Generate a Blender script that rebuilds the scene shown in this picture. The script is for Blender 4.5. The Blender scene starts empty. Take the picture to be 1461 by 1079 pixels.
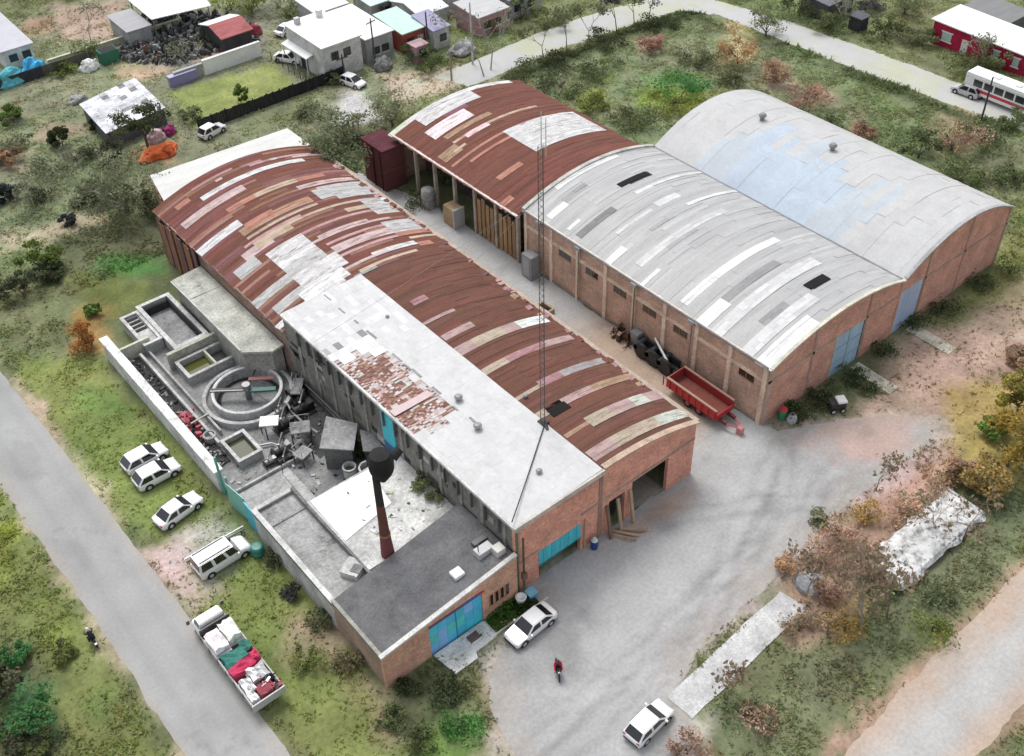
import bpy, bmesh, math, random
import numpy as np
from mathutils import Vector, Matrix, noise as mnoise
rnd = random.Random(7)
scene = bpy.context.scene
COL = bpy.context.scene.collection
# ------------------------------------------------------------------ camera (drone, about 70 m up)
CAM = Vector((-19.6, -41.0, 70.0))
FPX, W0, H0 = 1549.77, 1461.0, 1079.0
_p, _r, _y = math.radians(42.089), math.radians(-1.8924), math.radians(38.3587)
FW = Vector((math.sin(_y)*math.cos(_p), math.cos(_y)*math.cos(_p), -math.sin(_p)))
_rt = Vector((math.cos(_y), -math.sin(_y), 0)); _up = _rt.cross(FW)
RT = _rt*math.cos(_r) + _up*math.sin(_r); UP = -_rt*math.sin(_r) + _up*math.cos(_r)
cam = bpy.data.objects.new('camera', bpy.data.cameras.new('camera')); COL.objects.link(cam)
cam.matrix_world = Matrix(((RT.x, UP.x, -FW.x, CAM.x), (RT.y, UP.y, -FW.y, CAM.y), (RT.z, UP.z, -FW.z, CAM.z), (0, 0, 0, 1)))
cam.data.sensor_fit = 'HORIZONTAL'; cam.data.sensor_width = 36.0; cam.data.lens = FPX*36.0/W0
cam.data.clip_start = 0.5; cam.data.clip_end = 3000
scene.camera = cam

def at(px, py, z=0.0):            # survey helper: a photo reading to the place at height z
    d = FW*FPX + RT*(px-730.5) - UP*(py-539.5)
    return CAM + d*((z-CAM.z)/d.z)

# ------------------------------------------------------------------ materials
def nt(name):
    m = bpy.data.materials.new(name); m.use_nodes = True
    n = m.node_tree; n.nodes.clear()
    out = n.nodes.new('ShaderNodeOutputMaterial'); b = n.nodes.new('ShaderNodeBsdfPrincipled')
    n.links.new(b.outputs[0], out.inputs[0])
    return m, n, b
def node(n, t, **kw):
    x = n.nodes.new(t)
    for k, v in kw.items():
        if k in x.inputs.keys(): x.inputs[k].default_value = v
        else: setattr(x, k, v)
    return x
def colmat(name, rough=.8, metal=0., amp=.25, scale=1.2, fine=9., fineamp=.18, bump=0., coat=0., spec=.3, brick=False, streak=None, trans=0., blots=None, tint=None):
    """base colour comes from the mesh's own paint (attribute Col); world noise adds dirt, wear and grain"""
    m, n, b = nt(name)
    a = node(n, 'ShaderNodeAttribute', attribute_name='Col')
    geo = node(n, 'ShaderNodeNewGeometry')
    n1 = node(n, 'ShaderNodeTexNoise', Scale=scale, Detail=5., Roughness=.6)
    n2 = node(n, 'ShaderNodeTexNoise', Scale=fine, Detail=3., Roughness=.7)
    vec = geo.outputs['Position']
    if streak:
        mp = node(n, 'ShaderNodeMapping'); mp.inputs['Scale'].default_value = streak
        n.links.new(vec, mp.inputs[0]); n.links.new(mp.outputs[0], n1.inputs['Vector'])
    else: n.links.new(vec, n1.inputs['Vector'])
    n.links.new(vec, n2.inputs['Vector'])
    def rng(src, amp_):
        r = node(n, 'ShaderNodeMapRange'); r.inputs['From Min'].default_value = .3; r.inputs['From Max'].default_value = .7
        r.inputs['To Min'].default_value = 1-amp_; r.inputs['To Max'].default_value = 1+amp_*.7
        n.links.new(src, r.inputs['Value']); return r.outputs[0]
    mu = node(n, 'ShaderNodeMath', operation='MULTIPLY')
    n.links.new(rng(n1.outputs[0], amp), mu.inputs[0]); n.links.new(rng(n2.outputs[0], fineamp), mu.inputs[1])
    fac = mu.outputs[0]
    vm = node(n, 'ShaderNodeVectorMath', operation='SCALE')
    n.links.new(a.outputs['Color'], vm.inputs[0]); n.links.new(fac, vm.inputs['Scale'])
    colout = vm.outputs[0]
    if brick:
        sx = node(n, 'ShaderNodeSeparateXYZ'); n.links.new(vec, sx.inputs[0])
        ad = node(n, 'ShaderNodeMath', operation='ADD'); n.links.new(sx.outputs[0], ad.inputs[0]); n.links.new(sx.outputs[1], ad.inputs[1])
        cx = node(n, 'ShaderNodeCombineXYZ'); n.links.new(ad.outputs[0], cx.inputs[0]); n.links.new(sx.outputs[2], cx.inputs[1])
        bt = node(n, 'ShaderNodeTexBrick', Scale=1.0); bt.inputs['Brick Width'].default_value = .32; bt.inputs['Row Height'].default_value = .13
        bt.inputs['Mortar Size'].default_value = .014; bt.inputs['Color1'].default_value = (1.18, 1.0, .95, 1); bt.inputs['Color2'].default_value = (.78, .8, .82, 1); bt.inputs['Mortar'].default_value = (1.1, 1.15, 1.2, 1)
        n.links.new(cx.outputs[0], bt.inputs['Vector'])
        mx = node(n, 'ShaderNodeVectorMath', operation='MULTIPLY'); n.links.new(colout, mx.inputs[0]); n.links.new(bt.outputs['Color'], mx.inputs[1]); colout = mx.outputs[0]
    if blots:                                      # ragged dark stains and lichen
        n3 = node(n, 'ShaderNodeTexNoise', Scale=blots[0], Detail=8., Roughness=.75); n.links.new(vec, n3.inputs['Vector'])
        r3_ = node(n, 'ShaderNodeMapRange'); r3_.inputs['From Min'].default_value = blots[1]; r3_.inputs['From Max'].default_value = blots[1]+.1; r3_.inputs['To Min'].default_value = 1.; r3_.inputs['To Max'].default_value = blots[2]
        n.links.new(n3.outputs[0], r3_.inputs['Value']); v3 = node(n, 'ShaderNodeVectorMath', operation='SCALE'); n.links.new(colout, v3.inputs[0]); n.links.new(r3_.outputs[0], v3.inputs['Scale']); colout = v3.outputs[0]
    if tint:                                       # rust runs and dirt films over whatever the sheet was
        n4 = node(n, 'ShaderNodeTexNoise', Scale=tint[0], Detail=7., Roughness=.7); mp4 = node(n, 'ShaderNodeMapping'); mp4.inputs['Scale'].default_value = tint[4]; n.links.new(vec, mp4.inputs[0]); n.links.new(mp4.outputs[0], n4.inputs['Vector'])
        r4_ = node(n, 'ShaderNodeMapRange'); r4_.inputs['From Min'].default_value = tint[1]; r4_.inputs['From Max'].default_value = tint[1]+.16; r4_.inputs['To Max'].default_value = tint[2]; n.links.new(n4.outputs[0], r4_.inputs['Value'])
        m4 = node(n, 'ShaderNodeMix', data_type='RGBA'); n.links.new(r4_.outputs[0], m4.inputs[0]); n.links.new(colout, m4.inputs[6]); m4.inputs[7].default_value = (*tint[3], 1); colout = m4.outputs[2]
    n.links.new(colout, b.inputs['Base Color'])
    if trans:                                      # thin blades and leaves let light through
        tb_ = n.nodes.new('ShaderNodeBsdfTranslucent'); ms = n.nodes.new('ShaderNodeMixShader'); ms.inputs[0].default_value = trans
        n.links.new(colout, tb_.inputs['Color']); n.links.new(b.outputs[0], ms.inputs[1]); n.links.new(tb_.outputs[0], ms.inputs[2]); n.links.new(ms.outputs[0], [x for x in n.nodes if x.type == 'OUTPUT_MATERIAL'][0].inputs[0])
    b.inputs['Roughness'].default_value = rough; b.inputs['Metallic'].default_value = metal
    b.inputs['Specular IOR Level'].default_value = spec; b.inputs['Coat Weight'].default_value = coat
    if bump:
        bp = node(n, 'ShaderNodeBump', Strength=bump, Distance=.06); n.links.new(n2.outputs[0], bp.inputs['Height']); n.links.new(bp.outputs[0], b.inputs['Normal'])
    return m
M = dict(
    matte=colmat('matte_surface', .85),
    concrete=colmat('stained_concrete', .9, amp=.3, scale=.6, fine=5., fineamp=.25, bump=.25),
    stain=colmat('weathered_slab', .9, amp=.38, scale=.45, fine=3.5, fineamp=.3, bump=.3, spec=.15, blots=(.8, .57, .5)),
    brick=colmat('brickwork', .92, amp=.28, scale=.5, fine=4., fineamp=.18, brick=True, blots=(.9, .60, .72), tint=(.6, .58, .5, (.36,.27,.215), (1,1,1))),
    rust=colmat('corrugated_sheet', .9, spec=.08, amp=.16, scale=.9, fine=6., fineamp=.2, streak=(.35, 2.2, 1), bump=.12, blots=(1.6, .58, .75), tint=(1.1, .52, .75, (.17,.075,.058), (.5, 2.6, 1))),
    zinc=colmat('pale_corrugated_sheet', .5, amp=.12, scale=.6, fine=4., fineamp=.09, streak=(.25, 1.8, 1), bump=.05, spec=.25, tint=(.9, .56, .4, (.27,.26,.245), (.4, 2., 1))),
    white=colmat('white_roof_sheet', .6, amp=.08, scale=.5, fine=3., fineamp=.07, spec=.25, tint=(.7, .56, .38, (.34,.32,.29), (1., .6, 1))),
    paint=colmat('painted_metal', .4, amp=.1, scale=1.5, fineamp=.1, spec=.5),
    car=colmat('car_paint', .22, amp=.03, fineamp=.03, coat=.6, spec=.5),
    glass=colmat('dark_glass', .08, amp=.02, fineamp=.02, spec=.7),
    steel=colmat('steel', .45, metal=.6, amp=.2, fineamp=.2),
    cloth=colmat('cloth', .95, amp=.15, scale=3., fineamp=.15, bump=.3),
    rubber=colmat('rubber', .9, amp=.1),
    skin=colmat('skin', .6, amp=.05, fineamp=.05),
    leaf=colmat('foliage', .75, amp=.25, scale=.8, fine=3.5, fineamp=.2, trans=.45, spec=.15),
    bark=colmat('bark', .95, amp=.25),
    grass=colmat('grass_blades', .85, amp=.2, scale=.25, fine=2., fineamp=.15, trans=.5, spec=.1),
    soil=colmat('soil_and_grass', .98, amp=.2, scale=.35, fine=2.6, fineamp=.26, bump=.5, spec=.1),
    road=colmat('road_surface', .95, amp=.06, scale=.25, fine=3.5, fineamp=.08, spec=.1, tint=(.5, .58, .5, (.27,.265,.255), (1,.35,1))),
    yard=colmat('gravel_yard', .95, amp=.09, scale=.35, fine=3.2, fineamp=.14, bump=.2, spec=.1, tint=(.32, .58, .55, (.26,.255,.25), (.7,1.2,1))),
    wreck=colmat('lichened_white_panel', .8, amp=.1, fineamp=.1, blots=(1.5, .51, .16), tint=(.9, .46, .85, (.27,.27,.25), (1,1,1))),
)
# ------------------------------------------------------------------ mesh builder
OFF = {}                                        # world offset of every thing that owns parts
class MB:
    def __init__(s): s.v, s.f, s.c = [], [], []
    def quad(s, pts, c):
        i = len(s.v); s.v += [tuple(p) for p in pts]; s.f.append(tuple(range(i, i+len(pts)))); s.c.append(c); return s
    def box(s, x0, x1, y0, y1, z0, z1, c, tap=0.):
        i = len(s.v); t = tap
        s.v += [(x0,y0,z0),(x1,y0,z0),(x1,y1,z0),(x0,y1,z0),(x0+t,y0+t,z1),(x1-t,y0+t,z1),(x1-t,y1-t,z1),(x0+t,y1-t,z1)]
        for f in ((0,3,2,1),(4,5,6,7),(0,1,5,4),(1,2,6,5),(2,3,7,6),(3,0,4,7)): s.f.append(tuple(i+k for k in f)); s.c.append(c)
        return s
    def hexa(s, p8, c):
        i = len(s.v); s.v += [tuple(p) for p in p8]
        for f in ((0,3,2,1),(4,5,6,7),(0,1,5,4),(1,2,6,5),(2,3,7,6),(3,0,4,7)): s.f.append(tuple(i+k for k in f)); s.c.append(c)
        return s
    def obox(s, cx, cy, z0, z1, lx, ly, rot, c, tilt=0.):
        ca, sa = math.cos(rot), math.sin(rot); P = []
        for z in (z0, z1):
            for a, b in ((-1,-1),(1,-1),(1,1),(-1,1)):
                x, y = a*lx/2, b*ly/2; P.append((cx+x*ca-y*sa, cy+x*sa+y*ca, z+tilt*a))
        return s.hexa(P, c)
    def prism(s, poly, axis, a0, a1, c):         # polygon in the plane across axis, extruded a0..a1
        n = len(poly); i = len(s.v)
        for a in (a0, a1):
            for u, w in poly: s.v.append((u, a, w) if axis == 'y' else (a, u, w) if axis == 'x' else (u, w, a))
        s.f.append(tuple(range(i, i+n))); s.f.append(tuple(range(i+2*n-1, i+n-1, -1))); s.c += [c, c]
        for k in range(n): s.f.append((i+k, i+n+k, i+n+(k+1)%n, i+(k+1)%n)); s.c.append(c)
        return s
    def tube(s, p, q, r0, r1, c, n=8, caps=True):
        p, q = Vector(p), Vector(q); d = (q-p).normalized(); a = d.orthogonal().normalized(); b = d.cross(a); i = len(s.v)
        for o, r in ((p, r0), (q, r1)):
            for k in range(n):
                t = 2*math.pi*k/n; s.v.append(tuple(o+a*math.cos(t)*r+b*math.sin(t)*r))
        for k in range(n): s.f.append((i+k, i+(k+1)%n, i+n+(k+1)%n, i+n+k)); s.c.append(c)
        if caps: s.f.append(tuple(range(i+n-1, i-1, -1))); s.f.append(tuple(range(i+n, i+2*n))); s.c += [c, c]
        return s
    def lathe(s, cx, cy, prof, c, n=24, closed=False):   # prof: (r, z) list
        i = len(s.v); m = len(prof)
        for r, z in prof:
            for k in range(n):
                t = 2*math.pi*k/n; s.v.append((cx+r*math.cos(t), cy+r*math.sin(t), z))
        for j in range(m if closed else m-1):
            for k in range(n):
                s.f.append((i+j*n+k, i+j*n+(k+1)%n, i+((j+1)%m)*n+(k+1)%n, i+((j+1)%m)*n+k)); s.c.append(c)
        return s
    def build(s, name, mat, parent=None, bevel=0., smooth=False, world=True, seg=2):
        me = bpy.data.meshes.new(name)
        off = Vector((0,0,0))
        o = bpy.data.objects.new(name, me); COL.objects.link(o)
        if parent is not None:
            off = OFF.get(parent.name, Vector((0,0,0))); o.parent = parent; OFF[o.name] = off
        vv = [(v[0]-off.x, v[1]-off.y, v[2]-off.z) for v in s.v] if (world and parent is not None) else s.v
        me.from_pydata(vv, [], s.f)
        at_ = me.color_attributes.new('Col', 'FLOAT_COLOR', 'CORNER')
        buf = []
        for p, c in zip(me.polygons, s.c): buf += [c[0], c[1], c[2], 1.0]*p.loop_total
        at_.data.foreach_set('color', buf)
        me.materials.append(M[mat] if isinstance(mat, str) else mat)
        bm = bmesh.new(); bm.from_mesh(me)
        bmesh.ops.recalc_face_normals(bm, faces=bm.faces)
        if bevel: bmesh.ops.bevel(bm, geom=[e for e in bm.edges if len(e.link_faces) == 2 and e.calc_face_angle(0) > .5], offset=bevel, segments=seg, affect='EDGES', clamp_overlap=True)
        bm.to_mesh(me); bm.free()
        if smooth: me.polygons.foreach_set('use_smooth', [True]*len(me.polygons))
        me.update(); return o
def tag(o, label=None, cat=None, group=None, kind=None):
    if label: o['label'] = label
    if cat: o['category'] = cat
    if group: o['group'] = group
    if kind: o['kind'] = kind
    return o
def thing(name, label, cat, loc=(0,0,0), rz=0., group=None):
    o = bpy.data.objects.new(name, None); COL.objects.link(o); o.location = loc; o.rotation_euler = (0,0,rz)
    o.empty_display_size = .3
    OFF[o.name] = Vector(loc) if rz == 0. else Vector((0,0,0))
    return tag(o, label, cat, group)
def copy_tree(o, parent=None):
    c = o.copy(); COL.objects.link(c)
    if parent is not None: c.parent = parent
    for ch in o.children: copy_tree(ch, c)
    return c
def dup(root, loc, rz=0., label=None, group=None, scale=None):
    c = copy_tree(root); c.location = loc; c.rotation_euler = (0,0,rz)
    if label: c['label'] = label
    if group: c['group'] = group
    if scale: c.scale = scale
    return c
def vary(c, a=.12, r=rnd):
    k = 1+r.uniform(-a, a); return (c[0]*k, c[1]*k, c[2]*k)
# base colours
WHITE=(.80,.80,.79); OFFW=(.66,.66,.64); LGREY=(.52,.52,.51); MGREY=(.34,.34,.34); DGREY=(.16,.16,.16); BLACK=(.022,.022,.024)
BRICK=(.68,.345,.255); BRICKT=(.52,.365,.275); CONC=(.44,.42,.385); BEAM=(.60,.475,.37); RUST=(.172,.076,.057); TEAL=(.06,.50,.60)
RED=(.42,.03,.035); WOOD=(.30,.20,.12)
# ------------------------------------------------------------------ ground
rs = np.random.RandomState(3)
def vnoise(x, y, s, seed):
    g = np.random.RandomState(seed).rand(256, 256)
    u, v = x/s+1000, y/s+1000; i, j = np.floor(u).astype(int), np.floor(v).astype(int); a, b = u-i, v-j
    a, b = a*a*(3-2*a), b*b*(3-2*b); G = lambda p, q: g[p % 256, q % 256]
    return (G(i,j)*(1-a)+G(i+1,j)*a)*(1-b)+(G(i,j+1)*(1-a)+G(i+1,j+1)*a)*b
def fbm(x, y, s, seed):
    return (vnoise(x,y,s,seed)*.5+vnoise(x,y,s/2.1,seed+1)*.28+vnoise(x,y,s/4.3,seed+2)*.22)
gx = np.concatenate([[-900,-400,-150,-70], np.arange(-36,150,.55), [170,220,400,900]])
gy = np.concatenate([[-900,-400,-150,-70], np.arange(-46,150,.55), [180,260,500,1200]])
GX, GY = np.meshgrid(gx, gy, indexing='ij')
JIT = (fbm(GX,GY,3.6,11)-.5)*4.2+(fbm(GX,GY,1.1,21)-.5)*2.6
col = np.empty(GX.shape+(3,)); col[:] = (.135,.15,.078)
dens = np.full(GX.shape, .55); hgt = np.full(GX.shape, .34)
def px(*pts): return [tuple(at(a, b)[:2]) for a, b in pts]
def sd(poly, X=None, Y=None):                    # signed distance (inside positive)
    X = GX if X is None else X; Y = GY if Y is None else Y
    ins = np.zeros(X.shape, bool); d = np.full(X.shape, 1e9); n = len(poly)
    for k in range(n):
        (x0,y0),(x1,y1) = poly[k], poly[(k+1)%n]; ex, ey = x1-x0, y1-y0
        t = np.clip(((X-x0)*ex+(Y-y0)*ey)/(ex*ex+ey*ey+1e-9),0,1); d = np.minimum(d, np.hypot(X-x0-t*ex, Y-y0-t*ey))
        c = ((y0>Y)!=(y1>Y)) & (X < (x1-x0)*(Y-y0)/(y1-y0+1e-12)+x0); ins ^= c
    return np.where(ins, d, -d)
def region(poly, c, soft=1.2, dn=None, h=None, jit=1., amt=1.):
    w = np.clip((sd(poly)+JIT*jit)/soft+.5, 0, 1)*amt
    col[:] = col*(1-w[...,None])+np.array(c)*w[...,None]
    if dn is not None: dens[:] = dens*(1-w)+dn*w
    if h is not None: hgt[:] = hgt*(1-w)+h*w
LUSH=(.158,.188,.064); OLIVE=(.135,.155,.078); DARKG=(.075,.088,.045); BRIGHT=(.075,.205,.05); YELG=(.20,.225,.05)
EARTH=(.355,.265,.205); EARTH2=(.27,.205,.155); SAND=(.50,.39,.31); PINKE=(.50,.385,.36); DRYG=(.215,.225,.15); ASH=(.19,.185,.175); STONE=(.46,.46,.44)
# broad areas
region(px((-300,120),(420,-90),(640,110),(480,180),(240,250),(150,330),(-200,420)), (.185,.20,.125), 3, .45)
region([(-8.3,56),(-8.3,-2),(-7.5,-14),(4,-14),(0,-4),(0,50)], LUSH, 2, .36, .26)
region([(-60,90),(-14.3,60),(-14.3,-60),(-60,-60)], (.155,.18,.066), 2, .7, .34)
region([(3.5,-12),(5.5,-6),(14,-22),(46,-23),(70,-20),(70,-12),(46,-16),(30,-19),(16,-17)], (.135,.15,.085), 2, .75, .34)
region([(0,-40),(3,-13),(12,-19),(20,-25),(28,-36)], (.12,.15,.07), 2, .8, .4)
region([(28,-60),(31,-31.5),(90,-30),(90,-60)], (.15,.17,.075), 2, .6)
region([(62,70),(61,58),(61,33),(79,33),(79,3),(104,10),(104,66)], (.145,.16,.095), 2, .8, .38)
region(px((60,330),(150,315),(230,300),(255,380),(200,445),(90,430)), (.10,.108,.06), 3, .6)
region(px((240,135),(385,92),(432,128),(285,182)), (.205,.245,.085), 1., .15, .12, .5)
# earth
region([(50,-9),(47,-5),(52,-2.5),(60,-1.5),(80,-1),(86,-6),(80,-16),(62,-16),(52,-11.5)], EARTH, 2, .15, .3)
region([(84,3),(79.5,0),(80,-3),(92,-4),(96,4)], (.17,.185,.08), 2, .6)
region([(29,-12.5),(42,-10.8),(53,-11.5),(52,-15.5),(40,-16),(30,-18.5),(26,-17)], (.33,.24,.175), 2, .4, .4)
for pts, c in ((((905,55),(935,50),(938,72),(912,75)),EARTH2), (((1040,28),(1066,25),(1070,80),(1045,88)),(.34,.26,.15)), (((1095,92),(1112,90),(1135,125),(1095,130)),EARTH2),
               (((1128,132),(1195,128),(1200,150),(1140,155)),EARTH2), (((1218,152),(1240,155),(1245,198),(1222,195)),EARTH2), (((1328,155),(1392,155),(1395,205),(1340,225)),(.33,.23,.165)),
               (((915,108),(1003,106),(1003,132),(930,132)),BRIGHT), (((905,128),(1030,128),(1000,165),(915,150)),(.16,.19,.05)), (((818,135),(870,108),(868,145),(825,160)),(.15,.18,.05)),
               (((142,370),(238,370),(238,395),(145,395)),(.065,.17,.045)), (((95,395),(215,400),(210,430),(120,470)),(.13,.15,.05)),
               (((72,5),(178,0),(180,35),(150,60),(80,52)),(.34,.26,.205)), (((34,25),(75,22),(74,52),(38,50)),(.30,.18,.13)),
               (((60,180),(130,178),(125,195),(60,198)),EARTH2), (((0,195),(38,205),(35,245),(0,245)),EARTH2), (((180,205),(240,198),(250,235),(190,238)),(.42,.29,.16)),
               (((0,338),(150,300),(152,322),(0,362)),(.42,.32,.25)), (((455,138),(520,120),(545,170),(480,175)),STONE), (((540,105),(655,96),(700,112),(560,150)),(.37,.30,.24)),
               (((163,95),(250,88),(252,110),(165,108)),(.40,.28,.2)), (((205,12),(360,20),(375,75),(250,100),(150,80)),ASH), (((330,0),(480,0),(400,40),(340,30)),(.13,.14,.1)),
               (((275,76),(350,66),(345,82),(290,95)),(.42,.3,.22)), (((195,785),(265,765),(305,850),(280,880),(240,850)),PINKE), (((265,765),(310,735),(360,780),(300,830)),(.40,.39,.36)),
               (((405,890),(500,885),(495,905),(410,915)),EARTH2), (((410,910),(500,905),(490,965),(420,950)),(.26,.22,.14)), (((505,960),(560,985),(560,1010),(520,1000)),EARTH2),
               (((540,1010),(570,1000),(570,1060),(545,1060)),EARTH2), (((640,1015),(690,1010),(700,1079),(610,1079)),BRIGHT), (((550,960),(640,950),(640,1030),(560,1040)),(.075,.085,.045)),  # last patch: grass painted dark for the shadow before the office front
               (((690,985),(730,970),(740,1079),(700,1079)),(.40,.30,.22)), (((940,1030),(1000,1030),(995,1079),(930,1079)),EARTH2), (((1200,855),(1225,855),(1225,905),(1205,910)),(.35,.24,.06)),
               (((0,700),(20,770),(15,810),(0,830)),(.19,.22,.05)), (((0,910),(45,900),(90,1079),(0,1079)),(.085,.095,.055)), (((15,985),(75,985),(80,1030),(15,1030)),(.07,.19,.08)),
               (((55,870),(105,875),(100,925),(60,925)),YELG), (((120,985),(150,985),(148,1020),(120,1025)),BRIGHT), (((120,560),(165,555),(185,590),(130,590)),BRIGHT),
               (((100,440),(150,440),(148,505),(102,505)),(.30,.18,.07)), (((1100,790),(1240,720),(1300,690),(1340,720),(1230,790),(1170,850)),(.345,.245,.18)),
               (((1350,560),(1461,540),(1461,700),(1370,690)),(.30,.23,.08)), (((1130,580),(1250,510),(1265,535),(1150,600)),(.095,.115,.06)), (((1300,455),(1420,370),(1461,350),(1461,430),(1340,470)),(.15,.175,.06)),
               (((1290,420),(1350,400),(1370,430),(1310,450)),EARTH2), (((1180,120),(1320,110),(1420,300),(1330,290)),(.115,.135,.07)),
               (((690,890),(755,838),(768,862),(705,912)),(.06,.13,.025)), (((440,130),(500,105),(470,160),(330,200)),(.17,.19,.1))):
    region(px(*pts), c, 2.2, amt=.34 if c in (BRIGHT,YELG) else .85, dn= .07 if c in (STONE,ASH) or c[0] > c[1]*1.15 else None, jit=.8)
YARD0 = [(32.2,.1),(41.3,2),(42,-1.6),(47.5,-4.4),(52.6,-8.5),(53.0,-10.3),(51,-11.6),(42,-11.3),(36,-11),(31,-12.2),(19.2,-12.8),(15.6,-14.2),(15,-16.9),(9,-21),(3,-21),(3.6,-12),(4.8,-6.5),(8.5,-3.2),(13.6,.1)]
w = np.clip((sd(YARD0)+1.3+JIT*1.3)/1.8,0,1)*.8; col[:] = col*(1-w[...,None])+np.array((.37,.335,.30))*w[...,None]; dens *= (1-w*.75)
region(px((715,112),(800,78),(880,46),(960,18),(1005,14),(1008,22),(960,34),(880,62),(735,124)), (.055,.066,.032), 1.2, 1., .9, .4)
region(px((1100,60),(1130,62),(1300,130),(1440,186),(1440,196),(1290,140)), (.07,.085,.042), 1.4, 1., .7, .4)
# sandy and worn verges of the roads
verge = np.minimum(np.abs(GX+8.35), np.abs(GX+14.1)); w = np.clip((.55-verge+JIT*.55)/.7,0,1)*.75
col[:] = col*(1-w[...,None])+np.array((.40,.33,.25))*w[...,None]; dens *= (1-w*.8)
verge = np.where(GX > 10, np.minimum(np.abs(GY+24.7), np.abs(GY+31.2)), 9); w = np.clip((1.0-verge+JIT*.6)/1.,0,1)*.85
col[:] = col*(1-w[...,None])+np.array((.32,.22,.165))*w[...,None]; dens *= (1-w*.7)
for gxx in (102.8, 113.5):                         # ditches beside the far road
    w = np.clip((.9-np.abs(GX-gxx-(GY-30)*-.06)+JIT*.3)/.8,0,1)*(GY < 64)*.6
    col[:] = col*(1-w[...,None])+np.array((.06,.075,.035))*w[...,None]
mott = .72+.56*fbm(GX,GY,5.,31); clump = .74+.52*fbm(GX,GY,1.4,41)
col *= (mott*clump*1.2)[...,None]; lift = np.clip((GX-45)/12,0,1)*np.clip((GY-2)/6,0,1); col *= (1+.22*lift)[...,None]; col[:] = np.minimum(col, .5)
tint = (fbm(GX,GY,9.,51)-.5)
col[...,0] *= 1+tint*.35; col[...,2] *= 1+tint*.3
NX, NY = len(gx), len(gy)
vs = np.stack([GX, GY, np.zeros_like(GX)], -1).reshape(-1,3)
ii = (np.arange(NX-1)[:,None]*NY+np.arange(NY-1)[None,:]).ravel()
fs = np.stack([ii, ii+NY, ii+NY+1, ii+1], -1)
def fast_mesh(name, v, f, c_v, mat):              # c_v: colour per vertex
    me = bpy.data.meshes.new(name); k = f.shape[1]
    me.vertices.add(len(v)); me.vertices.foreach_set('co', v.astype(np.float32).ravel())
    me.loops.add(f.size); me.loops.foreach_set('vertex_index', f.astype(np.int32).ravel())
    me.polygons.add(len(f)); me.polygons.foreach_set('loop_start', (np.arange(len(f))*k).astype(np.int32))
    me.update(calc_edges=True)
    a = me.color_attributes.new('Col', 'FLOAT_COLOR', 'POINT')
    a.data.foreach_set('color', np.concatenate([c_v, np.ones((len(c_v),1))],1).astype(np.float32).ravel())
    me.materials.append(M[mat]); o = bpy.data.objects.new(name, me); COL.objects.link(o); me.validate(); return o
ground = fast_mesh('ground', vs, fs, col.reshape(-1,3), 'soil'); ground['kind'] = 'structure'
# ------------------------------------------------------------------ roads and paved ground, each a sheet with a worn edge
def rough_outline(poly, step=.7, amp=.35, seed=1):
    out = []; n = len(poly)
    for k in range(n):
        a, b = Vector(poly[k]).to_2d(), Vector(poly[(k+1)%n]).to_2d(); L = (b-a).length; m = max(1, int(L/step)); nrm = Vector((-(b-a).y, (b-a).x)).normalized()
        for j in range(m):
            p = a+(b-a)*(j/m); o = (mnoise.noise(Vector((p.x*.35, p.y*.35, seed)))*.8+mnoise.noise(Vector((p.x*1.3, p.y*1.3, seed+9)))*.45)*amp
            p = p+nrm*o; out.append((p.x, p.y))
    return out
def sheet(name, poly, z, mat, colf, step=1.0, amp=.35, seed=1):
    """flat sheet with an irregular worn edge, tessellated so its own wear can vary from place to place"""
    bm = bmesh.new(); vv = [bm.verts.new((x, y, z)) for x, y in rough_outline(poly, .7, amp, seed)]
    f = bm.faces.new(vv)
    bmesh.ops.triangulate(bm, faces=[f])
    xs = [v.co.x for v in vv]; ys = [v.co.y for v in vv]
    for ax, lo, hi in ((0, min(xs), max(xs)), (1, min(ys), max(ys))):
        k = lo+step
        while k < hi:
            no = (1,0,0) if ax == 0 else (0,1,0); co = (k,0,0) if ax == 0 else (0,k,0)
            bmesh.ops.bisect_plane(bm, geom=bm.verts[:]+bm.edges[:]+bm.faces[:], plane_co=co, plane_no=no); k += step
    bmesh.ops.recalc_face_normals(bm, faces=bm.faces)
    me = bpy.data.meshes.new(name); bm.to_mesh(me); bm.free()
    P = np.array([v.co[:2] for v in me.vertices]); c = colf(P[:,0], P[:,1])
    a = me.color_attributes.new('Col', 'FLOAT_COLOR', 'POINT')
    a.data.foreach_set('color', np.concatenate([c, np.ones((len(c),1))],1).astype(np.float32).ravel())
    for p in me.polygons:
        if p.normal.z < 0: p.flip()
    me.materials.append(M[mat]); o = bpy.data.objects.new(name, me); COL.objects.link(o); o['kind'] = 'structure'; return o
def mixc(a, b, w): return np.array(a)*(1-w[:,None])+np.array(b)*w[:,None]
def roadc(x, y):
    w = np.clip((fbm(x,y,6,61)-.42)*3,0,1); rdg = np.clip(1-np.abs(fbm(x,y*.6,3.2,63)-.5)*26,0,1)*np.clip(fbm(x,y,9,64)*4-1.7,0,1); pt = np.clip(fbm(x*1.4,y*.6,4.,66)*9-5.6,0,1); ed = np.clip(1-np.minimum(np.abs(x+8.4),np.abs(x+14.1))/.8+(fbm(x,y,1.3,67)-.5)*1.4,0,1); c = mixc((.365,.365,.36), (.33,.33,.325), w); c = c*(1-.22*rdg[:,None])*(1-.13*pt[:,None]); c = c*(1-.6*ed[:,None])+np.array((.37,.335,.285))*.6*ed[:,None]
    trk = np.exp(-((np.abs(x+11.1)-1.3)/.45)**2)*.08; return c*(1-trk[:,None])
sheet('road', [(-13.95,-70),(-8.2,-70),(-8.25,16),(-8.5,40),(-8.9,56),(-9.2,150),(-15.4,150),(-14.6,42),(-13.95,20)], .012, 'road', roadc, .45, .32, 3)
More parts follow.
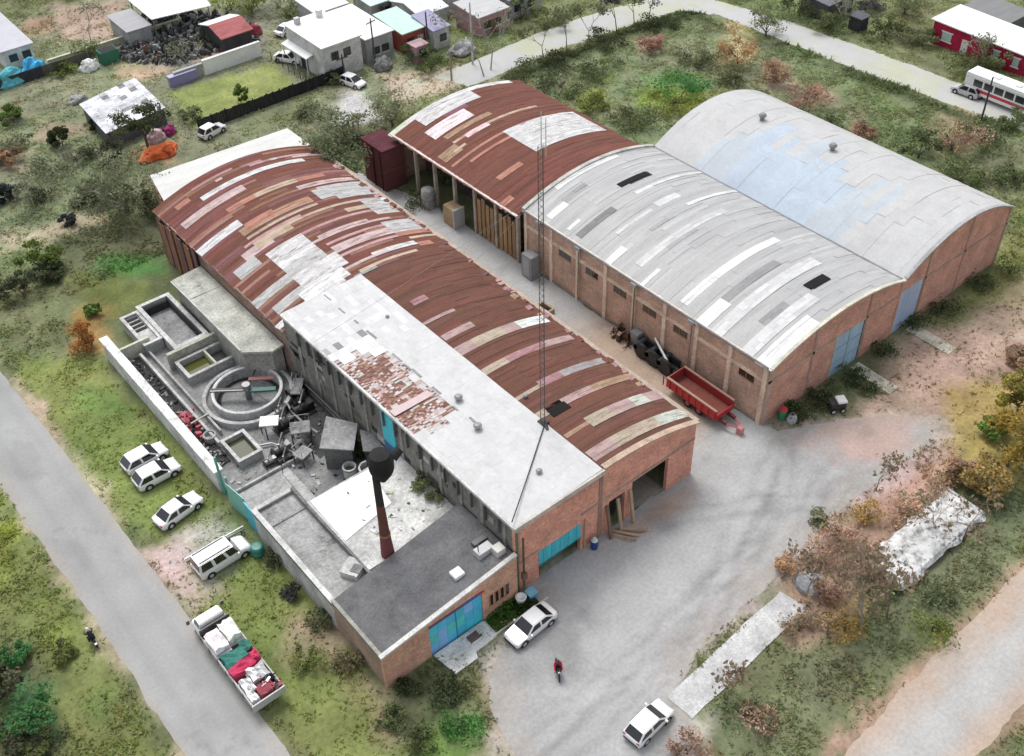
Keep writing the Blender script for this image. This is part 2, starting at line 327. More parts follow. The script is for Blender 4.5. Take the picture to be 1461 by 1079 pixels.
def dirtc(x, y):
    d = np.abs(y+27.9-.02*(x-30)); w = np.clip((d-1.2+(fbm(x,y,3,71)-.5)*2)/1.2,0,1); trk = np.exp(-((np.abs(y+27.9)-.9)/.35)**2)*.10; return mixc((.45,.445,.43), (.45,.355,.285), w)*(1-trk[:,None])
sheet('dirt_road', [(8,-25.2),(20.8,-25.1),(33,-24.5),(60,-24.2),(120,-24),(120,-32),(60,-31.8),(34,-31.1),(20,-30.9),(8,-31)], .012, 'yard', dirtc, 1.6, .5, 5)
def farc(x, y):
    w = np.clip((fbm(x,y,4,81)-.45)*4,0,1); return mixc((.47,.47,.465), (.46,.47,.36), w)
sheet('far_street', [(62,69.4),(80,69.8),(101,67.2),(104,62),(104.2,49.5),(105.2,30),(106.3,12),(107,-40),(113,-40),(112.0,14),(111,40),(109.6,55),(107.5,68),(103,73),(92,75.2),(80,76),(60,75)], .012, 'road', farc, 2., .45, 7)
YARD = [(32.2,.1),(32.5,36),(33.5,62),(38,62),(41.3,46),(41.3,2),(42,-1.6),(44,-2.4),(47.5,-4.4),(50.5,-6.2),(52.6,-8.5),(53.0,-10.3),(51,-11.6),(46,-11),(42,-11.3),(36,-11),(31,-12.2),(28.6,-12.3),(24,-12.55),(19.2,-12.8),(17.6,-13.6),(15.6,-14.2),(15.0,-16.9),(9,-21),(3,-21),(3.6,-12),(4.8,-6.5),(6.2,-4.6),(8.5,-3.2),(12,-2.2),(13.2,-1.6),(13.6,.1)]
def yardc(x, y):
    c = mixc((.425,.425,.42), (.365,.365,.36), np.clip((fbm(x,y,7,91)-.40)*2.6,0,1))
    for k_, (ax, ay, bx, by) in enumerate(((6,-18,34,-6),(9,-19,38,-5.5),(20,-10,48,-8),(17,-11.5,46,-9.3),(28,-3,36,-8))):   # worn tracks
        L_ = math.hypot(bx-ax,by-ay); dd = np.abs(((x-ax)*(by-ay)-(y-ay)*(bx-ax))/L_+(fbm(x,y,6,150+k_)-.5)*2.5); c = c*(1-.15*np.exp(-((np.abs(dd)-.75)/.28)**2)[:,None])
    w = np.clip((y-2+(fbm(x,y,4,93)-.5)*6)/3,0,1)*(x > 32)*np.clip((24-y)/6,0,1); c = c*(1-w[:,None])+np.array((.41,.315,.245))*w[:,None]
    w = np.clip(1-np.hypot((x-12)/6,(y+5.5)/3.5)+(fbm(x,y,2,94)-.5)*1.3,0,1); c = c*(1-.28*w[:,None])
    w = np.clip((1.35-np.hypot((x-49.5)/6.2,(y+6.6)/3.4))*1.4+(fbm(x,y,3,95)-.5)*2.4,0,1); c = c*(1-w[:,None])+np.array((.46,.345,.305))*w[:,None]
    e = np.clip(1-sd([tuple(p) for p in YARD], x, y)/2.6+(fbm(x,y,2.2,98)-.5)*1.5,0,1)*(y < -1); c = c*(1-.55*e[:,None])+np.array((.36,.315,.27))*.55*e[:,None]
    w = np.clip(1-np.hypot((x-27)/4.5,(y+1.5)/1.8)+(fbm(x,y,2,96)-.5),0,1); c = c*(1-w[:,None])+np.array((.43,.32,.25))*w[:,None]
    w = np.clip(fbm(x*.7,y*1.2,2.6,99)*7-4.4,0,1); c = c*(1-.16*w[:,None]); w = np.clip(fbm(x,y,1.2,97)*3-1.85,0,1); return c*(1+.16*w[:,None])
sheet('yard', YARD, .016, 'yard', yardc, .5, .5, 9)
sheet('concrete_path', [(15.0,-16.5),(15.0,-14.1),(28.4,-13.3),(28.7,-15.7)], .06, 'concrete', lambda x, y: mixc((.53,.53,.525), (.46,.46,.45), np.clip((fbm(x,y,2,101)-.4)*3,0,1)), .9, .15, 11)

sheet('front_lawn', [(9.0,-1.85),(13.4,-1.85),(13.5,-.75),(12.6,-.38),(9.0,-.38)], .03, 'grass', lambda x, y: mixc((.075,.16,.03), (.05,.085,.022), np.clip((x-10.2+(fbm(x,y,1.,171)-.5)*2)/1.5,0,1)), .3, .1, 13)  # green darkens along the lawn: the building's shade painted into its colour
# ------------------------------------------------------------------ wild grass: nobody could count it, one object
nonlocal_rects = [(-.6,32.6,-.4,61),(13,34,60,70),(41,61,-.3,57),(60,79.4,-.3,33.6),(-14.4,-8.1,-90,200),(8.5,13.2,34,52),(4,10,42,52)]
NT = 330000
X = rs.uniform(-34,148,NT*3); Y = rs.uniform(-44,148,NT*3)
V = np.stack([X-CAM.x, Y-CAM.y, np.full_like(X,-CAM.z)],-1)
zz = V@np.array(FW); u = FPX*(V@np.array(RT))/zz; v = -FPX*(V@np.array(UP))/zz
ok = (np.abs(u) < 775) & (np.abs(v) < 590)
for a,b,c_,d in nonlocal_rects: ok &= ~((X>a)&(X<b)&(Y>c_)&(Y<d))
ok &= ~((Y < -24.6)&(Y > -31.4)&(X > 5)); ok &= sd(YARD, X, Y) < .15*rs.randn(len(X))
FAR = [(62,69.4),(80,69.8),(101,67.2),(104,62),(104.2,49.5),(105.2,30),(106.3,12),(107,-40),(113,-40),(112.0,14),(111,40),(109.6,55),(107.5,68),(103,73),(92,75.2),(80,76),(60,75)]
ok &= sd(FAR, X, Y) < .1; ok &= sd([(15.0,-16.6),(15.0,-14.1),(28.4,-13.3),(28.7,-15.7)], X, Y) < 0
ix = np.clip(np.searchsorted(gx, X)-1, 0, NX-1); iy = np.clip(np.searchsorted(gy, Y)-1, 0, NY-1)
pat = np.clip((fbm(X,Y,2.2,111)-.3)*2.6,0.05,1.4)
ok &= rs.rand(len(X)) < dens[ix,iy]*pat
X, Y, ix, iy = X[ok], Y[ok], ix[ok], iy[ok]; n = len(X)
h = np.minimum(hgt[ix,iy],.7)*rs.uniform(.22,.85,n)*(.6+pat[ok]*.5); gcol = col[ix,iy].copy(); dry = gcol[:,0] > gcol[:,1]*1.06; gcol[dry] = gcol[dry]*.35+np.array((.15,.145,.08))*.65; base = gcol*rs.uniform(1.3,2.25,(n,1))*np.stack([rs.uniform(.85,1.2,n),np.ones(n),rs.uniform(.8,1.1,n)],-1)
vs_, cs_ = [], []
for k in range(3):
    th = rs.uniform(0,2*np.pi,n); wd = rs.uniform(.04,.12,n); ln = h*rs.uniform(.6,1.1,n); lean = rs.uniform(.5,1.5,n)*ln
    px_, py_ = np.cos(th), np.sin(th); ox, oy = rs.normal(0,.1,n), rs.normal(0,.1,n); th2 = rs.uniform(0,2*np.pi,n)
    A = np.stack([X+ox-py_*wd, Y+oy+px_*wd, np.full(n,.0)],-1); B = np.stack([X+ox+py_*wd, Y+oy-px_*wd, np.full(n,.0)],-1)
    T1 = np.stack([X+ox+np.cos(th2)*lean+py_*wd*.3, Y+oy+np.sin(th2)*lean-px_*wd*.3, ln],-1); T2 = np.stack([X+ox+np.cos(th2)*lean-py_*wd*.5, Y+oy+np.sin(th2)*lean+px_*wd*.5, ln*.9],-1)
    vs_.append(np.stack([A,B,T1,T2],1).reshape(-1,3)); cs_.append(np.repeat(base*rs.uniform(.85,1.25,(n,1)),4,0))
vv = np.concatenate(vs_); cc = np.concatenate(cs_)
g = fast_mesh('wild_grass', vv, np.arange(len(vv)).reshape(-1,4), cc, 'grass'); g['kind'] = 'stuff'
g['label'] = 'rough green and dry grass growing over the open ground'; g['category'] = 'grass'
print('tufts', n)
# ------------------------------------------------------------------ vaulted sheet roofs
class Vault:
    def __init__(s, xc, hw, e, rise): s.xc, s.hw, s.e, s.rise = xc, hw, e, rise
    def z(s, x): t = (x-s.xc)/s.hw; return s.e+s.rise*(1-min(1.08,abs(t))**2)
    def hit(s, px_, py_):
        z = s.e+s.rise*.7
        for _ in range(12): p = at(px_, py_, z); z = s.z(p.x)
        return p
    def stripes(s, lst, org, k, snap=None):
        """surveyed sheet strips: readings of their two ends -> (Y, width, x from, x to, colour)"""
        out = []
        for pts, w, c in lst:
            P = [s.hit(org[0]+a/k, org[1]+b/k) for a, b in pts]
            ym = sum(p.y for p in P)/len(P)
            if snap: ym = min(snap, key=lambda q: abs(q-ym))
            P = [Vector((p.x, ym, p.z)) for p in P]        # a sheet strip runs square across the vault
            for A, B in zip(P, P[1:]):
                if abs(B.x-A.x) < .01: continue
                out.append((A, B, w, min(A.x,B.x), max(A.x,B.x), c))
        return out
    def roof(s, mb_for, y0, y1, basef, stripes, xa=None, xb=None, sw=.5, nseg=24, sub=1, holes=(), seed=1):
        r = random.Random(seed); xa = s.xc-s.hw-.25 if xa is None else xa; xb = s.xc+s.hw+.25 if xb is None else xb
        n = max(1, round((y1-y0)/sw)); dy = (y1-y0)/n; dx = (2*s.hw+.5)/nseg; x_0 = s.xc-s.hw-.25
        lens = [2,3,4]
        for j in range(n):
            ya, yb = y0+j*dy, y0+(j+1)*dy; ym = (ya+yb)/2
            left, cbase, lift = 0, None, 0
            for i in range(nseg):
                a, b = max(xa, x_0+i*dx), min(xb, x_0+(i+1)*dx)
                if b-a < .03: continue
                if i == 0: a -= r.uniform(0,.18)
                if i == nseg-1: b += r.uniform(0,.18)
                if left <= 0: left = r.choice(lens)*max(1,nseg//12); cbase = basef(r, (a+b)/2, ym); lift = r.uniform(0,.035)
                left -= 1; c = cbase; xm = (a+b)/2; up = lift
                for A, B, w, lo, hi, cc in stripes:
                    if lo-.1 <= xm <= hi+.1:
                        t = (xm-A.x)/(B.x-A.x); yy = A.y+(B.y-A.y)*t
                        if abs(ym-yy) < w/2: c = vary(cc, .1, r); up = lift+.03
                mb_for(c).quad([(a,ya,s.z(a)+up),(b,ya,s.z(b)+up),(b,yb,s.z(b)+up),(a,yb,s.z(a)+up)], c)
    def arc(s, x0, x1, n=20, dz=0.): return [(x0+(x1-x0)*k/n, s.z(x0+(x1-x0)*k/n)+dz) for k in range(n+1)]
def arch_strip(mb, v, x0, x1, ya, yb, d0, d1, c, n=18):        # curved coping strip following a vault edge
    for k in range(n):
        a, b = x0+(x1-x0)*k/n, x0+(x1-x0)*(k+1)/n
        mb.hexa([(a,ya,v.z(a)+d0),(b,ya,v.z(b)+d0),(b,yb,v.z(b)+d0),(a,yb,v.z(a)+d0),(a,ya,v.z(a)+d1),(b,ya,v.z(b)+d1),(b,yb,v.z(b)+d1),(a,yb,v.z(a)+d1)], c)
V1 = Vault(22.45, 9.85, 6.2, 1.95); V2 = Vault(51.0, 9.5, 7.0, 1.75); V3 = Vault(69.75, 9.3, 7.1, 2.75); V4 = Vault(50.4, 9.7, 6.4, 1.7)
P_PINK=(.48,.30,.30); P_SALM=(.43,.215,.165); P_CREAM=(.48,.385,.29); P_TAN=(.36,.25,.17); P_WHITE=(.62,.615,.61); P_PG=(.60,.64,.52); P_MAUVE=(.36,.21,.22); P_GREYW=(.47,.47,.46); P_DK=(.14,.085,.075); P_MG=(.33,.31,.31)
def rustf(r, x, y):
    q = r.random()
    c = RUST if q < .66 else (.19,.074,.06) if q < .80 else (.15,.072,.058) if q < .95 else (.20,.08,.068)
    return vary(c, .1, r)
def rustd(r, x, y): c = rustf(r, x, y); return (c[0]*.86, c[1]*.95, c[2]*.93)
def rustf2(r, x, y):                              # the older rear end has more patched and faded sheets
    q = r.random()
    if q < .72: return rustf(r, x, y)
    if q < .86: return vary((.20,.095,.10), .15, r)
    if q < .94: return vary((.30,.17,.14), .2, r)
    return vary((.26,.15,.10), .2, r)
def zincf(r, x, y): return vary((.405,.405,.40), .05, r) if r.random() < .93 else vary((.46,.46,.455), .04, r)
def two(root, nameA='roof'): return MB()
# ---- the long factory with the rusted vault
fac = thing('brick_factory', 'long brick factory with a rust-red vaulted roof and a raised white roof beside the yard', 'factory', (22.45, 0, 0))
rear = [(((350,400),(540,280),(700,225),(900,195)),.55,P_WHITE),(((220,560),(400,440),(570,335)),.8,(.53,.41,.40)),(((470,480),(640,375),(800,310),(1010,270)),.5,P_SALM),
 (((700,186),(760,178)),.4,P_WHITE),(((830,165),(1020,160)),.35,(.53,.41,.40)),(((400,310),(450,290)),.45,(.53,.41,.40)),(((210,450),(250,420)),.5,P_SALM),(((860,350),(960,308),(1210,298)),.8,(.53,.41,.40)),
 (((960,375),(1100,340),(1233,345)),1.7,P_GREYW),(((340,680),(440,610),(540,540)),1.2,P_WHITE),(((560,580),(700,500),(950,400)),.9,P_TAN),(((590,620),(760,530),(960,430)),.35,P_CREAM),(((600,540),(740,460)),.4,P_SALM),
 (((560,730),(720,640)),1.1,(.53,.41,.40)),(((640,655),(820,555)),.7,P_CREAM),(((735,765),(920,620)),2.7,P_WHITE),(((820,815),(1020,700)),1.7,P_GREYW),(((640,960),(840,830)),1.2,P_GREYW),(((860,880),(1090,735)),2.0,P_WHITE),(((900,930),(1160,800)),1.3,(.72,.72,.71)),
 (((1060,690),(1233,600)),1.0,(.53,.41,.40)),(((980,635),(1233,515)),.5,(.53,.41,.40)),(((520,800),(680,750)),1.2,P_GREYW),(((1120,470),(1233,440)),.5,P_CREAM),(((540,230),(640,190)),.35,P_MAUVE),(((280,350),(520,230)),.4,P_MAUVE)]
rear2 = [(((460,35),(640,25)),1.8,P_GREYW),(((600,95),(700,110),(790,150)),2.2,P_GREYW),(((360,340),(560,225),(760,192)),.45,(.53,.41,.40)),(((440,375),(620,300),(770,262)),1.1,(.53,.41,.40)),(((770,262),(930,235)),1.2,P_GREYW),
 (((650,405),(780,365),(900,340)),.7,P_WHITE),(((900,340),(990,325)),.7,P_SALM),(((520,465),(640,410),(760,385)),.4,(.53,.41,.40)),(((570,490),(720,420),(890,380)),.35,P_CREAM),(((780,285),(990,270)),.5,P_SALM),(((590,520),(700,480)),1.0,(.30,.31,.31)),(((0,70),(250,0)),.4,P_CREAM),(((0,250),(130,160),(330,95)),.5,P_SALM),(((200,230),(330,160),(590,105)),.4,P_CREAM)]
front = [(((0,330),(60,270)),.85,P_MAUVE),(((50,430),(165,345)),.8,(.41,.30,.285)),(((160,495),(265,415)),.8,(.41,.30,.285)),(((240,580),(320,510)),1.0,(.41,.30,.285)),(((320,510),(420,445)),1.0,(.42,.355,.275)),(((420,445),(500,405)),1.0,(.41,.30,.285)),(((500,405),(640,380)),1.0,(.66,.70,.67)),
 (((340,680),(470,580)),.95,(.42,.355,.275)),(((470,580),(600,500)),.9,P_MAUVE),(((600,500),(740,460)),.7,(.41,.30,.285)),(((500,805),(600,720)),.55,(.42,.355,.275)),(((620,695),(720,650)),.9,P_MAUVE),(((720,640),(930,590)),1.0,P_MG),
 (((720,805),(860,715)),.9,(.41,.30,.285)),(((860,715),(1060,675)),.75,P_TAN),(((660,850),(740,800)),1.0,(.008,.006,.006)),(((635,890),(665,866)),.9,(.42,.355,.275)),(((850,890),(960,825)),1.25,(.42,.355,.275)),(((960,825),(1060,775)),1.25,(.41,.30,.285)),(((1060,775),(1110,760)),1.25,(.47,.49,.43)),(((1110,760),(1165,745)),1.25,(.41,.30,.285)),
 (((780,965),(850,905)),.5,P_TAN),(((870,1070),(1000,985)),1.4,(.41,.30,.285)),(((1000,985),(1160,875)),1.35,(.42,.355,.275)),(((1160,875),(1300,835)),1.3,(.47,.49,.43)),(((190,35),(480,230)),.5,P_MAUVE),(((120,60),(200,45)),.3,P_TAN)]
extra = [(Vector((a,y,0)),Vector((b,y,0)),w_,a,b,c) for y,w_,a,b,c in ((49.4,1.5,26.5,32.6,P_GREYW),(47.2,1.1,27.5,32.6,P_GREYW),(45.4,.8,29.6,32.6,P_WHITE),(44.2,.8,29.4,32.6,P_GREYW),(42.6,1.2,29.0,32.6,P_GREYW),(40.2,1.0,28.6,32.6,P_GREYW),(38.0,.8,28.8,32.6,P_WHITE),(36.6,.5,29.5,32.4,P_CREAM),(43.4,.45,20,29,P_PINK),(37.4,.5,21.5,29,P_PINK),(39.9,.4,22,28.5,P_PINK),(58.2,.35,23,31,P_PINK),(53.9,.35,14,22,P_CREAM),(46,.5,16,22,P_PINK),(44.9,.6,15,21,P_GREYW),(36.2,1.4,13.5,20,P_GREYW),(34.4,.9,12.6,20,P_WHITE))]
wide = lambda L: [(p_, w_*1.3, c_) for p_, w_, c_ in L]
S1 = extra+V1.stripes(wide(rear), (200,180), 3.853)+V1.stripes(wide(rear2), (360,260), 3.845); S1f = V1.stripes(front, (590,340), 3.371, [1.4,4.6,7.5,10.5,14.9,18.4,20.6,23.5,26.6,2.9,33.5,30])
mb = MB(); one = lambda c: mb
V1.roof(one, 33.4, 60.6, rustf2, S1, seed=4, sw=.42); V1.roof(one, .05, 33.4, rustd, S1f, xa=21.2, seed=5, sw=.42)
roof1 = mb.build('vaulted_roof', 'rust', fac)
mb = MB(); r2 = random.Random(8)
for k in range(64):                                # loose bits, ridge cap, eave debris along the yard eave
    y = r2.uniform(3,58); x = 32.2-abs(r2.gauss(0,.35)); mb.obox(x, y, V1.z(x)+.03, V1.z(x)+.1, r2.uniform(.2,.7), r2.uniform(.15,.9), r2.uniform(-.3,.3), r2.choice([P_MAUVE,P_TAN,P_PINK,RUST,P_DK]))
tag(mb.build('eave_patch', 'rust', fac), kind='stuff')
# raised white roof over the west bay
mb = MB(); r2 = random.Random(2)
def zw(x, y): return 8.06+.02*(x-12.6)+.012*math.sin(y*.9)
for i in range(14):
    for j in range(34):
        xa, xb = 12.45+i*.64, 12.45+(i+1)*.64; ya, yb = -.1+j*.99, -.1+(j+1)*.99; xm, ym = (xa+xb)/2, (ya+yb)/2
        c = vary((.55,.55,.545), .025, r2)
        fld = min((17.0-xm)*1.3, (ym+.35*(xm-14.5)-12.2), (24.6-ym-.35*(xm-14.5))*.8)+mnoise.noise(Vector((xm*.55,ym*.45,4)))*1.6; ruin = xm < 17.0 and fld > .25
        if xm < 17 and 25.6 < ym < 27.0 and i % 2 == 0: c = vary((.30,.30,.30), .3, r2)
        if 23 < ym < 25.6 and xm < 17: c = vary((.72,.72,.71), .05, r2)
        if ym > 23.3 and r2.random() < .25: c = vary((.62,.62,.62), .02, r2)
        dz = r2.uniform(0,.015)
        if ruin:                                   # torn sheeting: a fine grid of bare rusted battens and leftover pale squares
            ns_ = r2.choice((1,2,2,3)); sw_s = .64/ns_
            for p_ in range(ns_):
                for q_ in range(5):
                    x0_, x1_, y0_, y1_ = xa+p_*sw_s, xa+(p_+1)*sw_s, ya+q_*.198, ya+(q_+1)*.198
                    e_ = mnoise.noise(Vector(((x0_-14.8)*.7,(y0_-18)*.5,7)))*.5+r2.uniform(-.5,.5)
                    edge = fld*.5
                    cc = vary(r2.choice([(.46,.35,.33),(.52,.50,.49)]),.12,r2) if e_ > .24 or (edge < .75 and r2.random() < .55) else vary((.23,.115,.075),.3,r2) if r2.random() < .6 else vary((.17,.085,.07),.25,r2) if r2.random() < .6 else vary((.33,.19,.17),.2,r2)
                    d_ = r2.uniform(-.07,.0); mb.hexa([(x0_,y0_,8.0),(x1_,y0_,8.0),(x1_,y1_,8.0),(x0_,y1_,8.0),(x0_,y0_,zw(x0_,y0_)+d_),(x1_,y0_,zw(x1_,y0_)+d_),(x1_,y1_,zw(x1_,y1_)+d_),(x0_,y1_,zw(x0_,y1_)+d_)], cc)
            continue
        mb.hexa([(xa,ya,zw(xa,ya)-.08+dz),(xb,ya,zw(xb,ya)-.08+dz),(xb,yb,zw(xb,yb)-.08+dz),(xa,yb,zw(xa,yb)-.08+dz),(xa,ya,zw(xa,ya)+dz),(xb,ya,zw(xb,ya)+dz),(xb,yb,zw(xb,yb)+dz),(xa,yb,zw(xa,yb)+dz)], c)
wr = mb.build('raised_roof', 'white', fac)
mb = MB()
mb.obox(14.6, 15.8, 8.13, 8.2, 3.9, .8, .0, (.56,.44,.44))
mb.build('loose_sheet', 'white', wr)
mb = MB()
for a, b in ((9.5,33.2),):
    y = b
    while y > a:
        L = r2.uniform(.5,1.6); 
        if r2.random() < .8: mb.obox(17.1+r2.uniform(-.12,.12), y-L/2, 8.13, 8.2, r2.uniform(.06,.22), L, r2.uniform(-.06,.06), (.28,.28,.28))
        y -= L+r2.uniform(0,.5)
mb.build('roof_seam', 'matte', wr)
mb = MB(); mb.box(12.4,21.5,-.32,-.12,7.75,8.2,(.55,.50,.44)).box(12.4,12.6,-.12,33.4,7.85,8.12,(.62,.62,.6)); mb.build('fascia', 'concrete', fac)
for x, y, s_ in ((17.8,13.5,1.),(16.9,9.8,1.),(17.5,2.9,.7),(22.2,10.1,.6),(19.6,26.5,.5)):     # roof ventilators
    z = 8.1 if x < 21.3 else V1.z(x)
    mb = MB(); mb.lathe(x, y, [(.2*s_,z-.05),(.2*s_,z+.3*s_),(.34*s_,z+.33*s_),(.38*s_,z+.45*s_),(.24*s_,z+.6*s_),(.02,z+.64*s_)], (.26,.26,.26), 12); mb.build('roof_ventilator', 'paint', fac)
# walls
mb = MB()
poly = [(12.6,0),(12.6,7.75),(21.3,7.75),(21.4,V1.z(21.4)-.05)]+V1.arc(21.9,32.3,14,-.06)+[(32.3,0),(29.2,0),(29.2,4.1),(25.0,4.1),(25.0,0),(24.2,0),(24.2,3.6),(22.4,3.6),(22.4,0),(19.3,0),(19.3,3.35),(14.9,3.35),(14.9,0)]
mb.prism(poly, 'y', -.02, .3, BRICK); wall_f = mb.build('front_wall', 'brick', fac)
mb = MB(); mb.box(19.3,32.3,-.06,-.02,4.25,4.5,(.40,.30,.24)).box(21.2,21.6,-.07,-.02,0,8.0,(.34,.22,.17)).box(12.6,14.9,-.05,-.02,3.5,3.7,(.4,.26,.2)); mb.build('concrete_band', 'concrete', wall_f)
mb = MB(); arch_strip(mb, V1, 21.6, 32.5, -.22, .32, -.02, .10, (.50,.38,.29)); mb.build('arched_coping', 'concrete', fac)
mb = MB()
for k in range(10): mb.box(14.9+k*.44,14.9+(k+1)*.44-.02,-.06-.02*(k%2),.02,1.75,3.35,vary(TEAL,.12))
sh = mb.build('roller_shutter', 'paint', fac); mb = MB(); mb.box(14.9,19.3,-.09,.04,1.62,1.75,(.03,.22,.20)); mb.build('bottom_rail', 'paint', sh)
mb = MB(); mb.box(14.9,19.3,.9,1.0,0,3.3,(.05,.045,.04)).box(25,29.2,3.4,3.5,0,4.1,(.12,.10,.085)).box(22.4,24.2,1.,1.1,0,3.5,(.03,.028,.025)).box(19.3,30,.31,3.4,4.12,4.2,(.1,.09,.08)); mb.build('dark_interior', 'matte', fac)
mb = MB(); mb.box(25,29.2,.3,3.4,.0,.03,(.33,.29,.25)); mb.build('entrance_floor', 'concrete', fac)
mb = MB(); mb.box(32.05,32.3,.3,60.6,0,6.05,BRICKT)
for k in range(14): mb.box(32.3,32.42,.6+k*4.5,1.0+k*4.5,0,6.05,BEAM)
wall_r = mb.build('yard_side_wall', 'brick', fac)
mb = MB(); mb.box(32.3,32.75,.1,60.5,5.98,6.2,(.42,.34,.27)); mb.build('gutter', 'matte', fac)
mb = MB(); mb.box(12.6,12.85,.3,33.4,0,8.0,(.22,.21,.19)).box(12.6,12.85,33.4,60.6,0,6.05,(.25,.17,.14)); wall_w = mb.build('west_wall', 'stain', fac)
mb = MB()
for k in range(12): mb.box(12.5,12.6,1+k*2.7,1.35+k*2.7,0,7.8,(.30,.29,.27))
for k in range(40):
    y = r2.uniform(1,33); z = r2.uniform(3,7.3); mb.box(12.54,12.6,y,y+r2.uniform(.3,1.6),z,z+r2.uniform(.1,.7),r2.choice([(.06,.06,.06),(.42,.41,.39),(.15,.16,.1),(.1,.09,.08)]))
for k in range(18): mb.box(12.25,12.5,1.5+k*1.7,1.62+k*1.7,6.2,7.9,(.13,.13,.13))
mb.build('pilaster', 'stain', wall_w)
mb = MB(); mb.box(12.35,12.6,33.5,60.3,5.9,6.12,(.47,.45,.33)); mb.build('eave_gutter', 'matte', fac)
mb = MB(); mb.box(12.45,12.58,15.6,17.4,4.2,7.6,TEAL).box(12.45,12.57,15.6,17.4,2.2,4.2,(.05,.14,.30)); mb.build('teal_hatch', 'paint', fac)
mb = MB()
for k in range(9): mb.obox(12.3-.12*(k%2), 51.5+k*1.0, .2, 5.9+r2.uniform(-.5,0), .12, .9, r2.uniform(-.15,.15), r2.choice([(.24,.13,.15),(.30,.16,.10),(.2,.12,.12)]))
mb.build('wall_sheeting', 'rust', fac)
mb = MB(); mb.prism([(12.6,0)]+V1.arc(12.7,32.2,14,-.08)+[(32.3,0)], 'y', 60.3, 60.58, BRICKT); mb.build('rear_wall', 'brick', fac)
mb = MB(); mb.prism([(12.85,6.1)]+V1.arc(12.9,21.4,8,-.1)+[(21.4,6.1)], 'y', 33.4, 33.6, BRICKT).box(21.1,21.3,.3,33.4,7.9,8.02,OFFW); mb.build('bulkhead', 'brick', fac)
mb = MB(); mb.tube((12.72,-.12,0),(12.72,-.12,7.7),.09,.09,(.11,.16,.08),8); mb.build('downpipe', 'paint', fac); MB().tube((19.7,-.14,0),(19.7,-.14,3.6),.07,.07,(.45,.33,.2),6).build('downpipe', 'paint', fac)
def skylight(v, x0, x1, y, w, par):
    mb = MB(); n = 4
    for k in range(n):
        a, b = x0+(x1-x0)*k/n, x0+(x1-x0)*(k+1)/n; mb.hexa([(a,y-w/2,v.z(a)+.02),(b,y-w/2,v.z(b)+.02),(b,y+w/2,v.z(b)+.02),(a,y+w/2,v.z(a)+.02),(a,y-w/2,v.z(a)+.09),(b,y-w/2,v.z(b)+.09),(b,y+w/2,v.z(b)+.09),(a,y+w/2,v.z(a)+.09)], (.006,.006,.006))
    mb.build('missing_sheet', 'matte', par)
skylight(V1, 22.4, 24.3, 7.2, .95, fac)
# ---- rear annex (mono-pitch) behind the vault
an = thing('rear_annex', 'pale flat-roofed annex at the back end of the rust-roofed factory', 'annex', (23, 64, 0))
mb = MB(); mb.hexa([(14.1,60.7,5.25),(33.0,60.7,5.25),(33.3,68.0,4.9),(15.9,69.2,4.9),(14.1,60.7,5.4),(33.0,60.7,5.4),(33.3,68.0,5.05),(15.9,69.2,5.05)], (.60,.60,.575)); mb.build('roof', 'zinc', an)
mb = MB(); mb.hexa([(14.4,60.7,0),(32.7,60.7,0),(33.0,67.7,0),(16.1,68.9,0),(14.4,60.7,5.2),(32.7,60.7,5.2),(33.0,67.7,4.86),(16.1,68.9,4.86)], (.30,.17,.12)); mb.build('wall', 'brick', an)
mb = MB()
for k in range(5): mb.obox(14.15+k*.36, 61.6+k*1.55, .2, 4.8, .12, 1.2, -.22+1.57*0, r2.choice([(.26,.14,.15),(.33,.2,.12),(.4,.33,.25)]))
mb.build('plank_cladding', 'rust', an)
# ---- west slab annex beside the vault
wa = thing('concrete_annex', 'low annex with a stained pale slab roof between the tanks and the rusted roof', 'annex', (10.8, 43, 0))
mb = MB(); mb.prism([(8.9,41),(9.1,50.6),(12.5,50.9),(12.5,34.2),(11.2,34.0),(8.9,35.8)], 'z', 3.75, 4.0, (.47,.475,.42)); mb.build('roof_slab', 'stain', wa)
mb = MB(); mb.prism([(9.1,41),(9.3,50.4),(12.4,50.6),(12.4,34.5),(11.2,34.3),(9.1,36)], 'z', 0, 3.75, (.33,.32,.29)); mb.build('wall', 'stain', wa)
mb = MB(); mb.box(8.9,12.4,46.4,46.55,4.0,4.06,(.5,.5,.46)).box(8.85,9.0,36,50.4,3.98,4.1,(.52,.52,.49)); mb.build('slab_edge', 'concrete', wa)
# ---- brick office at the road corner
of = thing('brick_office', 'low brick office with a dark grey flat roof and a turquoise gate at the corner', 'office', (6, 3, 0))
zd = lambda x: 3.72+.112*x
mb = MB(); mb.hexa([(-.05,0,zd(0)-.25),(12.45,0,zd(12.45)-.25),(12.45,6.75,zd(12.45)-.25),(-.05,6.3,zd(0)-.25),(-.05,0,zd(0)),(12.45,0,zd(12.45)),(12.45,6.75,zd(12.45)),(-.05,6.3,zd(0))], (.145,.145,.148)); mb.build('roof', 'concrete', of)
mb = MB(); mb.prism([(0,0),(0,zd(0)-.05),(12.5,zd(12.5)-.05),(12.5,0),(9.05,0),(9.05,3.4),(4.1,3.4),(4.1,0)], 'y', -.3, -.02, (.60,.36,.255)); wf = mb.build('front_wall', 'brick', of)
mb = MB(); mb.hexa([(-.1,-.36,zd(0)-.03),(12.5,-.36,zd(12.5)-.03),(12.5,.0,zd(12.5)-.03),(-.1,.0,zd(0)-.03),(-.1,-.36,zd(0)+.16),(12.5,-.36,zd(12.5)+.16),(12.5,.0,zd(12.5)+.16),(-.1,.0,zd(0)+.16)], (.60,.585,.56)); mb.build('coping', 'concrete', of)
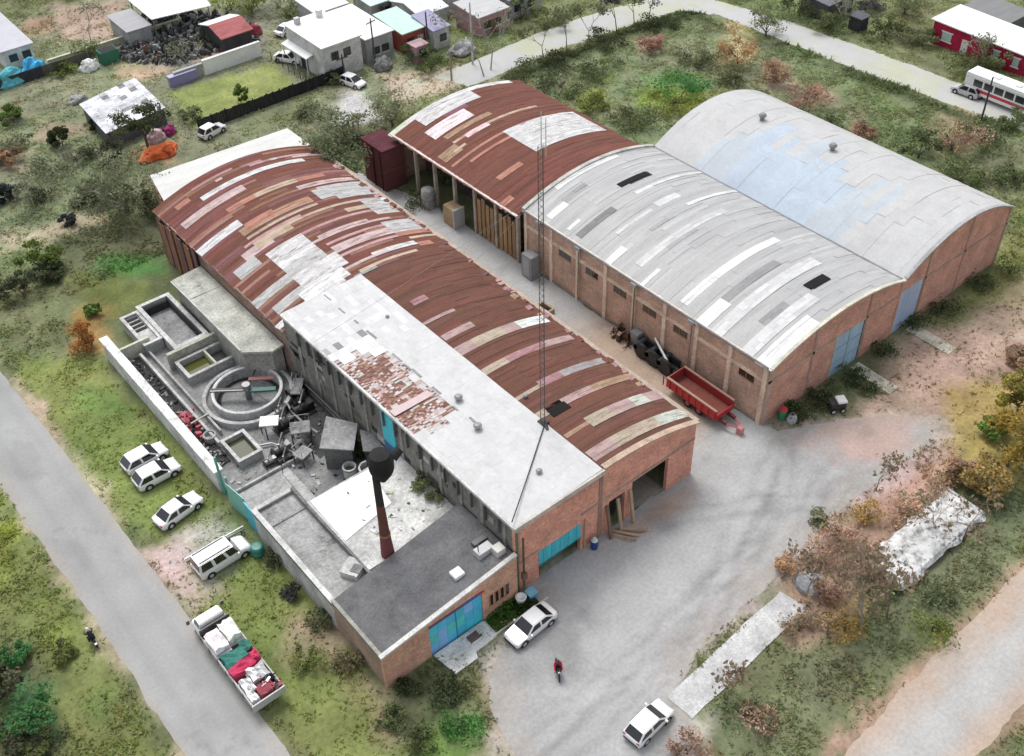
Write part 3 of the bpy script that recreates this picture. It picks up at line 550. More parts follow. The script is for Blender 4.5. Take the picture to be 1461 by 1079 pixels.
mb = MB(); mb.box(0,.28,-.02,6.3,0,3.5,(.33,.25,.19)).box(12.2,12.45,0,6.6,0,4.8,BRICK).box(.28,12.2,6.1,6.3,0,3.5,BRICKT); mb.build('side_wall', 'brick', of)
mb = MB(); mb.box(-.08,.2,0,6.3,zd(0)-.05,zd(0)+.12,(.34,.34,.30)); mb.build('side_coping', 'concrete', of)
mb = MB(); r3 = random.Random(12)
for k in range(6):
    for q in range(3):
        c = r3.choice([(.06,.56,.72),(.08,.52,.78),(.09,.62,.62),(.22,.48,.82)]); mb.box(4.1+k*.825,4.1+(k+1)*.825-.02,-.2,-.12,q*1.13,(q+1)*1.13-.015,vary(c,.08,r3))
gt = mb.build('turquoise_gate', 'paint', of)
mb = MB(); mb.box(6.55,6.61,-.24,-.2,0,3.4,(.05,.2,.26)).box(4.1,9.05,-.23,-.2,3.3,3.4,(.16,.08,.2)); mb.build('gate_frame', 'paint', gt)
mb = MB(); mb.box(4.1,9.05,-.33,-.3,3.45,3.75,(.13,.05,.16)).box(7.2,8.6,-.34,-.31,3.5,3.7,(.03,.12,.45)).box(8.6,9.3,-.34,-.31,3.5,3.72,(.5,.05,.05)); mb.build('signboard', 'paint', of)
for k in range(4):
    w_ = MB().box(9.75+k*.52,10.05+k*.52,-.33,-.28,1.3,2.5,(.035,.025,.02)).build('window', 'glass', of)
    MB().box(9.69+k*.52,9.75+k*.52,-.36,-.3,1.2,2.6,(.38,.22,.15)).build('frame', 'paint', w_)
mb = MB(); mb.box(7.75,8.65,1.1,1.95,zd(8)-.02,zd(8)+.35,WHITE); rh = mb.build('roof_hatch', 'white', of, bevel=.04)
mb = MB(); mb.box(10.2,11.6,1.3,2.1,zd(11)-.1,zd(11)+.5,(.5,.5,.5)).box(10.6,11.9,2.4,2.9,zd(11),zd(11)+.35,(.08,.08,.08)).box(11.3,12.1,.5,1.3,zd(11),zd(11)+.7,(.62,.6,.56)).tube((10.4,1.7,zd(11)),(10.4,1.7,zd(11)+1.3),.05,.05,(.1,.1,.1)); mb.build('roof_unit', 'paint', of, bevel=.03)
# ---- service block behind the office: stained west roof, pale slab
sb = thing('service_block', 'low block of stained slab roofs with a bright white sheet behind the dark office roof', 'building', (6, 12, 0))
mb = MB(); mb.box(.0,3.55,6.35,18.2,2.9,3.1,(.36,.36,.35)); mb.build('stained_roof', 'stain', sb)
mb = MB(); mb.box(3.75,12.55,6.85,15.9,3.5,3.75,(.55,.55,.53)); pr = mb.build('pale_roof', 'stain', sb)
mb = MB(); mb.hexa([(3.9,10.4,3.76),(8.9,11.3,3.76),(9.6,15.6,3.76),(4.0,15.8,3.76),(3.9,10.4,3.82),(8.9,11.3,3.82),(9.6,15.6,3.82),(4.0,15.8,3.82)], (.90,.90,.90)); mb.build('white_sheet', 'white', pr)
mb = MB()
for k in range(26):
    x, y = r3.uniform(6,12.2), r3.uniform(7.2,15.4); mb.obox(x, y, 3.75, 3.83, r3.uniform(.1,.6), r3.uniform(.08,.3), r3.uniform(0,3), r3.choice([(.12,.12,.12),(.7,.7,.7),(.3,.3,.28),(.46,.48,.33)]))
tag(mb.build('roof_debris', 'stain', pr), kind='stuff')
mb = MB(); mb.box(0,.3,6.3,18.3,0,3.35,(.48,.475,.46)).box(3.55,3.78,6.4,18.2,0,3.72,(.2,.2,.195)).box(12.3,12.5,6.9,15.9,0,3.5,CONC).box(.3,12.3,15.95,16.15,0,3.2,(.32,.31,.3)).box(.3,3.6,18.2,18.4,0,3.3,(.42,.41,.39)); mb.build('wall', 'stain', sb)
mb = MB(); mb.box(-.08,.34,6.3,18.4,3.35,3.5,(.60,.60,.585)).box(.3,3.8,18.1,18.5,3.3,3.45,(.5,.5,.48)); mb.build('parapet_coping', 'concrete', sb)
mb = MB(); mb.obox(3.0,8.0,3.1,3.7,1.6,1.5,.5,(.55,.55,.53)).obox(3.1,7.6,3.7,3.75,.8,.8,.5,(.2,.2,.2)); mb.build('roof_box', 'stain', sb)
# ---- chimney
ch = thing('chimney', 'rusty chimney stack with a bulky soot black hopper at its top on the pale slab', 'chimney', (5.71, 7.17, 3.75))
mb = MB(); mb.lathe(5.71, 7.17, [(.54,3.7),(.5,4.6),(.4,6.2)], (.20,.07,.075), 14); mb.build('base_section', 'rust', ch, smooth=True)
mb = MB(); mb.lathe(5.71, 7.17, [(.4,6.2),(.31,9.6)], (.15,.07,.055), 14); mb.build('rusty_section', 'rust', ch, smooth=True)
mb = MB(); mb.lathe(5.71, 7.17, [(.31,9.6),(.27,12.6)], (.035,.032,.03), 14); mb.build('sooty_shaft', 'matte', ch, smooth=True)
mb = MB(); mb.lathe(6.15, 6.9, [(.25,12.1),(.7,12.8),(.92,13.3),(.95,14.3),(.75,14.8),(.01,14.9)], (.018,.018,.018), 12); hd_ = mb.build('hopper', 'matte', ch)
mb = MB(); mb.tube((7.0,6.7,14.0),(7.75,6.75,14.4),.4,.35,(.03,.03,.03),10); mb.build('hopper_inlet', 'matte', hd_)
mb = MB(); mb.lathe(5.71, 7.17, [(.4,6.1),(.46,6.1),(.46,6.3),(.38,6.3)], (.3,.16,.09), 14); mb.build('ring', 'rust', ch)
# ---- the sheds of the east row
def eave_wall(mb, x, y0, y1, z, side, n, c, band=5.1):
    mb.box(min(x,x+.25*side), max(x,x+.25*side), y0, y1, 0, z, c)
sg = thing('grey_vault_shed', 'brick shed with a patched light grey vaulted roof facing the red container', 'shed', (51, 0, 0))
greyst = [(((190,240),(300,150),(460,80)),.9,(.68,.68,.675)),(((140,380),(230,320)),.9,(.68,.68,.675)),(((205,300),(320,225)),1.2,(.29,.29,.29)),(((280,475),(460,325)),.95,(.17,.17,.17)),(((515,207),(640,163)),.75,(.01,.01,.01)),(((550,260),(680,200),(900,152)),.5,(.6,.6,.595)),(((660,310),(760,265)),1.0,(.6,.6,.595)),
 (((810,300),(900,270),(1090,262)),.6,(.68,.68,.675)),(((480,440),(640,340)),.6,(.52,.52,.515)),(((430,580),(530,520)),.8,(.68,.68,.675)),(((600,690),(690,615)),.85,(.68,.68,.675)),(((570,600),(750,470),(990,335)),.8,(.52,.52,.515)),(((780,790),(1000,620),(1230,478)),.95,(.68,.68,.675)),(((970,770),(1240,585)),.85,(.26,.26,.26)),(((880,870),(1000,790)),1.0,(.68,.68,.675)),(((960,930),(1200,720),(1416,575)),1.0,(.56,.56,.555)),(((1160,890),(1280,805)),.8,(.26,.26,.26)),(((1100,1020),(1260,880),(1416,770)),1.2,(.57,.57,.565)),(((1180,1065),(1416,880)),1.9,(.68,.68,.675)),(((230,440),(300,380)),.6,(.6,.6,.595)),(((640,420),(760,360)),.5,(.35,.35,.35)),(((700,520),(860,430)),.5,(.36,.36,.36))]
S2 = V2.stripes(greyst, (740,200), 3.371)+[(Vector((50.6,3.8,0)),Vector((53.6,3.85,0)),.95,50.7,53.4,(.01,.01,.01))]
mb = MB(); V2.roof(lambda c: mb, -.35, 33.1, zincf, S2, seed=11, sw=.45); mb.build('vaulted_roof', 'zinc', sg)
mb = MB(); eave_wall(mb, 41.5, .1, 33, 7.0, 1, 8, BRICKT); wl = mb.build('alley_wall', 'brick', sg)
for k in range(9):
    y = .1+k*4.07; MB().box(41.32,41.5,y-.0,y+.42,0,6.9,(.74,.585,.45)).build('concrete_column', 'concrete', wl)
mb = MB(); mb.box(41.36,41.5,.55,32.6,4.95,5.3,(.70,.55,.42)).box(41.3,41.52,.3,32.9,6.75,7.0,(.74,.60,.46)).box(41.36,41.5,.55,32.6,.0,.35,(.3,.25,.21)); mb.build('ring_beam', 'concrete', wl)
for k in (0,2,3,4,5,6):
    y = 1.5+k*4.07; w_ = MB().box(41.42,41.49,y,y+1.7,4.15,4.85,(.045,.03,.022)).build('window', 'glass', wl)
    MB().box(41.37,41.44,y-.05,y+1.75,4.05,4.15,(.34,.22,.15)).box(41.38,41.43,y+.8,y+.88,4.15,4.85,(.25,.15,.1)).build('frame', 'paint', w_)
mb = MB(); mb.prism([(41.5,0)]+V2.arc(41.55,60.4,16,-.06)+[(60.45,0),(60.2,0)]+[(55.3,0),(55.3,5.0),(51.1,5.0),(51.1,0)], 'y', -.05, .25, (.58,.33,.25)); wf2 = mb.build('gable_wall', 'brick', sg)
mb = MB(); mb.box(41.5,51,-.11,-.05,5.0,5.3,(.44,.33,.26)).box(55.4,60.4,-.11,-.05,5.0,5.25,(.42,.3,.23)).box(41.5,41.9,-.11,-.05,0,7.0,(.44,.35,.28)).box(47.5,47.85,-.11,-.05,0,8.2,(.43,.29,.24)).box(55.35,55.7,-.11,-.05,0,8.4,(.40,.25,.19)); mb.build('gable_beam', 'concrete', wf2)
mb = MB(); arch_strip(mb, V2, 41.3, 60.45, -.42, -.1, -.05, .12, (.58,.56,.46)); mb.build('arched_coping', 'concrete', sg)
mb = MB(); arch_strip(mb, V2, 41.3, 60.45, 32.9, 33.35, -.05, .22, (.50,.49,.45)); mb.build('rear_coping', 'concrete', sg)
mb = MB()
for k in range(6): mb.box(51.1+k*.7,51.1+(k+1)*.7-.02,.0,.06,0,5.0,vary((.36,.52,.66),.08,r3))
db = mb.build('blue_door', 'paint', sg); MB().box(53.16,53.22,-.04,.0,0,5,(.2,.3,.4)).box(51.1,55.3,-.05,-.01,1.6,1.72,(.26,.40,.52)).box(51.1,55.3,-.05,-.01,3.3,3.42,(.26,.40,.52)).build('door_rail', 'paint', db); MB().box(50.95,51.1,-.09,.02,0,5.15,(.5,.45,.38)).box(55.3,55.42,-.09,.02,0,5.15,(.45,.32,.25)).box(51.1,55.3,-.09,.02,5.0,5.15,(.5,.42,.34)).build('door_frame', 'concrete', wf2)
mb = MB(); mb.tube((41.2,.0,6.95),(41.2,33,6.95),.11,.11,(.2,.22,.24),6)
for y in (30.5,24.5,16.5,9.0): mb.tube((41.25,y,6.9),(41.25,y,.2),.06,.06,(.26,.26,.27),6).box(41.0,41.3,y-.35,y+.35,6.5,6.9,(.42,.45,.48))
mb.build('gutter', 'steel', sg)
mb = MB(); mb.box(60.2,60.75,0,33.2,6.95,7.12,(.22,.22,.23)); mb.build('valley_gutter', 'steel', sg)
mb = MB(); mb.prism([(41.7,0)]+V2.arc(41.8,60.2,12,-.1)+[(60.2,0)], 'y', 32.7, 32.9, BRICKT); mb.build('rear_wall', 'brick', sg)
skylight(V2, 49.9, 54.0, 27.8, .75, sg); skylight(V2, 50.7, 53.5, 3.85, .95, sg)
sw_ = thing('white_vault_shed', 'wide brick shed with a clean white vaulted roof at the far side', 'shed', (69.75, 0, 0))
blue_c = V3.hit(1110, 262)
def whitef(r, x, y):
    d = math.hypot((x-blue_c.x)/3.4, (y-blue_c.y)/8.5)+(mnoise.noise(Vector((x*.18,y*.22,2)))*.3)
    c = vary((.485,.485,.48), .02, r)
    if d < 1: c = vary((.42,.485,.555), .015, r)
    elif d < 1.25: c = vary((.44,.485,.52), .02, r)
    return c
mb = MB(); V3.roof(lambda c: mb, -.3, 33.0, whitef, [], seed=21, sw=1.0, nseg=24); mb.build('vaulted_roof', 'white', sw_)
mb = MB(); mb.prism([(60.6,0)]+V3.arc(60.6,79.0,16,-.06)+[(79.1,0),(64.6,0),(64.6,5.2),(60.95,5.2),(60.95,0)], 'y', 0, .25, (.56,.32,.245)); wf3 = mb.build('gable_wall', 'brick', sw_)
mb = MB(); mb.box(64.7,79,-.06,0,5.0,5.25,(.40,.29,.23)).box(64.65,64.95,-.06,0,0,8.4,(.34,.25,.17)).box(71.3,71.65,-.06,0,0,9.6,(.42,.27,.22)).box(78.7,79.1,-.06,0,0,7.1,(.40,.3,.24)); mb.build('gable_beam', 'concrete', wf3)
mb = MB(); arch_strip(mb, V3, 60.6, 79.2, -.4, -.02, -.05, .1, (.40,.40,.40)); mb.build('arched_coping', 'concrete', sw_)
mb = MB()
for k in range(5): mb.box(60.95+k*.73,60.95+(k+1)*.73-.02,.04,.1,0,5.2,vary((.40,.50,.68),.08,r3))
mb.build('blue_door', 'paint', sw_)
mb = MB(); mb.box(78.85,79.1,.25,33,0,7.05,BRICKT).prism([(60.8,0)]+V3.arc(60.9,79,12,-.1)+[(79,0)], 'y', 32.6, 32.8, BRICKT); mb.build('outer_wall', 'brick', sw_)
for x, y in ((69.78,25.8),(70.3,16.6)):
    z = V3.z(x); mb = MB(); mb.lathe(x, y, [(.25,z-.05),(.25,z+.4),(.42,z+.45),(.46,z+.6),(.3,z+.8),(.02,z+.85)], (.22,.22,.22), 12); mb.build('roof_ventilator', 'paint', sw_)
rs_ = thing('rusted_vault_shed', 'open-sided shed with a rusted vault and a big white patch behind the grey shed', 'shed', (50.4, 45, 0))
redst = [(((70,300),(180,215),(350,105),(620,45),(800,45)),1.6,P_WHITE),(((60,320),(180,260)),1.2,P_PG),(((210,250),(360,180),(560,110)),2.7,P_WHITE),(((370,230),(520,160)),.8,(.24,.12,.14)),(((290,325),(420,260),(530,215)),1.9,(.78,.68,.70)),(((380,350),(500,290),(640,215)),.5,P_TAN),(((410,385),(560,305),(700,240),(940,175)),.5,P_CREAM),(((520,335),(650,275)),.9,(.72,.55,.56)),(((440,500),(560,415),(700,330)),.4,P_SALM),(((540,480),(640,415),(780,355)),.6,P_SALM),(((695,575),(830,500)),.9,P_SALM),(((790,368),(900,330),(1250,270)),5.9,(.58,.58,.575)),(((360,470),(450,420)),1.6,P_TAN),(((700,750),(790,690)),.5,P_SALM),(((430,440),(520,390)),.4,P_CREAM)]
S4 = V4.stripes(redst, (540,110), 4.058)
mb = MB(); V4.roof(lambda c: mb, 33.4, 56.6, rustf, S4, seed=31, sw=.42); mb.build('vaulted_roof', 'rust', rs_)
for k in range(7): MB().box(40.9,41.25,33.6+k*3.7,33.95+k*3.7,0,6.3,(.42,.36,.3)).build('column', 'concrete', rs_)
mb = MB(); mb.box(40.85,41.0,33.4,56.5,5.95,6.3,(.62,.54,.46)).box(40.45,40.75,33.3,56.6,6.3,6.42,(.66,.58,.54)); mb.build('eave_beam', 'concrete', rs_)
mb = MB(); mb.box(45,45.2,33.4,56.4,0,5.9,(.10,.09,.085)).box(59.8,60.05,33.4,56.4,0,6.3,BRICKT).prism([(41.2,0)]+V4.arc(41.2,59.9,12,-.1)+[(59.9,0)], 'y', 56.2, 56.4, BRICKT); mb.build('inner_wall', 'brick', rs_)
mb = MB()
for k in range(10): mb.box(41.02,41.1,34.2+k*.75,34.75+k*.75,.2,4.9+.3*math.sin(k*2.),vary((.34,.22,.12),.25,r3))
mb.build('timber_slats', 'rust', rs_)
# ------------------------------------------------------------------ treatment yard west of the factory
r4 = random.Random(44)
mb = MB(); mb.box(.5,12.6,18.4,47.5,0,.3,(.29,.29,.285)); pv = mb.build('plant_pavement', 'stain'); pv['kind'] = 'structure'
cw = thing('compound_wall', 'long pale concrete wall with a thick light top beside the grass verge', 'wall', (.3, 36, 0))
mb = MB(); mb.box(.0,.5,25.0,48.3,0,2.4,(.58,.58,.575)); mb.build('wall', 'stain', cw)
mb = MB(); mb.box(-.12,.72,24.9,48.5,2.4,2.62,(.80,.80,.78)); mb.build('wall_top', 'stain', cw)
mb = MB(); mb.box(.7,4.0,46.4,46.7,0,1.9,(.55,.55,.45)).box(4,11,42.2,42.6,0,2.2,(.45,.45,.38)); mb.build('return_wall', 'stain', cw)
gw = thing('entrance_gate', 'turquoise sheet gate with a green post between the long wall and the office block', 'gate', (.3, 21.5, 0))
mb = MB(); mb.box(.1,.2,18.5,20.3,0,2.7,(.07,.42,.55)); mb.build('gate_leaf', 'paint', gw)
mb = MB(); mb.obox(.15,21.8,0,2.8,.08,2.6,.12,(.20,.47,.42)); mb.build('open_gate_leaf', 'paint', gw)
mb = MB(); mb.tube((.2,24.6,0),(.2,24.6,4.6),.14,.11,(.10,.36,.30),8).tube((.2,23.3,0),(.2,23.3,3.2),.1,.1,(.15,.4,.36),8); mb.build('post', 'paint', gw)
def tank(name, label, x0, x1, y0, y1, h, wall, floor, fz, floorc, group=None, top=(.55,.55,.53)):
    t = thing(name, label, 'tank', ((x0+x1)/2, (y0+y1)/2, 0), 0, group)
    mb = MB(); w = wall
    mb.box(x0,x1,y0,y0+w,.02,h,(.40,.40,.39)).box(x0,x1,y1-w,y1,.02,h,(.40,.40,.39)).box(x0,x0+w,y0+w,y1-w,.02,h,(.42,.42,.41)).box(x1-w,x1,y0+w,y1-w,.02,h,(.36,.36,.35)); mb.build('tank_wall', 'stain', t)
    mb = MB(); mb.box(x0-.06,x1+.06,y0-.06,y0+w+.03,h,h+.08,top).box(x0-.06,x1+.06,y1-w-.03,y1+.06,h,h+.08,top).box(x0-.06,x0+w+.03,y0+w+.03,y1-w-.03,h,h+.08,top).box(x1-w-.03,x1+.06,y0+w+.03,y1-w-.03,h,h+.08,top); mb.build('rim', 'stain', t)
    mb = MB(); mb.box(x0+w,x1-w,y0+w,y1-w,.31,fz,floorc); mb.build(floor, 'stain', t); return t
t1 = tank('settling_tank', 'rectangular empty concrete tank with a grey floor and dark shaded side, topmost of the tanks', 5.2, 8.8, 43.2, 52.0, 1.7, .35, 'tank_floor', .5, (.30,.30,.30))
mb = MB(); mb.box(8.3,8.44,43.6,51.6,.5,1.5,(.05,.05,.05)).box(5.6,8.2,51.3,51.45,.5,1.4,(.05,.05,.05)); mb.build('painted_tank_shade', 'stain', t1)  # dark strips along two inner sides paint the shade inside the tank
t2 = tank('inlet_box', 'small concrete box with four dark slots on the outer side of the empty tank', 3.2, 5.1, 45.9, 51.6, 1.5, .25, 'tank_floor', 1.3, (.46,.46,.45))
mb = MB()
for k in range(4): mb.box(3.5,4.75,48.6+k*.7,49.0+k*.7,1.31,1.36,(.03,.03,.03))
mb.build('slot', 'matte', t2)
t3 = tank('algae_tank', 'rectangular concrete basin split by a beam into green water and a dark half', 4.4, 9.9, 38.9, 41.9, 1.3, .25, 'basin_floor', .45, (.10,.10,.095))
mb = MB(); mb.box(4.65,7.3,39.2,41.6,.46,.7,(.085,.09,.02)); mb.build('green_water', 'glass', t3)
mb = MB(); mb.box(7.3,7.5,39.1,41.7,.5,1.36,(.52,.52,.40)); mb.build('dividing_beam', 'concrete', t3)
t4 = tank('dark_basin', 'square basin of dark green water in a pale rim near the gate', 2.6, 4.9, 26.0, 29.4, 1.2, .22, 'basin_floor', .5, (.06,.06,.055))
mb = MB(); mb.box(2.85,4.65,26.3,29.1,.51,.75,(.07,.075,.035)); mb.build('dark_water', 'glass', t4)
mb = MB(); mb.box(.85,2.4,27.5,46.2,.31,.4,(.055,.055,.055)); o = tag(mb.build('drain_channel', 'stain'), 'long dark drainage channel along the inside of the pale wall', 'channel')
mb = MB(); mb.box(2.4,2.65,29.6,45.8,.31,1.0,(.50,.50,.48)).box(3.3,3.5,31,45.8,.31,.9,(.42,.42,.41)); o = tag(mb.build('channel_kerb', 'stain'), 'pair of long pale concrete kerbs between the channel and the round tank', 'kerb')
# round clarifier
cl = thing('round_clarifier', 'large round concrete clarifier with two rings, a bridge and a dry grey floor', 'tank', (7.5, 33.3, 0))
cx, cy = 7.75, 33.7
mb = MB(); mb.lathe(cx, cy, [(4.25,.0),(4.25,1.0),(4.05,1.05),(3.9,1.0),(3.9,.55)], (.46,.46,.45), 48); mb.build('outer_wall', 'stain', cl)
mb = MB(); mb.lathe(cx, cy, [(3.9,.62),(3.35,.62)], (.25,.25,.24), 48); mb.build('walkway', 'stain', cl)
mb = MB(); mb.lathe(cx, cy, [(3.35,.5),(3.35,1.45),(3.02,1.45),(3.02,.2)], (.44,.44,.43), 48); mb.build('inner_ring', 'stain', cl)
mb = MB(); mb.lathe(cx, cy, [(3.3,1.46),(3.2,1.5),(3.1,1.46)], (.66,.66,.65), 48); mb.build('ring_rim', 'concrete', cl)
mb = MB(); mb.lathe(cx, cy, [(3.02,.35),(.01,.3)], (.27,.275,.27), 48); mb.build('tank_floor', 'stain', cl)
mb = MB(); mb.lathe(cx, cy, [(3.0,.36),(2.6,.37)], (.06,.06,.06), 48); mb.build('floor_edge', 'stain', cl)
mb = MB(); mb.tube((cx,cy,.3),(cx,cy,1.9),.3,.22,(.20,.20,.20),10).tube((cx,cy,1.5),(cx,cy,2.1),.4,.4,(.3,.3,.3),10); mb.build('centre_column', 'steel', cl)
mb = MB(); mb.obox(cx-1.4,cy+1.15,1.4,1.55,3.3,.28,math.radians(-38),(.06,.06,.06)).obox(cx-1.6,cy+.95,1.4,1.6,3.1,.12,math.radians(-38),(.30,.30,.30)).tube((cx+.2,cy-.3,1.4),(cx+.7,cy-2.9,1.4),.06,.06,(.15,.15,.15),6).tube((cx,cy,1.5),(cx+2.2,cy+2.1,1.5),.07,.07,(.1,.1,.1),6); mb.build('bridge', 'steel', cl)
mb = MB(); mb.obox(cx+1.75,cy+.35,1.45,1.62,2.4,.42,math.radians(-36),(.33,.15,.15)); mb.build('red_beam', 'paint', cl)
mb = MB(); mb.obox(cx+1.05,cy-1.05,1.4,1.6,2.5,.5,math.radians(-36),(.035,.13,.11)); mb.build('green_beam', 'paint', cl)
# machinery and sheds in the yard
def machine(name, label, x, y, s=1., c=(.09,.09,.09), seed=1, z=.3):
    r = random.Random(seed); t = thing(name, label, 'machine', (x, y, z)); 
    MB().box(x-.9*s,x+.9*s,y-.6*s,y+.6*s,z,z+.22*s,(.12,.12,.12)).build('base_frame', 'steel', t, bevel=.02)
    mb = MB(); mb.tube((x-.7*s,y,z+.6*s),(x+.5*s,y,z+.6*s),.34*s,.34*s,c,12).box(x+.35*s,x+.85*s,y-.35*s,y+.35*s,z+.2*s,z+1.0*s,vary(c,.4,r)); mb.build('motor_body', 'steel', t, bevel=.02)
    mb = MB(); mb.tube((x-.3*s,y-.3*s,z+.8*s),(x-.3*s,y-.3*s,z+1.6*s),.1*s,.1*s,(.3,.3,.3),8).tube((x-.3*s,y-.3*s,z+1.5*s),(x+.7*s,y+.8*s,z+1.5*s),.09*s,.09*s,(.2,.2,.2),8).tube((x+.7*s,y+.8*s,z+1.5*s),(x+.7*s,y+.8*s,z),.09*s,.09*s,(.2,.2,.2),8); mb.build('pipe', 'steel', t)
    mb = MB(); mb.tube((x-.85*s,y-.05,z+.6*s),(x-.72*s,y-.05,z+.6*s),.5*s,.5*s,(.05,.05,.05),14); mb.build('flywheel', 'steel', t); return t
machine('pump', 'black pump set with pipework under the white panel beside the round clarifier', 8.2, 27.9, 1.1, (.06,.06,.06), 1)
machine('pump', 'grey motor and pipes just outside the round clarifier toward the gate', 6.4, 25.3, 1.0, (.16,.16,.16), 2)
machine('pump', 'low black motor in the open floor before the stained roof', 6.0, 24.0, .8, (.03,.03,.03), 3)
machine('pump', 'dark machine in the shade between the clarifier and the factory wall', 10.6, 28.5, 1.2, (.05,.05,.05), 4)
machine('pump', 'black compressor against the factory wall at the back of the plant yard', 11.4, 31.0, 1.1, (.04,.04,.04), 5)
wp = thing('panel_table', 'bright white square panel on dark legs beside the clarifier', 'table', (7.2, 28.6, 0))
MB().obox(7.0,28.2,1.75,1.87,1.7,1.3,-.6,(.80,.80,.79)).build('panel_top', 'white', wp)
for a, b in ((-.7,-.5),(.7,-.5),(-.7,.5),(.7,.5)): MB().tube((7.0+a,28.2+b,.3),(7.0+a,28.2+b,1.75),.06,.06,(.1,.1,.1),6).build('leg', 'steel', wp)
def hut(name, label, cat, pts, h, roofc, wallc, over=.25, mat='stain', slope=0., door=True):
    cxx = sum(p[0] for p in pts)/4; cyy = sum(p[1] for p in pts)/4; t = thing(name, label, cat, (cxx, cyy, 0))
    ex = [(cxx+(p[0]-cxx)*(1+over/1.5), cyy+(p[1]-cyy)*(1+over/1.5)) for p in pts]; hs = [h+slope, h+slope*.5, h, h+slope*.5]
    MB().hexa([(p[0],p[1],.0) for p in pts]+[(p[0],p[1],q-.02) for p, q in zip(pts, hs)], wallc).build('wall', 'stain', t)
    MB().hexa([(p[0],p[1],q) for p, q in zip(ex, hs)]+[(p[0],p[1],q+.12) for p, q in zip(ex, hs)], roofc).build('roof', mat, t)
    return t
hut('plant_shed', 'long shed with a mottled grey sheet roof in the middle of the plant yard', 'shed', [(8.4,21.0),(10.2,19.3),(12.0,21.5),(10.6,23.6)], 2.9, (.30,.30,.295), (.16,.16,.155), .3, 'stain', .25)
hut('plant_shed', 'smaller dark grey roofed shed against the teal hatch of the factory wall', 'shed', [(10.9,18.3),(12.3,17.2),(12.5,19.6),(12.0,20.4)], 2.9, (.21,.21,.21), (.1,.1,.1), .3, 'stain', .2)
bl = thing('soot_shed', 'dark hooded boiler casing against the factory wall behind the pale slab', 'shed', (12, 17, 0))
MB().lathe(11.5, 17.0, [(.8,0),(.85,2.4),(1.0,2.5),(.95,2.8),(.5,3.1),(.02,3.2)], (.05,.05,.05), 11).build('hood', 'matte', bl)
MB().box(10.9,12.55,16.2,17.9,0,2.6,(.05,.05,.05)).build('boiler_casing', 'matte', bl)
for x, y, s_, lb in ((9.5,18.9,.62,'small white cylindrical vessel left of its twin by the sooty shed'),(10.65,17.8,.8,'larger open white cylindrical vessel next to the sooty shed')):
    t = thing('vessel', lb, 'vessel', (x,y,0)); MB().lathe(x, y, [(s_*.9,0),(s_,1.6),(s_*.8,1.62),(s_*.75,.9),(.01,.88)], (.66,.66,.65), 20).build('drum', 'stain', t, smooth=False)
    MB().lathe(x, y, [(s_*.62,1.2),(.01,1.25)], (.08,.08,.08), 16).build('opening', 'matte', t); MB().lathe(x, y, [(s_+.03,1.45),(s_+.06,1.55),(s_+.03,1.62)], (.4,.4,.4), 20).build('hoop', 'steel', t)
sc = MB()
for k in range(150):
    x, y = r4.uniform(8.4,12.3), r4.uniform(22.5,32.5)
    if (x-cx)**2+(y-cy)**2 < 20 or abs(x-10.4)+abs(y-21.5) < 2.5: continue
    sc.obox(x, y, .3, .33+abs(r4.gauss(0,.12)), r4.uniform(.08,.5), r4.uniform(.05,.2), r4.uniform(0,3.1), r4.choice([(.08,.08,.08),(.13,.13,.13),(.22,.22,.21),(.33,.33,.32),(.16,.15,.14)]), r4.uniform(-.05,.05))
for k in range(120):
    x, y = r4.uniform(.9,2.3), r4.uniform(27,46); sc.obox(x, y, .4, .45+abs(r4.gauss(0,.15)), r4.uniform(.1,.6), r4.uniform(.05,.3), r4.uniform(0,3.1), r4.choice([(.04,.04,.04),(.10,.10,.10),(.30,.30,.29)]), r4.uniform(-.08,.08))
for k in range(90):
    x, y = r4.uniform(1,12), r4.uniform(18.8,27); sc.obox(x, y, .3, .34+abs(r4.gauss(0,.07)), r4.uniform(.1,.5), r4.uniform(.05,.3), r4.uniform(0,3.1), r4.choice([(.08,.08,.08),(.5,.5,.49),(.26,.26,.25)]), r4.uniform(-.04,.04))
o = tag(sc.build('scrap_litter', 'stain'), 'dark loose scrap and debris littering the plant yard floor', 'debris', kind='stuff')
mb = MB()
for k in range(26):
    x, y = 1.9+r4.gauss(0,.45), 34.2+r4.gauss(0,1.0); mb.obox(x, y, .4, .6+abs(r4.gauss(0,.35)), r4.uniform(.2,.7), r4.uniform(.15,.5), r4.uniform(0,3), r4.choice([(.50,.12,.15),(.34,.08,.10),(.42,.2,.2)]), r4.uniform(-.15,.15))
tag(mb.build('tarpaulin_heap', 'cloth'), 'crumpled red tarpaulin heap in the dark channel by the pale wall', 'tarpaulin')
t = thing('drum', 'round grey concrete drum in the dark channel beyond the red heap', 'drum', (2.3,31.0,0)); MB().lathe(2.3, 31.0, [(.55,.3),(.6,1.1),(.45,1.12),(.42,.7),(.01,.68)], (.42,.42,.41), 16).build('shell', 'stain', t); MB().lathe(2.3,31.0,[(.6,1.0),(.65,1.05),(.6,1.12)],(.5,.5,.5),16).build('rim','stain',t)
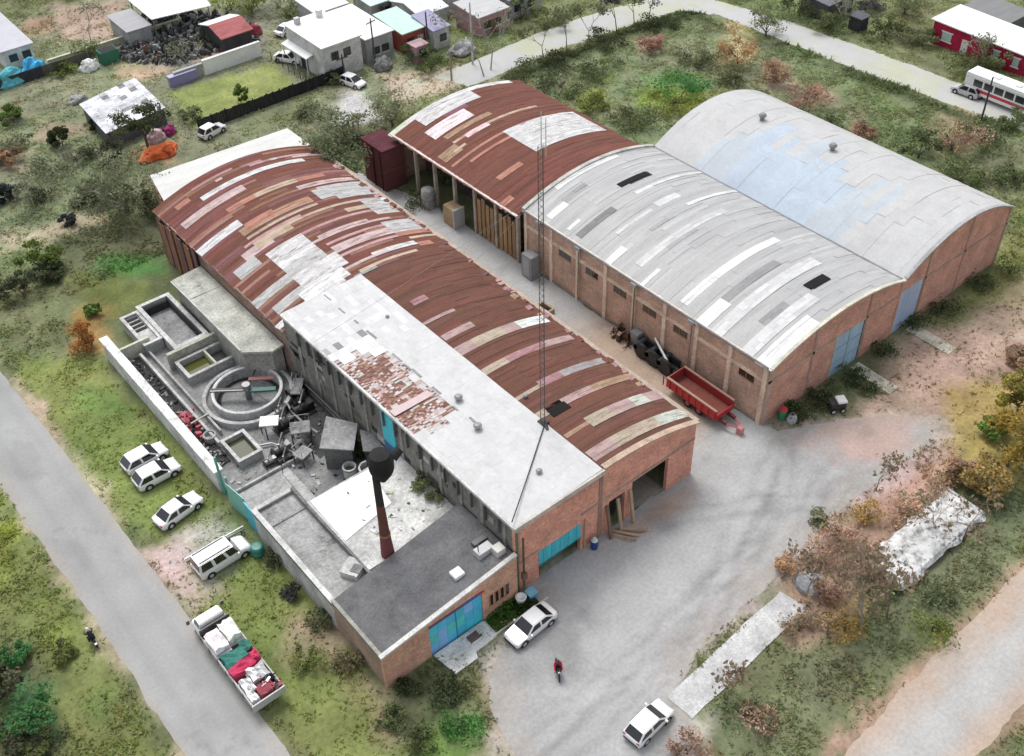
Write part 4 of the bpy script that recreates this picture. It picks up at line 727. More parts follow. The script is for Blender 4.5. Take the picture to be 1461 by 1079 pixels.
# ------------------------------------------------------------------ radio mast
ma = thing('radio_mast', 'slender lattice radio mast rising from the edge of the white roof', 'mast', (21.35, 6.85, 8.1))
legs = [(21.35+.22*math.cos(a), 6.85+.22*math.sin(a)) for a in (0.3, 2.4, 4.5)]
ZT = 36.0
for x, y in legs: MB().tube((x,y,8.05),(x,y,ZT-2.5),.035,.03,(.12,.12,.13),6).build('mast_leg', 'steel', ma)
mb = MB()
for k in range(50):
    z = 8.2+k*.55
    if z > ZT-3: break
    for i in range(3): a, b = legs[i], legs[(i+1)%3]; mb.tube((a[0],a[1],z),(b[0],b[1],z+.55),.02,.02,(.22,.22,.22),4,False)
mb.build('lattice', 'steel', ma)
mb = MB(); mb.tube((21.35,6.85,ZT-3),(21.35,6.85,ZT),.045,.03,(.6,.6,.6),6).tube((21.75,6.85,ZT-3.4),(21.75,6.85,ZT-.6),.035,.035,(.62,.62,.62),6).box(21.35,21.8,6.83,6.87,ZT-2.6,ZT-2.54,(.4,.4,.4)); mb.build('antenna', 'paint', ma)
mb = MB(); mb.box(21.0,21.7,6.5,7.2,8.05,8.35,(.05,.05,.05)).tube((21.3,6.5,8.2),(21.0,5.9,8.2),.2,.12,(.06,.06,.06)); mb.build('base_shoe', 'steel', ma)
def wire(p, q, r, c, sag, name, label, cat):
    mb = MB(); P = [Vector(p).lerp(Vector(q), k/10)-Vector((0,0,sag*(1-(2*k/10-1)**2))) for k in range(11)]
    for a, b in zip(P, P[1:]): mb.tube(a, b, r, r, c, 5, False)
    return tag(mb.build(name, 'matte'), label, cat)
wire((21.2,6.5,8.35),(12.55,.2,8.5),.05,(.05,.05,.05),.12,'cable','black cable running over the white roof from the mast foot to its front corner','cable')
wire((21.35,6.85,30),(32.3,30,6.3),.012,(.4,.4,.4),.1,'guy_wire','thin guy wire from the mast down to the yard side eave','wire')
wire((21.35,6.85,30),(12.7,28,8.1),.012,(.4,.4,.4),.1,'guy_wire','thin guy wire from the mast down to the west edge of the white roof','wire')
# corner post on the front of the tall wall and small things there
fp = thing('utility_post', 'dark post with a meter box between the office and the tall brick front', 'post', (12.95,-.55,0))
MB().tube((12.95,-.55,0),(12.95,-.55,7.0),.1,.08,(.09,.10,.06),8).build('post_shaft', 'matte', fp); MB().box(12.75,13.15,-.75,-.4,2.2,2.9,(.18,.1,.07)).build('meter_box', 'paint', fp)
wbn = thing('bin', 'white tub standing at the foot of the dark corner post', 'bin', (12.3,-.9,0)); MB().lathe(12.3,-.9,[(.32,0),(.42,.8),(.36,.82),(.01,.6)],WHITE,14).build('tub','white',wbn); MB().lathe(12.3,-.9,[(.42,.76),(.46,.8),(.4,.84)],WHITE,14).build('rim','white',wbn)
bbx = thing('crate', 'sky blue crate between the white tub and the garage shutter', 'crate', (13.2,-1.0,0)); MB().box(12.85,13.6,-1.4,-.7,0,.75,(.16,.42,.58)).build('body','paint',bbx,bevel=.04); MB().box(12.8,13.65,-1.45,-.65,.75,.83,(.2,.47,.62)).build('lid','paint',bbx,bevel=.02)
dr = thing('drum', 'dark blue drum with a pale top beside the garage doorway', 'drum', (20.35,-.6,0)); MB().lathe(20.35,-.6,[(.3,0),(.32,.5),(.3,.95)],(.02,.05,.22),16).build('shell','paint',dr); MB().lathe(20.35,-.6,[(.3,.95),(.24,1.05),(.1,1.3),(.01,1.32)],(.55,.66,.6),16).build('funnel','paint',dr)
for k, (x, c, lb) in enumerate(((21.9,(.20,.13,.09),'dark timber post leaning by the small doorway of the brick front'),(24.5,(.45,.33,.23),'pale timber post standing between the two openings of the brick front'),(23.1,(.42,.30,.21),'pale sawn plank leaning inside the narrow opening'))):
    tag(MB().hexa([(x,-.9,0),(x+.3,-.9,0),(x+.3,-.7,0),(x,-.7,0),(x,-.25,3.5),(x+.3,-.25,3.5),(x+.3,-.1,3.5),(x,-.1,3.5)],c).build('timber_post','matte',bevel=.02),lb,'post')
ps = thing('plank_stack', 'stack of sawn planks on the ground left of the big doorway', 'planks', (23.6,-1.5,0))
for k in range(7): MB().obox(22.6+k*.28,-1.2-(k%2)*.2,.02+.09*(k%3),.1+.09*(k%3),.24,2.2,.5+.06*k,vary((.46,.34,.25),.2)).build('plank','matte',ps)
fs_ = thing('front_steps', 'white concrete entrance pad with a small brown hatch before the turquoise gate', 'slab', (6.4,-1.4,0))
MB().prism([(4.2,-.35),(8.9,-.35),(8.9,-2.1),(6.8,-2.2),(6.6,-2.7),(4.5,-2.7)],'z',.0,.16,(.66,.66,.64)).build('pad','concrete',fs_); hb = MB().box(7.0,7.9,-1.5,-.75,.16,.3,(.12,.09,.085)).build('hatch','matte',fs_); MB().box(6.9,8.0,-1.6,-1.5,.16,.33,OFFW).box(6.9,8.0,-.75,-.65,.16,.33,OFFW).build('hatch_frame','concrete',hb)
kb = tag(MB().box(8.9,14.2,-2.0,-1.85,0,.14,(.55,.54,.45)).box(8.9,9.05,-1.85,-.4,0,.12,(.5,.5,.44)).build('kerb','concrete'),'pale kerb edging the small front lawn behind the white saloon','kerb')
# ------------------------------------------------------------------ things in the alley
rc = thing('skip_trailer', 'bright red open tipper body standing at the mouth of the alley', 'container', (39.2,5.5,0))
x0,x1,y0,y1 = 38.0,40.4,2.4,8.6
mb = MB(); mb.box(x0,x0+.12,y0,y1,.9,1.95,(.46,.012,.022)).box(x1-.12,x1,y0,y1,.9,1.95,(.30,.03,.035)); mb.build('side_panel','paint',rc)
mb = MB(); mb.box(x0+.12,x1-.12,y1-.12,y1,.9,2.05,(.30,.05,.045)); mb.build('head_board','paint',rc); mb = MB(); mb.box(x0+.12,x1-.12,y0,y0+.1,.9,1.5,(.40,.03,.035)); mb.build('tailgate','paint',rc)
MB().box(x0+.12,x1-.12,y0+.1,y1-.12,.9,1.05,(.20,.07,.055)).build('bed','rust',rc)
mb = MB(); mb.box(x0-.06,x0+.16,y0,y1,1.95,2.07,(.36,.22,.17)).box(x1-.16,x1+.06,y0,y1,1.95,2.07,(.36,.22,.17)); mb.build('top_rail','paint',rc)
for k in range(9): MB().box(x0-.07,x0,y0+.1+k*.8,y0+.2+k*.8,.9,1.95,(.36,.015,.022)).build('rib','paint',rc)
mb = MB(); mb.box(x0+.5,x0+.75,y0-.8,y1,.6,.9,(.12,.03,.03)).box(x1-.75,x1-.5,y0-.8,y1,.6,.9,(.12,.03,.03)).tube((x0+.6,y0-.8,.75),(39.2,y0-2.1,.7),.08,.08,(.45,.10,.10),6).tube((x1-.6,y0-.8,.75),(39.2,y0-2.1,.7),.08,.08,(.45,.10,.10),6).box(38.95,39.45,y0-2.2,y0-1.7,.0,.8,(.5,.2,.2)); mb.build('chassis','paint',rc)
for x in (x0+.15,x1-.35):
    for y in (4.6,6.0):
        w_ = MB().tube((x,y,.48),(x+.3,y,.48),.48,.48,(.03,.03,.03),16).build('wheel','rubber',rc); MB().tube((x-.02,y,.48),(x+.32,y,.48),.24,.24,(.35,.1,.1),10).build('rim','paint',w_)
def scrap(name, label, x, y, lx, ly, h, n, seed, cols, cat='scrap', z=0.):
    r = random.Random(seed); mb = MB()
    for k in range(n):
        a, b = r.uniform(-.5,.5)*lx, r.uniform(-.5,.5)*ly; hh = h*r.uniform(.3,1)*(1-min(1,abs(a/lx)+abs(b/ly))*.5)
        if r.random() < .5: mb.obox(x+a, y+b, z, z+hh, r.uniform(.1,.8), r.uniform(.06,.4), r.uniform(0,3.1), r.choice(cols), r.uniform(-.2,.2))
        else: mb.tube((x+a,y+b,z+r.uniform(0,hh)), (x+a+r.uniform(-.8,.8),y+b+r.uniform(-.8,.8),z+hh), .05, .05, r.choice(cols), 6)
    return tag(mb.build(name,'steel'),label,cat)
sl = thing('scrap_machine', 'dark derelict machine with gear wheels and frames against the alley wall', 'machine', (40.2,13.5,0))
mb = MB(); mb.box(39.6,41.0,11.0,16.0,.3,.6,(.06,.065,.07)).box(39.7,39.9,11.2,15.8,.6,1.2,(.05,.055,.06)).box(40.7,40.9,11.2,15.8,.6,1.4,(.05,.055,.06)); mb.build('bed_frame','steel',sl)
for y in (12.0,13.6,15.2):
    MB().tube((39.4,y,.9),(39.75,y,.9),.85,.85,(.045,.05,.055),18).build('gear_wheel','steel',sl); MB().tube((39.4,y+.7,1.1),(41.1,y+.7,1.1),.3,.3,(.08,.09,.1),12).build('roller','steel',sl)
mb = MB(); mb.box(40.2,41.1,16.3,17.4,.0,1.7,(.30,.34,.37)); mb.build('gearbox','steel',sl,bevel=.08); MB().tube((39.8,11.6,1.2),(41.0,14.8,1.9),.12,.12,(.7,.7,.68),8).build('white_shaft','paint',sl)
scrap('scrap_heap','rusty brown frames and posts piled at the far end of the derelict machine',40.4,18.4,1.6,3.0,1.3,40,61,[(.16,.10,.07),(.10,.07,.055),(.22,.14,.1)])
scrap('scrap_heap','black tangled metal parts between the derelict machine and the red tipper',40.4,10.3,1.4,1.6,1.0,30,62,[(.05,.05,.055),(.10,.11,.12),(.2,.22,.24)])
for o in bpy.data.objects:
    if o.name.startswith('scrap_machine') or (o.name.startswith('scrap_heap') and 'derelict' in o.get('label','')): o.location.x += .3; o.location.y -= 1.4
tb = thing('trough', 'small timber framed pit box with a dark inside on the alley floor', 'box', (37.4,25.4,0))
mb = MB(); mb.box(36.4,38.2,24.6,24.8,0,.5,(.40,.29,.20)).box(36.4,38.2,26.2,26.4,0,.5,(.40,.29,.20)).box(36.4,36.6,24.8,26.2,0,.5,(.36,.26,.18)).box(38.0,38.2,24.8,26.2,0,.5,(.36,.26,.18)); mb.build('frame','matte',tb); MB().box(36.6,38.0,24.8,26.2,.02,.06,(.03,.02,.015)).build('dark_bottom','matte',tb)
rt_ = thing('rusted_tank', 'tall dark rusted steel tank block at the back of the alley', 'tank', (40.2,56.6,0))
mb = MB()
for k in range(4): mb.box(38.3+.02*(k%2),41.3-.02*(k%2),55.0+k*1.1,56.08+k*1.1,0,5.3,vary((.13,.05,.05),.15))
mb.build('shell','rust',rt_); MB().box(38.2,41.4,54.9,59.5,5.3,5.5,(.10,.035,.045)).build('top_plate','rust',rt_)
mb = MB(); mb.tube((38.25,55.6,0),(38.25,55.6,5.3),.08,.08,(.07,.03,.02)).tube((38.25,57.2,0),(38.25,57.2,5.3),.08,.08,(.07,.03,.02)).box(38.2,41.3,54.93,54.98,2.6,2.8,(.16,.09,.04)); mb.build('rib','rust',rt_)
tk = thing('water_tank', 'grey cylindrical water tank under the eave behind the rusted tank', 'tank', (41.6,49.6,0)); MB().lathe(40.3,49.2,[(.8,0),(.85,1.2),(.8,2.3),(.4,2.5),(.01,2.5)],(.33,.33,.33),18).build('shell','stain',tk,smooth=True); MB().lathe(40.3,49.2,[(.82,1.1),(.88,1.2),(.82,1.3)],(.2,.2,.2),18).build('band','steel',tk)
cb = thing('crate_stack', 'tan wooden crate with a grey side under the rusted shed eave', 'crate', (40.4,44.5,0)); MB().box(39.6,41.0,43.6,45.4,0,2.4,(.42,.30,.18)).build('body','matte',cb,bevel=.03); MB().box(39.55,41.05,43.3,43.55,0,2.5,(.45,.45,.45)).build('side_panel','paint',cb)
gb = thing('cabinet', 'grey metal cabinet standing by the corner of the grey vaulted shed', 'cabinet', (40.4,31.0,0)); MB().box(39.8,41.0,30.2,31.8,0,2.9,(.25,.26,.27)).build('body','paint',gb,bevel=.04); MB().box(39.77,39.8,30.5,31.5,.3,2.6,(.33,.34,.35)).build('door','paint',gb)
# ramps before the shed doors
for x0_, x1_, yy, lb in ((53.6,55.0,-5.2,'narrow pale concrete ramp leading from the nearer blue door'),(62.5,63.9,-5.5,'narrow pale concrete ramp leading from the farther blue door')):
    tag(MB().hexa([(x0_,yy,0),(x1_,yy,0),(x1_,-.6,0),(x0_,-.6,0),(x0_,yy,.05),(x1_,yy,.05),(x1_,-.6,.18),(x0_,-.6,.18)],(.55,.52,.43)).build('ramp','stain'),lb,'ramp')
# white roof wreck in the thicket, lower right
hp = thing('collapsed_roof', 'long low collapsed white roof, stained and overgrown in the thicket', 'ruin', (41,-17.6,0))
mb = MB(); N1, N2 = 40, 14
def hpv(i, j):
    x, y = 35.0+11.7*i/N1, -19.6+3.9*j/N2; e = 1 if i in (0,N1) or j in (0,N2) else 0
    return (x+e*mnoise.noise(Vector((y*1.3,x*.9,3)))*.45, y+e*mnoise.noise(Vector((x*.9,y,5)))*.45, .85+.25*math.sin(math.pi*j/N2)+mnoise.noise(Vector((x*.5,y*.7,9)))*.18-.3*e)
for i in range(N1):
    for j in range(N2):
        if i < 6 and j > 8: continue
        P = [hpv(i,j),hpv(i+1,j),hpv(i+1,j+1),hpv(i,j+1)]; mb.quad(P,(.66,.66,.65)); 
mb.build('roof_sheet','wreck',hp); MB().box(35.6,46.3,-19.2,-16.1,.0,.5,(.24,.24,.22)).build('rubble_base','stain',hp,bevel=.08); MB().hexa([(46.3,-19.5,0),(46.7,-19.5,0),(46.7,-15.8,0),(46.3,-15.8,0),(46.4,-19.4,1.0),(46.6,-19.4,1.0),(46.6,-15.9,1.1),(46.4,-15.9,1.1)],(.5,.5,.5)).build('end_wall','stain',hp)
cm = tag(MB().lathe(30.6,-14.4,[(1.15,0),(1.1,.45),(.8,.6),(.01,.66)],(.34,.35,.36),14).build('concrete_lump','stain'),'grey rounded concrete block at the top end of the pale path','block')

# more plant in the yard: platforms, pipe runs and frames
dk = MB(); dk.prism([(8.6,22.5),(12.4,23.6),(12.5,33.2),(11.6,33.4),(11.9,30),(10.2,28.2),(8.6,27.2)],'z',.31,.36,(.10,.10,.10)); tag(dk.build('stained_floor','stain'),'dark oily concrete floor between the clarifier and the factory wall','floor')
tag(MB().box(.7,5.8,18.6,23.4,.3,.5,(.45,.45,.44)).build('floor_slab','stain'),'pale raised floor slab inside the turquoise gate','slab')
tag(MB().box(.9,8.2,23.5,23.7,.3,.8,(.5,.5,.49)).build('kerb','stain'),'low pale concrete kerb across the yard behind the raised floor slab','kerb')
def platform(label, x, y, z, lx, ly, rot=0., c=(.30,.30,.30)):
    t = thing('platform', label, 'platform', (x,y,0)); MB().obox(x,y,z,z+.12,lx,ly,rot,c).build('deck','stain',t)
    for a in (-.45,.45):
        for b in (-.45,.45): u, v = a*lx, b*ly; MB().tube((x+u*math.cos(rot)-v*math.sin(rot),y+u*math.sin(rot)+v*math.cos(rot),.3),(x+u*math.cos(rot)-v*math.sin(rot),y+u*math.sin(rot)+v*math.cos(rot),z),.07,.07,(.12,.12,.12),6).build('leg','steel',t)
    mb = MB()
    for b in (-.48,.48):
        v = b*ly; P = [(x+a*lx*math.cos(rot)-v*math.sin(rot), y+a*lx*math.sin(rot)+v*math.cos(rot)) for a in (-.48,.48)]
        mb.tube((*P[0],z+.9),(*P[1],z+.9),.035,.035,(.4,.4,.4),5).tube((*P[0],z),(*P[0],z+.9),.03,.03,(.4,.4,.4),5).tube((*P[1],z),(*P[1],z+.9),.03,.03,(.4,.4,.4),5)
    mb.build('handrail','steel',t); return t
platform('steel platform with handrails between clarifier and grey roofed shed',8.6,25.4,2.0,1.8,1.5,-.5)
platform('narrow railed walkway platform reaching the clarifier from the factory wall',11.3,30.4,1.9,2.2,1.0,.9,(.22,.22,.22))
platform('small railed platform over the black motors near the shed',7.4,23.2,1.3,1.4,1.2,.3,(.38,.38,.37))
def piperun(label, pts, r, c):
    mb = MB()
    for a, b in zip(pts, pts[1:]): mb.tube(a, b, r, r, c, 8)
    return tag(mb.build('pipe','steel'), label, 'pipe')
piperun('grey pipe crossing from the clarifier to the grey roofed shed',[(9.9,30.6,.9),(9.6,28.6,.9),(9.4,26.0,1.4),(9.4,23.6,2.2)],.13,(.32,.32,.32))
piperun('dark pipe running along the foot of the factory wall in the plant yard',[(12.2,33,1.6),(12.2,24.2,1.6),(11.4,23.6,1.6),(11.4,22.9,2.4)],.12,(.10,.10,.10))
piperun('pale pipe between the square basin and the black pumps',[(4.9,27.4,.6),(6.2,26.8,.6),(6.6,25.6,.8),(7.2,24.3,.5)],.1,(.5,.5,.49))
piperun('black pipe on the floor from the pumps to the stained roof wall',[(6.2,25.2,.45),(5.0,22.8,.42),(4.9,18.5,.42)],.09,(.07,.07,.07))
piperun('grey pipe bridging the dark channel to the round tank',[(.9,33.4,1.0),(3.6,33.6,1.0)],.1,(.42,.42,.41))
machine('pump','dark gear motor under the railed walkway platform',10.9,29.6,.8,(.07,.07,.07),8)
machine('pump','black pump at the edge of the clarifier nearest the white panel',9.0,29.9,.8,(.05,.05,.05),9)
machine('pump','grey pump on the pale floor just before the dark motors',4.9,24.8,.7,(.3,.3,.3),10)
# ------------------------------------------------------------------ vehicles (front toward +x in their own space)
def wheels(t, xs, hw, r, w=.2, rimc=(.5,.5,.5)):
    for x in xs:
        for s_ in (-1,1):
            y = s_*hw; wh = MB().tube((x,y-w/2,r),(x,y+w/2,r),r,r,(.02,.02,.02),18).build('wheel','rubber',t,world=False); MB().tube((x,y+s_*(w/2+.0),r),(x,y+s_*(w/2+.012),r),r*.62,r*.55,rimc,14).build('rim','paint',wh,world=False)
def loft_body(stations, c, mat, name, t, bevel=.05):
    """stations: (x, half width, z low, z high, top half width)"""
    mb = MB(); n = len(stations)
    for x, hw, zl, zh, tw in stations:
        mb.v += [(x,-hw*.92,zl),(x,-hw,zl+(zh-zl)*.35),(x,-hw,zl+(zh-zl)*.72),(x,-tw,zh),(x,tw,zh),(x,hw,zl+(zh-zl)*.72),(x,hw,zl+(zh-zl)*.35),(x,hw*.92,zl)]
    for i in range(n-1):
        for k in range(8): mb.f.append((i*8+k,i*8+(k+1)%8,(i+1)*8+(k+1)%8,(i+1)*8+k)); mb.c.append(c)
    mb.f.append(tuple(range(8))); mb.f.append(tuple(range((n-1)*8,n*8))); mb.c += [c,c]
    return mb.build(name,mat,t,bevel=bevel,world=False)
def make_car(name, label, c=(.80,.80,.80), kind='sedan', cat='car'):
    t = thing(name, label, cat, (0,0,0), 0.0001)
    if kind == 'sedan': L, bw, belt, rf = 4.35, .86, .88, 1.42; G = [(1.05,.82),(.30,.68),(-1.0,.68),(-1.78,.79)]; st = [(2.17,.70,.32,.62,.6),(2.02,.82,.24,.72,.72),(1.2,bw,.2,.86,.78),(.9,bw,.2,.90,.80),(-1.6,bw,.2,.95,.80),(-2.0,.83,.24,.95,.76),(-2.17,.74,.34,.86,.68)]
    elif kind == 'hatch': L, bw, belt, rf = 3.9, .84, .9, 1.48; G = [(1.05,.80),(.28,.68),(-1.35,.68),(-1.9,.76)]; st = [(1.95,.68,.32,.62,.58),(1.8,.8,.24,.74,.7),(1.1,bw,.2,.88,.76),(.85,bw,.2,.92,.78),(-1.6,bw,.2,.96,.78),(-1.85,.81,.26,.95,.75),(-1.95,.75,.36,.86,.7)]
    else: L, bw, belt, rf = 4.7, .92, 1.05, 1.95; G = [(1.35,.84),(.85,.78),(-2.2,.78),(-2.32,.84)]; st = [(2.35,.76,.34,.7,.66),(2.2,.88,.26,.84,.76),(1.5,bw,.22,1.02,.84),(1.3,bw,.22,1.06,.86),(-2.1,bw,.22,1.08,.86),(-2.35,.88,.3,1.05,.84)]
    loft_body(st, c, 'car', 'body', t)
    (xa,wa),(xb,wb),(xc,wc),(xd,wd) = G; zb = belt; zr = rf
    cab = MB(); P = [(xa,-wa,zb),(xa,wa,zb),(xd,wd,zb),(xd,-wd,zb),(xb,-wb,zr),(xb,wb,zr),(xc,wc,zr),(xc,-wc,zr)]; cab.hexa([P[0],P[1],P[2],P[3],P[4],P[5],P[6],P[7]], c); cabin = cab.build('cabin','car',t,bevel=.06,world=False)
    def inset(q, k=.1, out=.016):
        ctr = sum((Vector(v) for v in q), Vector())/4; nn = (Vector(q[1])-Vector(q[0])).cross(Vector(q[3])-Vector(q[0])).normalized()
        if nn.dot(ctr-Vector(((xa+xd)/2,0,(zb+zr)/2-.2))) < 0: nn = -nn
        return [Vector(v).lerp(ctr,k)+nn*out for v in q]
    g = (.012,.013,.016)
    MB().quad(inset([P[0],P[1],P[5],P[4]],.1), g).build('windscreen','glass',cabin,world=False); MB().quad(inset([P[3],P[2],P[6],P[7]],.14), g).build('rear_window','glass',cabin,world=False)
    for s_ in (0,1):
        a, b, d, e = (P[0],P[3],P[7],P[4]) if s_ == 0 else (P[1],P[2],P[6],P[5]); L_ = lambda u, v, k: Vector(u).lerp(Vector(v),k)
        for k0, k1 in (((.04,.5),(.53,.97)) if kind != 'van' else ((.02,.28),(.32,.62),(.66,.97))):
            q = [L_(a,b,k0),L_(a,b,k1),L_(e,d,k1),L_(e,d,k0)]; MB().quad(inset(q,.12), g).build('side_window','glass',cabin,world=False)
    xw = L/2-.78; wheels(t, (xw,-xw+.05), bw-.1, .31)
    for x in (xw,-xw+.05):
        for s_ in (-1,1): MB().tube((x,s_*(bw-.02),.33),(x,s_*(bw+.006),.33),.39,.39,(.03,.03,.03),18).build('wheel_arch','rubber',t,world=False)
    for s_ in (-1,1):
        MB().box(L/2-.17,L/2-.02,s_*.58-.15,s_*.58+.15,.58,.72,(.55,.58,.6)).build('headlight','glass',t,bevel=.02,world=False); MB().box(-L/2-.0,-L/2+.1,s_*.62-.13,s_*.62+.13,.68,.86,(.35,.02,.02)).build('tail_light','paint',t,bevel=.02,world=False)
        MB().box(xa-.35,xa-.2,s_*(bw+.1)-.1,s_*(bw+.1)+.1,zb-.02,zb+.13,c).build('mirror','car',t,bevel=.02,world=False)
    MB().box(L/2-.1,L/2+.03,-.65,.65,.3,.48,(.05,.05,.05)).build('bumper','rubber',t,world=False); MB().box(-L/2-.03,-L/2+.08,-.65,.65,.34,.5,(.08,.08,.08)).build('bumper','rubber',t,world=False)
    if kind == 'van':
        MB().box(-2.1,.7,-.6,-.55,1.97,2.03,(.1,.1,.1)).box(-2.1,.7,.55,.6,1.97,2.03,(.1,.1,.1)).build('roof_rail','paint',t,world=False)
    return t
R = math.radians
PG = 'white cars parked on the road verge'
c1 = make_car('parked_car','white saloon with a dark windscreen parked on the front lawn edge by the office',kind='sedan'); c1.location = (11.3,-3.25,0); c1.rotation_euler.z = R(183)
c2 = dup(c1,(-3.9,25.1,0),R(10),'white saloon parked nose to the wall, nearest of the three verge cars to the gate',PG)
v1 = make_car('parked_car','white van at the far end of the row on the verge, close beside its twin',kind='hatch'); v1.location = (-3.35,32.7,0); v1.rotation_euler.z = R(3); v1['group'] = PG; v1.scale = (1.05,1.08,1.02)
v2 = dup(v1,(-3.4,30.2,0),R(1),'white hatchback in the middle of the three parked on the verge',PG)
h1 = make_car('parked_car','white hatchback with dark glass at the bottom edge of the gravel yard',kind='hatch'); h1.location = (12.3,-14.9,0); h1.rotation_euler.z = R(5)
vn = make_car('parked_van','white van with black roof rails and open rear lying before the turquoise gate',kind='van',cat='van'); vn.location = (-3.5,18.1,0); vn.rotation_euler.z = R(2)
lr = thing('pole_rack','black and white pole rack lying along the far side of the white van','rack',(-3.4,19.6,0))
MB().box(-6.0,-.6,19.45,19.55,.55,.65,(.03,.03,.03)).box(-6.0,-.6,19.75,19.85,.6,.7,(.75,.75,.75)).build('rail','paint',lr)
for x in (-5.5,-3.2,-1.0): MB().tube((x,19.5,0),(x,19.5,.6),.05,.05,(.05,.05,.05),6).build('leg','paint',lr)
gb2 = thing('bin','dark teal barrel on the grass between the white van and the wall','bin',(-.9,16.9,0)); MB().lathe(-.9,16.9,[(.5,0),(.55,.5),(.5,1.0),(.4,1.03),(.01,1.0)],(.03,.20,.16),16).build('shell','paint',gb2,smooth=True); MB().lathe(-.9,16.9,[(.54,.3),(.58,.35),(.54,.4)],(.05,.28,.22),16).build('hoop','paint',gb2)
c6 = dup(h1,(50.4,80.6,0),R(-75),'small white car in the pale drive beyond the black fence'); c7 = dup(c1,(47.6,93.0,0),R(-60),'white car parked in front of the big white house')
c8 = make_car('parked_car','silver car on the street beside the front of the white bus',c=(.42,.43,.44),kind='hatch'); c8.location = (109.4,23.3,0); c8.rotation_euler.z = R(92)
c9 = dup(h1,(29.3,81.6,0),R(15),'small white car under the near end of the black fence')
c10 = dup(c1,(52.4,101.5,0),R(20),'white car half hidden behind the white houses')
# ---- lorry
lo = thing('flatbed_lorry','old flatbed lorry loaded with bales and scrap at the edge of the paved road','lorry',(-7.35,8.8,0),R(90.5))
x0,x1 = -5.0,2.7
MB().box(x0,4.6,-.45,-.3,.65,.9,(.06,.06,.06)).box(x0,4.6,.3,.45,.65,.9,(.06,.06,.06)).build('chassis','steel',lo,world=False)
MB().box(x0,x1,-1.25,1.25,.9,1.08,(.20,.15,.12)).build('bed_floor','matte',lo,world=False)
for s_ in (-1,1):
    sd_ = MB().box(x0,x1,s_*1.25-.05,s_*1.25+.05,1.0,1.55,(.34,.34,.33)).build('side_board','paint',lo,world=False)
    for k in range(7): MB().box(x0+.1+k*1.25,x0+.2+k*1.25,s_*1.31-.03,s_*1.31+.03,.9,1.6,(.15,.15,.15)).build('stake','steel',sd_,world=False)
MB().box(x0-.1,x0,-1.35,1.35,.85,1.6,(.44,.44,.43)).build('tailgate','paint',lo,world=False); MB().box(x1,x1+.1,-1.25,1.25,1.0,2.2,(.05,.05,.05)).build('headboard','paint',lo,world=False)
cb_ = loft_body([(4.75,1.0,.55,1.25,.9),(4.6,1.15,.5,1.5,1.05),(3.9,1.18,.5,1.62,1.1),(3.7,1.18,.5,1.7,1.1),(3.0,1.18,.5,1.75,1.1),(2.9,1.15,.5,1.7,1.1)],(.76,.76,.75),'car','cab',lo,.06)
MB().hexa([(4.3,-1.08,1.55),(4.3,1.08,1.55),(3.0,1.08,1.6),(3.0,-1.08,1.6),(3.85,-.95,2.45),(3.85,.95,2.45),(3.0,.98,2.5),(3.0,-.98,2.5)],(.78,.78,.77)).build('cab_roof','car',lo,bevel=.07,world=False)
MB().quad([(4.27,-.95,1.68),(4.27,.95,1.68),(3.92,.85,2.38),(3.92,-.85,2.38)],(.015,.016,.02)).build('windscreen','glass',cb_,world=False)
for s_ in (-1,1):
    MB().quad([(4.1,s_*1.075,1.7),(3.2,s_*1.085,1.7),(3.2,s_*1.0,2.35),(3.85,s_*1.0,2.35)],(.015,.016,.02)).build('side_window','glass',cb_,world=False); MB().box(4.25,4.35,s_*1.45-.12,s_*1.45+.12,1.6,2.0,(.1,.1,.1)).box(4.25,4.3,min(s_*1.1,s_*1.4),max(s_*1.1,s_*1.4),1.85,1.9,(.1,.1,.1)).build('mirror','paint',cb_,world=False); MB().box(4.72,4.8,s_*.75-.15,s_*.75+.15,.8,1.0,(.6,.6,.58)).build('headlight','glass',lo,world=False)
MB().box(4.7,4.86,-1.1,1.1,.5,.7,(.12,.12,.12)).build('bumper','paint',lo,world=False); wheels(lo,(3.8,-1.6,-2.8),1.02,.48,.3,(.3,.3,.3))
def local(x, y): a = R(90.5); return (-7.35+x*math.cos(a)-y*math.sin(a), 8.8+x*math.sin(a)+y*math.cos(a))
def lump(name, label, cat, lx, ly, sx, sy, sz, c, mat='cloth', z=1.09, seed=1, n=3):
    r = random.Random(seed); x, y = local(lx, ly); t = thing(name, label, cat, (x,y,z)); mb = MB(); i = 0
    bm = bmesh.new(); bmesh.ops.create_cube(bm, size=1.); bmesh.ops.subdivide_edges(bm, edges=bm.edges[:], cuts=n, use_grid_fill=True)
    for v in bm.verts:
        k = 1+mnoise.noise(v.co*2.3+Vector((seed*3.1,0,0)))*.22; v.co = Vector((v.co.x*sx*k, v.co.y*sy*k, (v.co.z+.5)*sz*(1+mnoise.noise(v.co*3+Vector((0,seed,0)))*.3 if v.co.z > 0 else 1)))
    ids = {}
    for v in bm.verts: ids[v] = len(mb.v); mb.v.append((x+v.co.x*math.cos(R(90.5))-v.co.y*math.sin(R(90.5)), y+v.co.x*math.sin(R(90.5))+v.co.y*math.cos(R(90.5)), z+max(0,v.co.z)))
    for f in bm.faces: mb.f.append(tuple(ids[v] for v in f.verts)); mb.c.append(vary(c,.12,r))
    bm.free(); o = mb.build('bundle',mat,t); 
    a = MB(); a.obox(x,y,z+sz*.3,z+sz*.36,sy*1.12,sx*1.12,R(.5),vary(c,.3,r)); a.build('strap','cloth',t); return t
lump('wrapped_bale','white wrapped bale on the lorry bed, road side just behind the cab','bale',1.3,.6,1.9,1.1,1.0,(.80,.74,.76),seed=1); lump('wrapped_bale','white wrapped bale on the lorry bed, grass side just behind the cab','bale',1.5,-.62,1.8,1.1,1.1,(.78,.78,.72),seed=2)
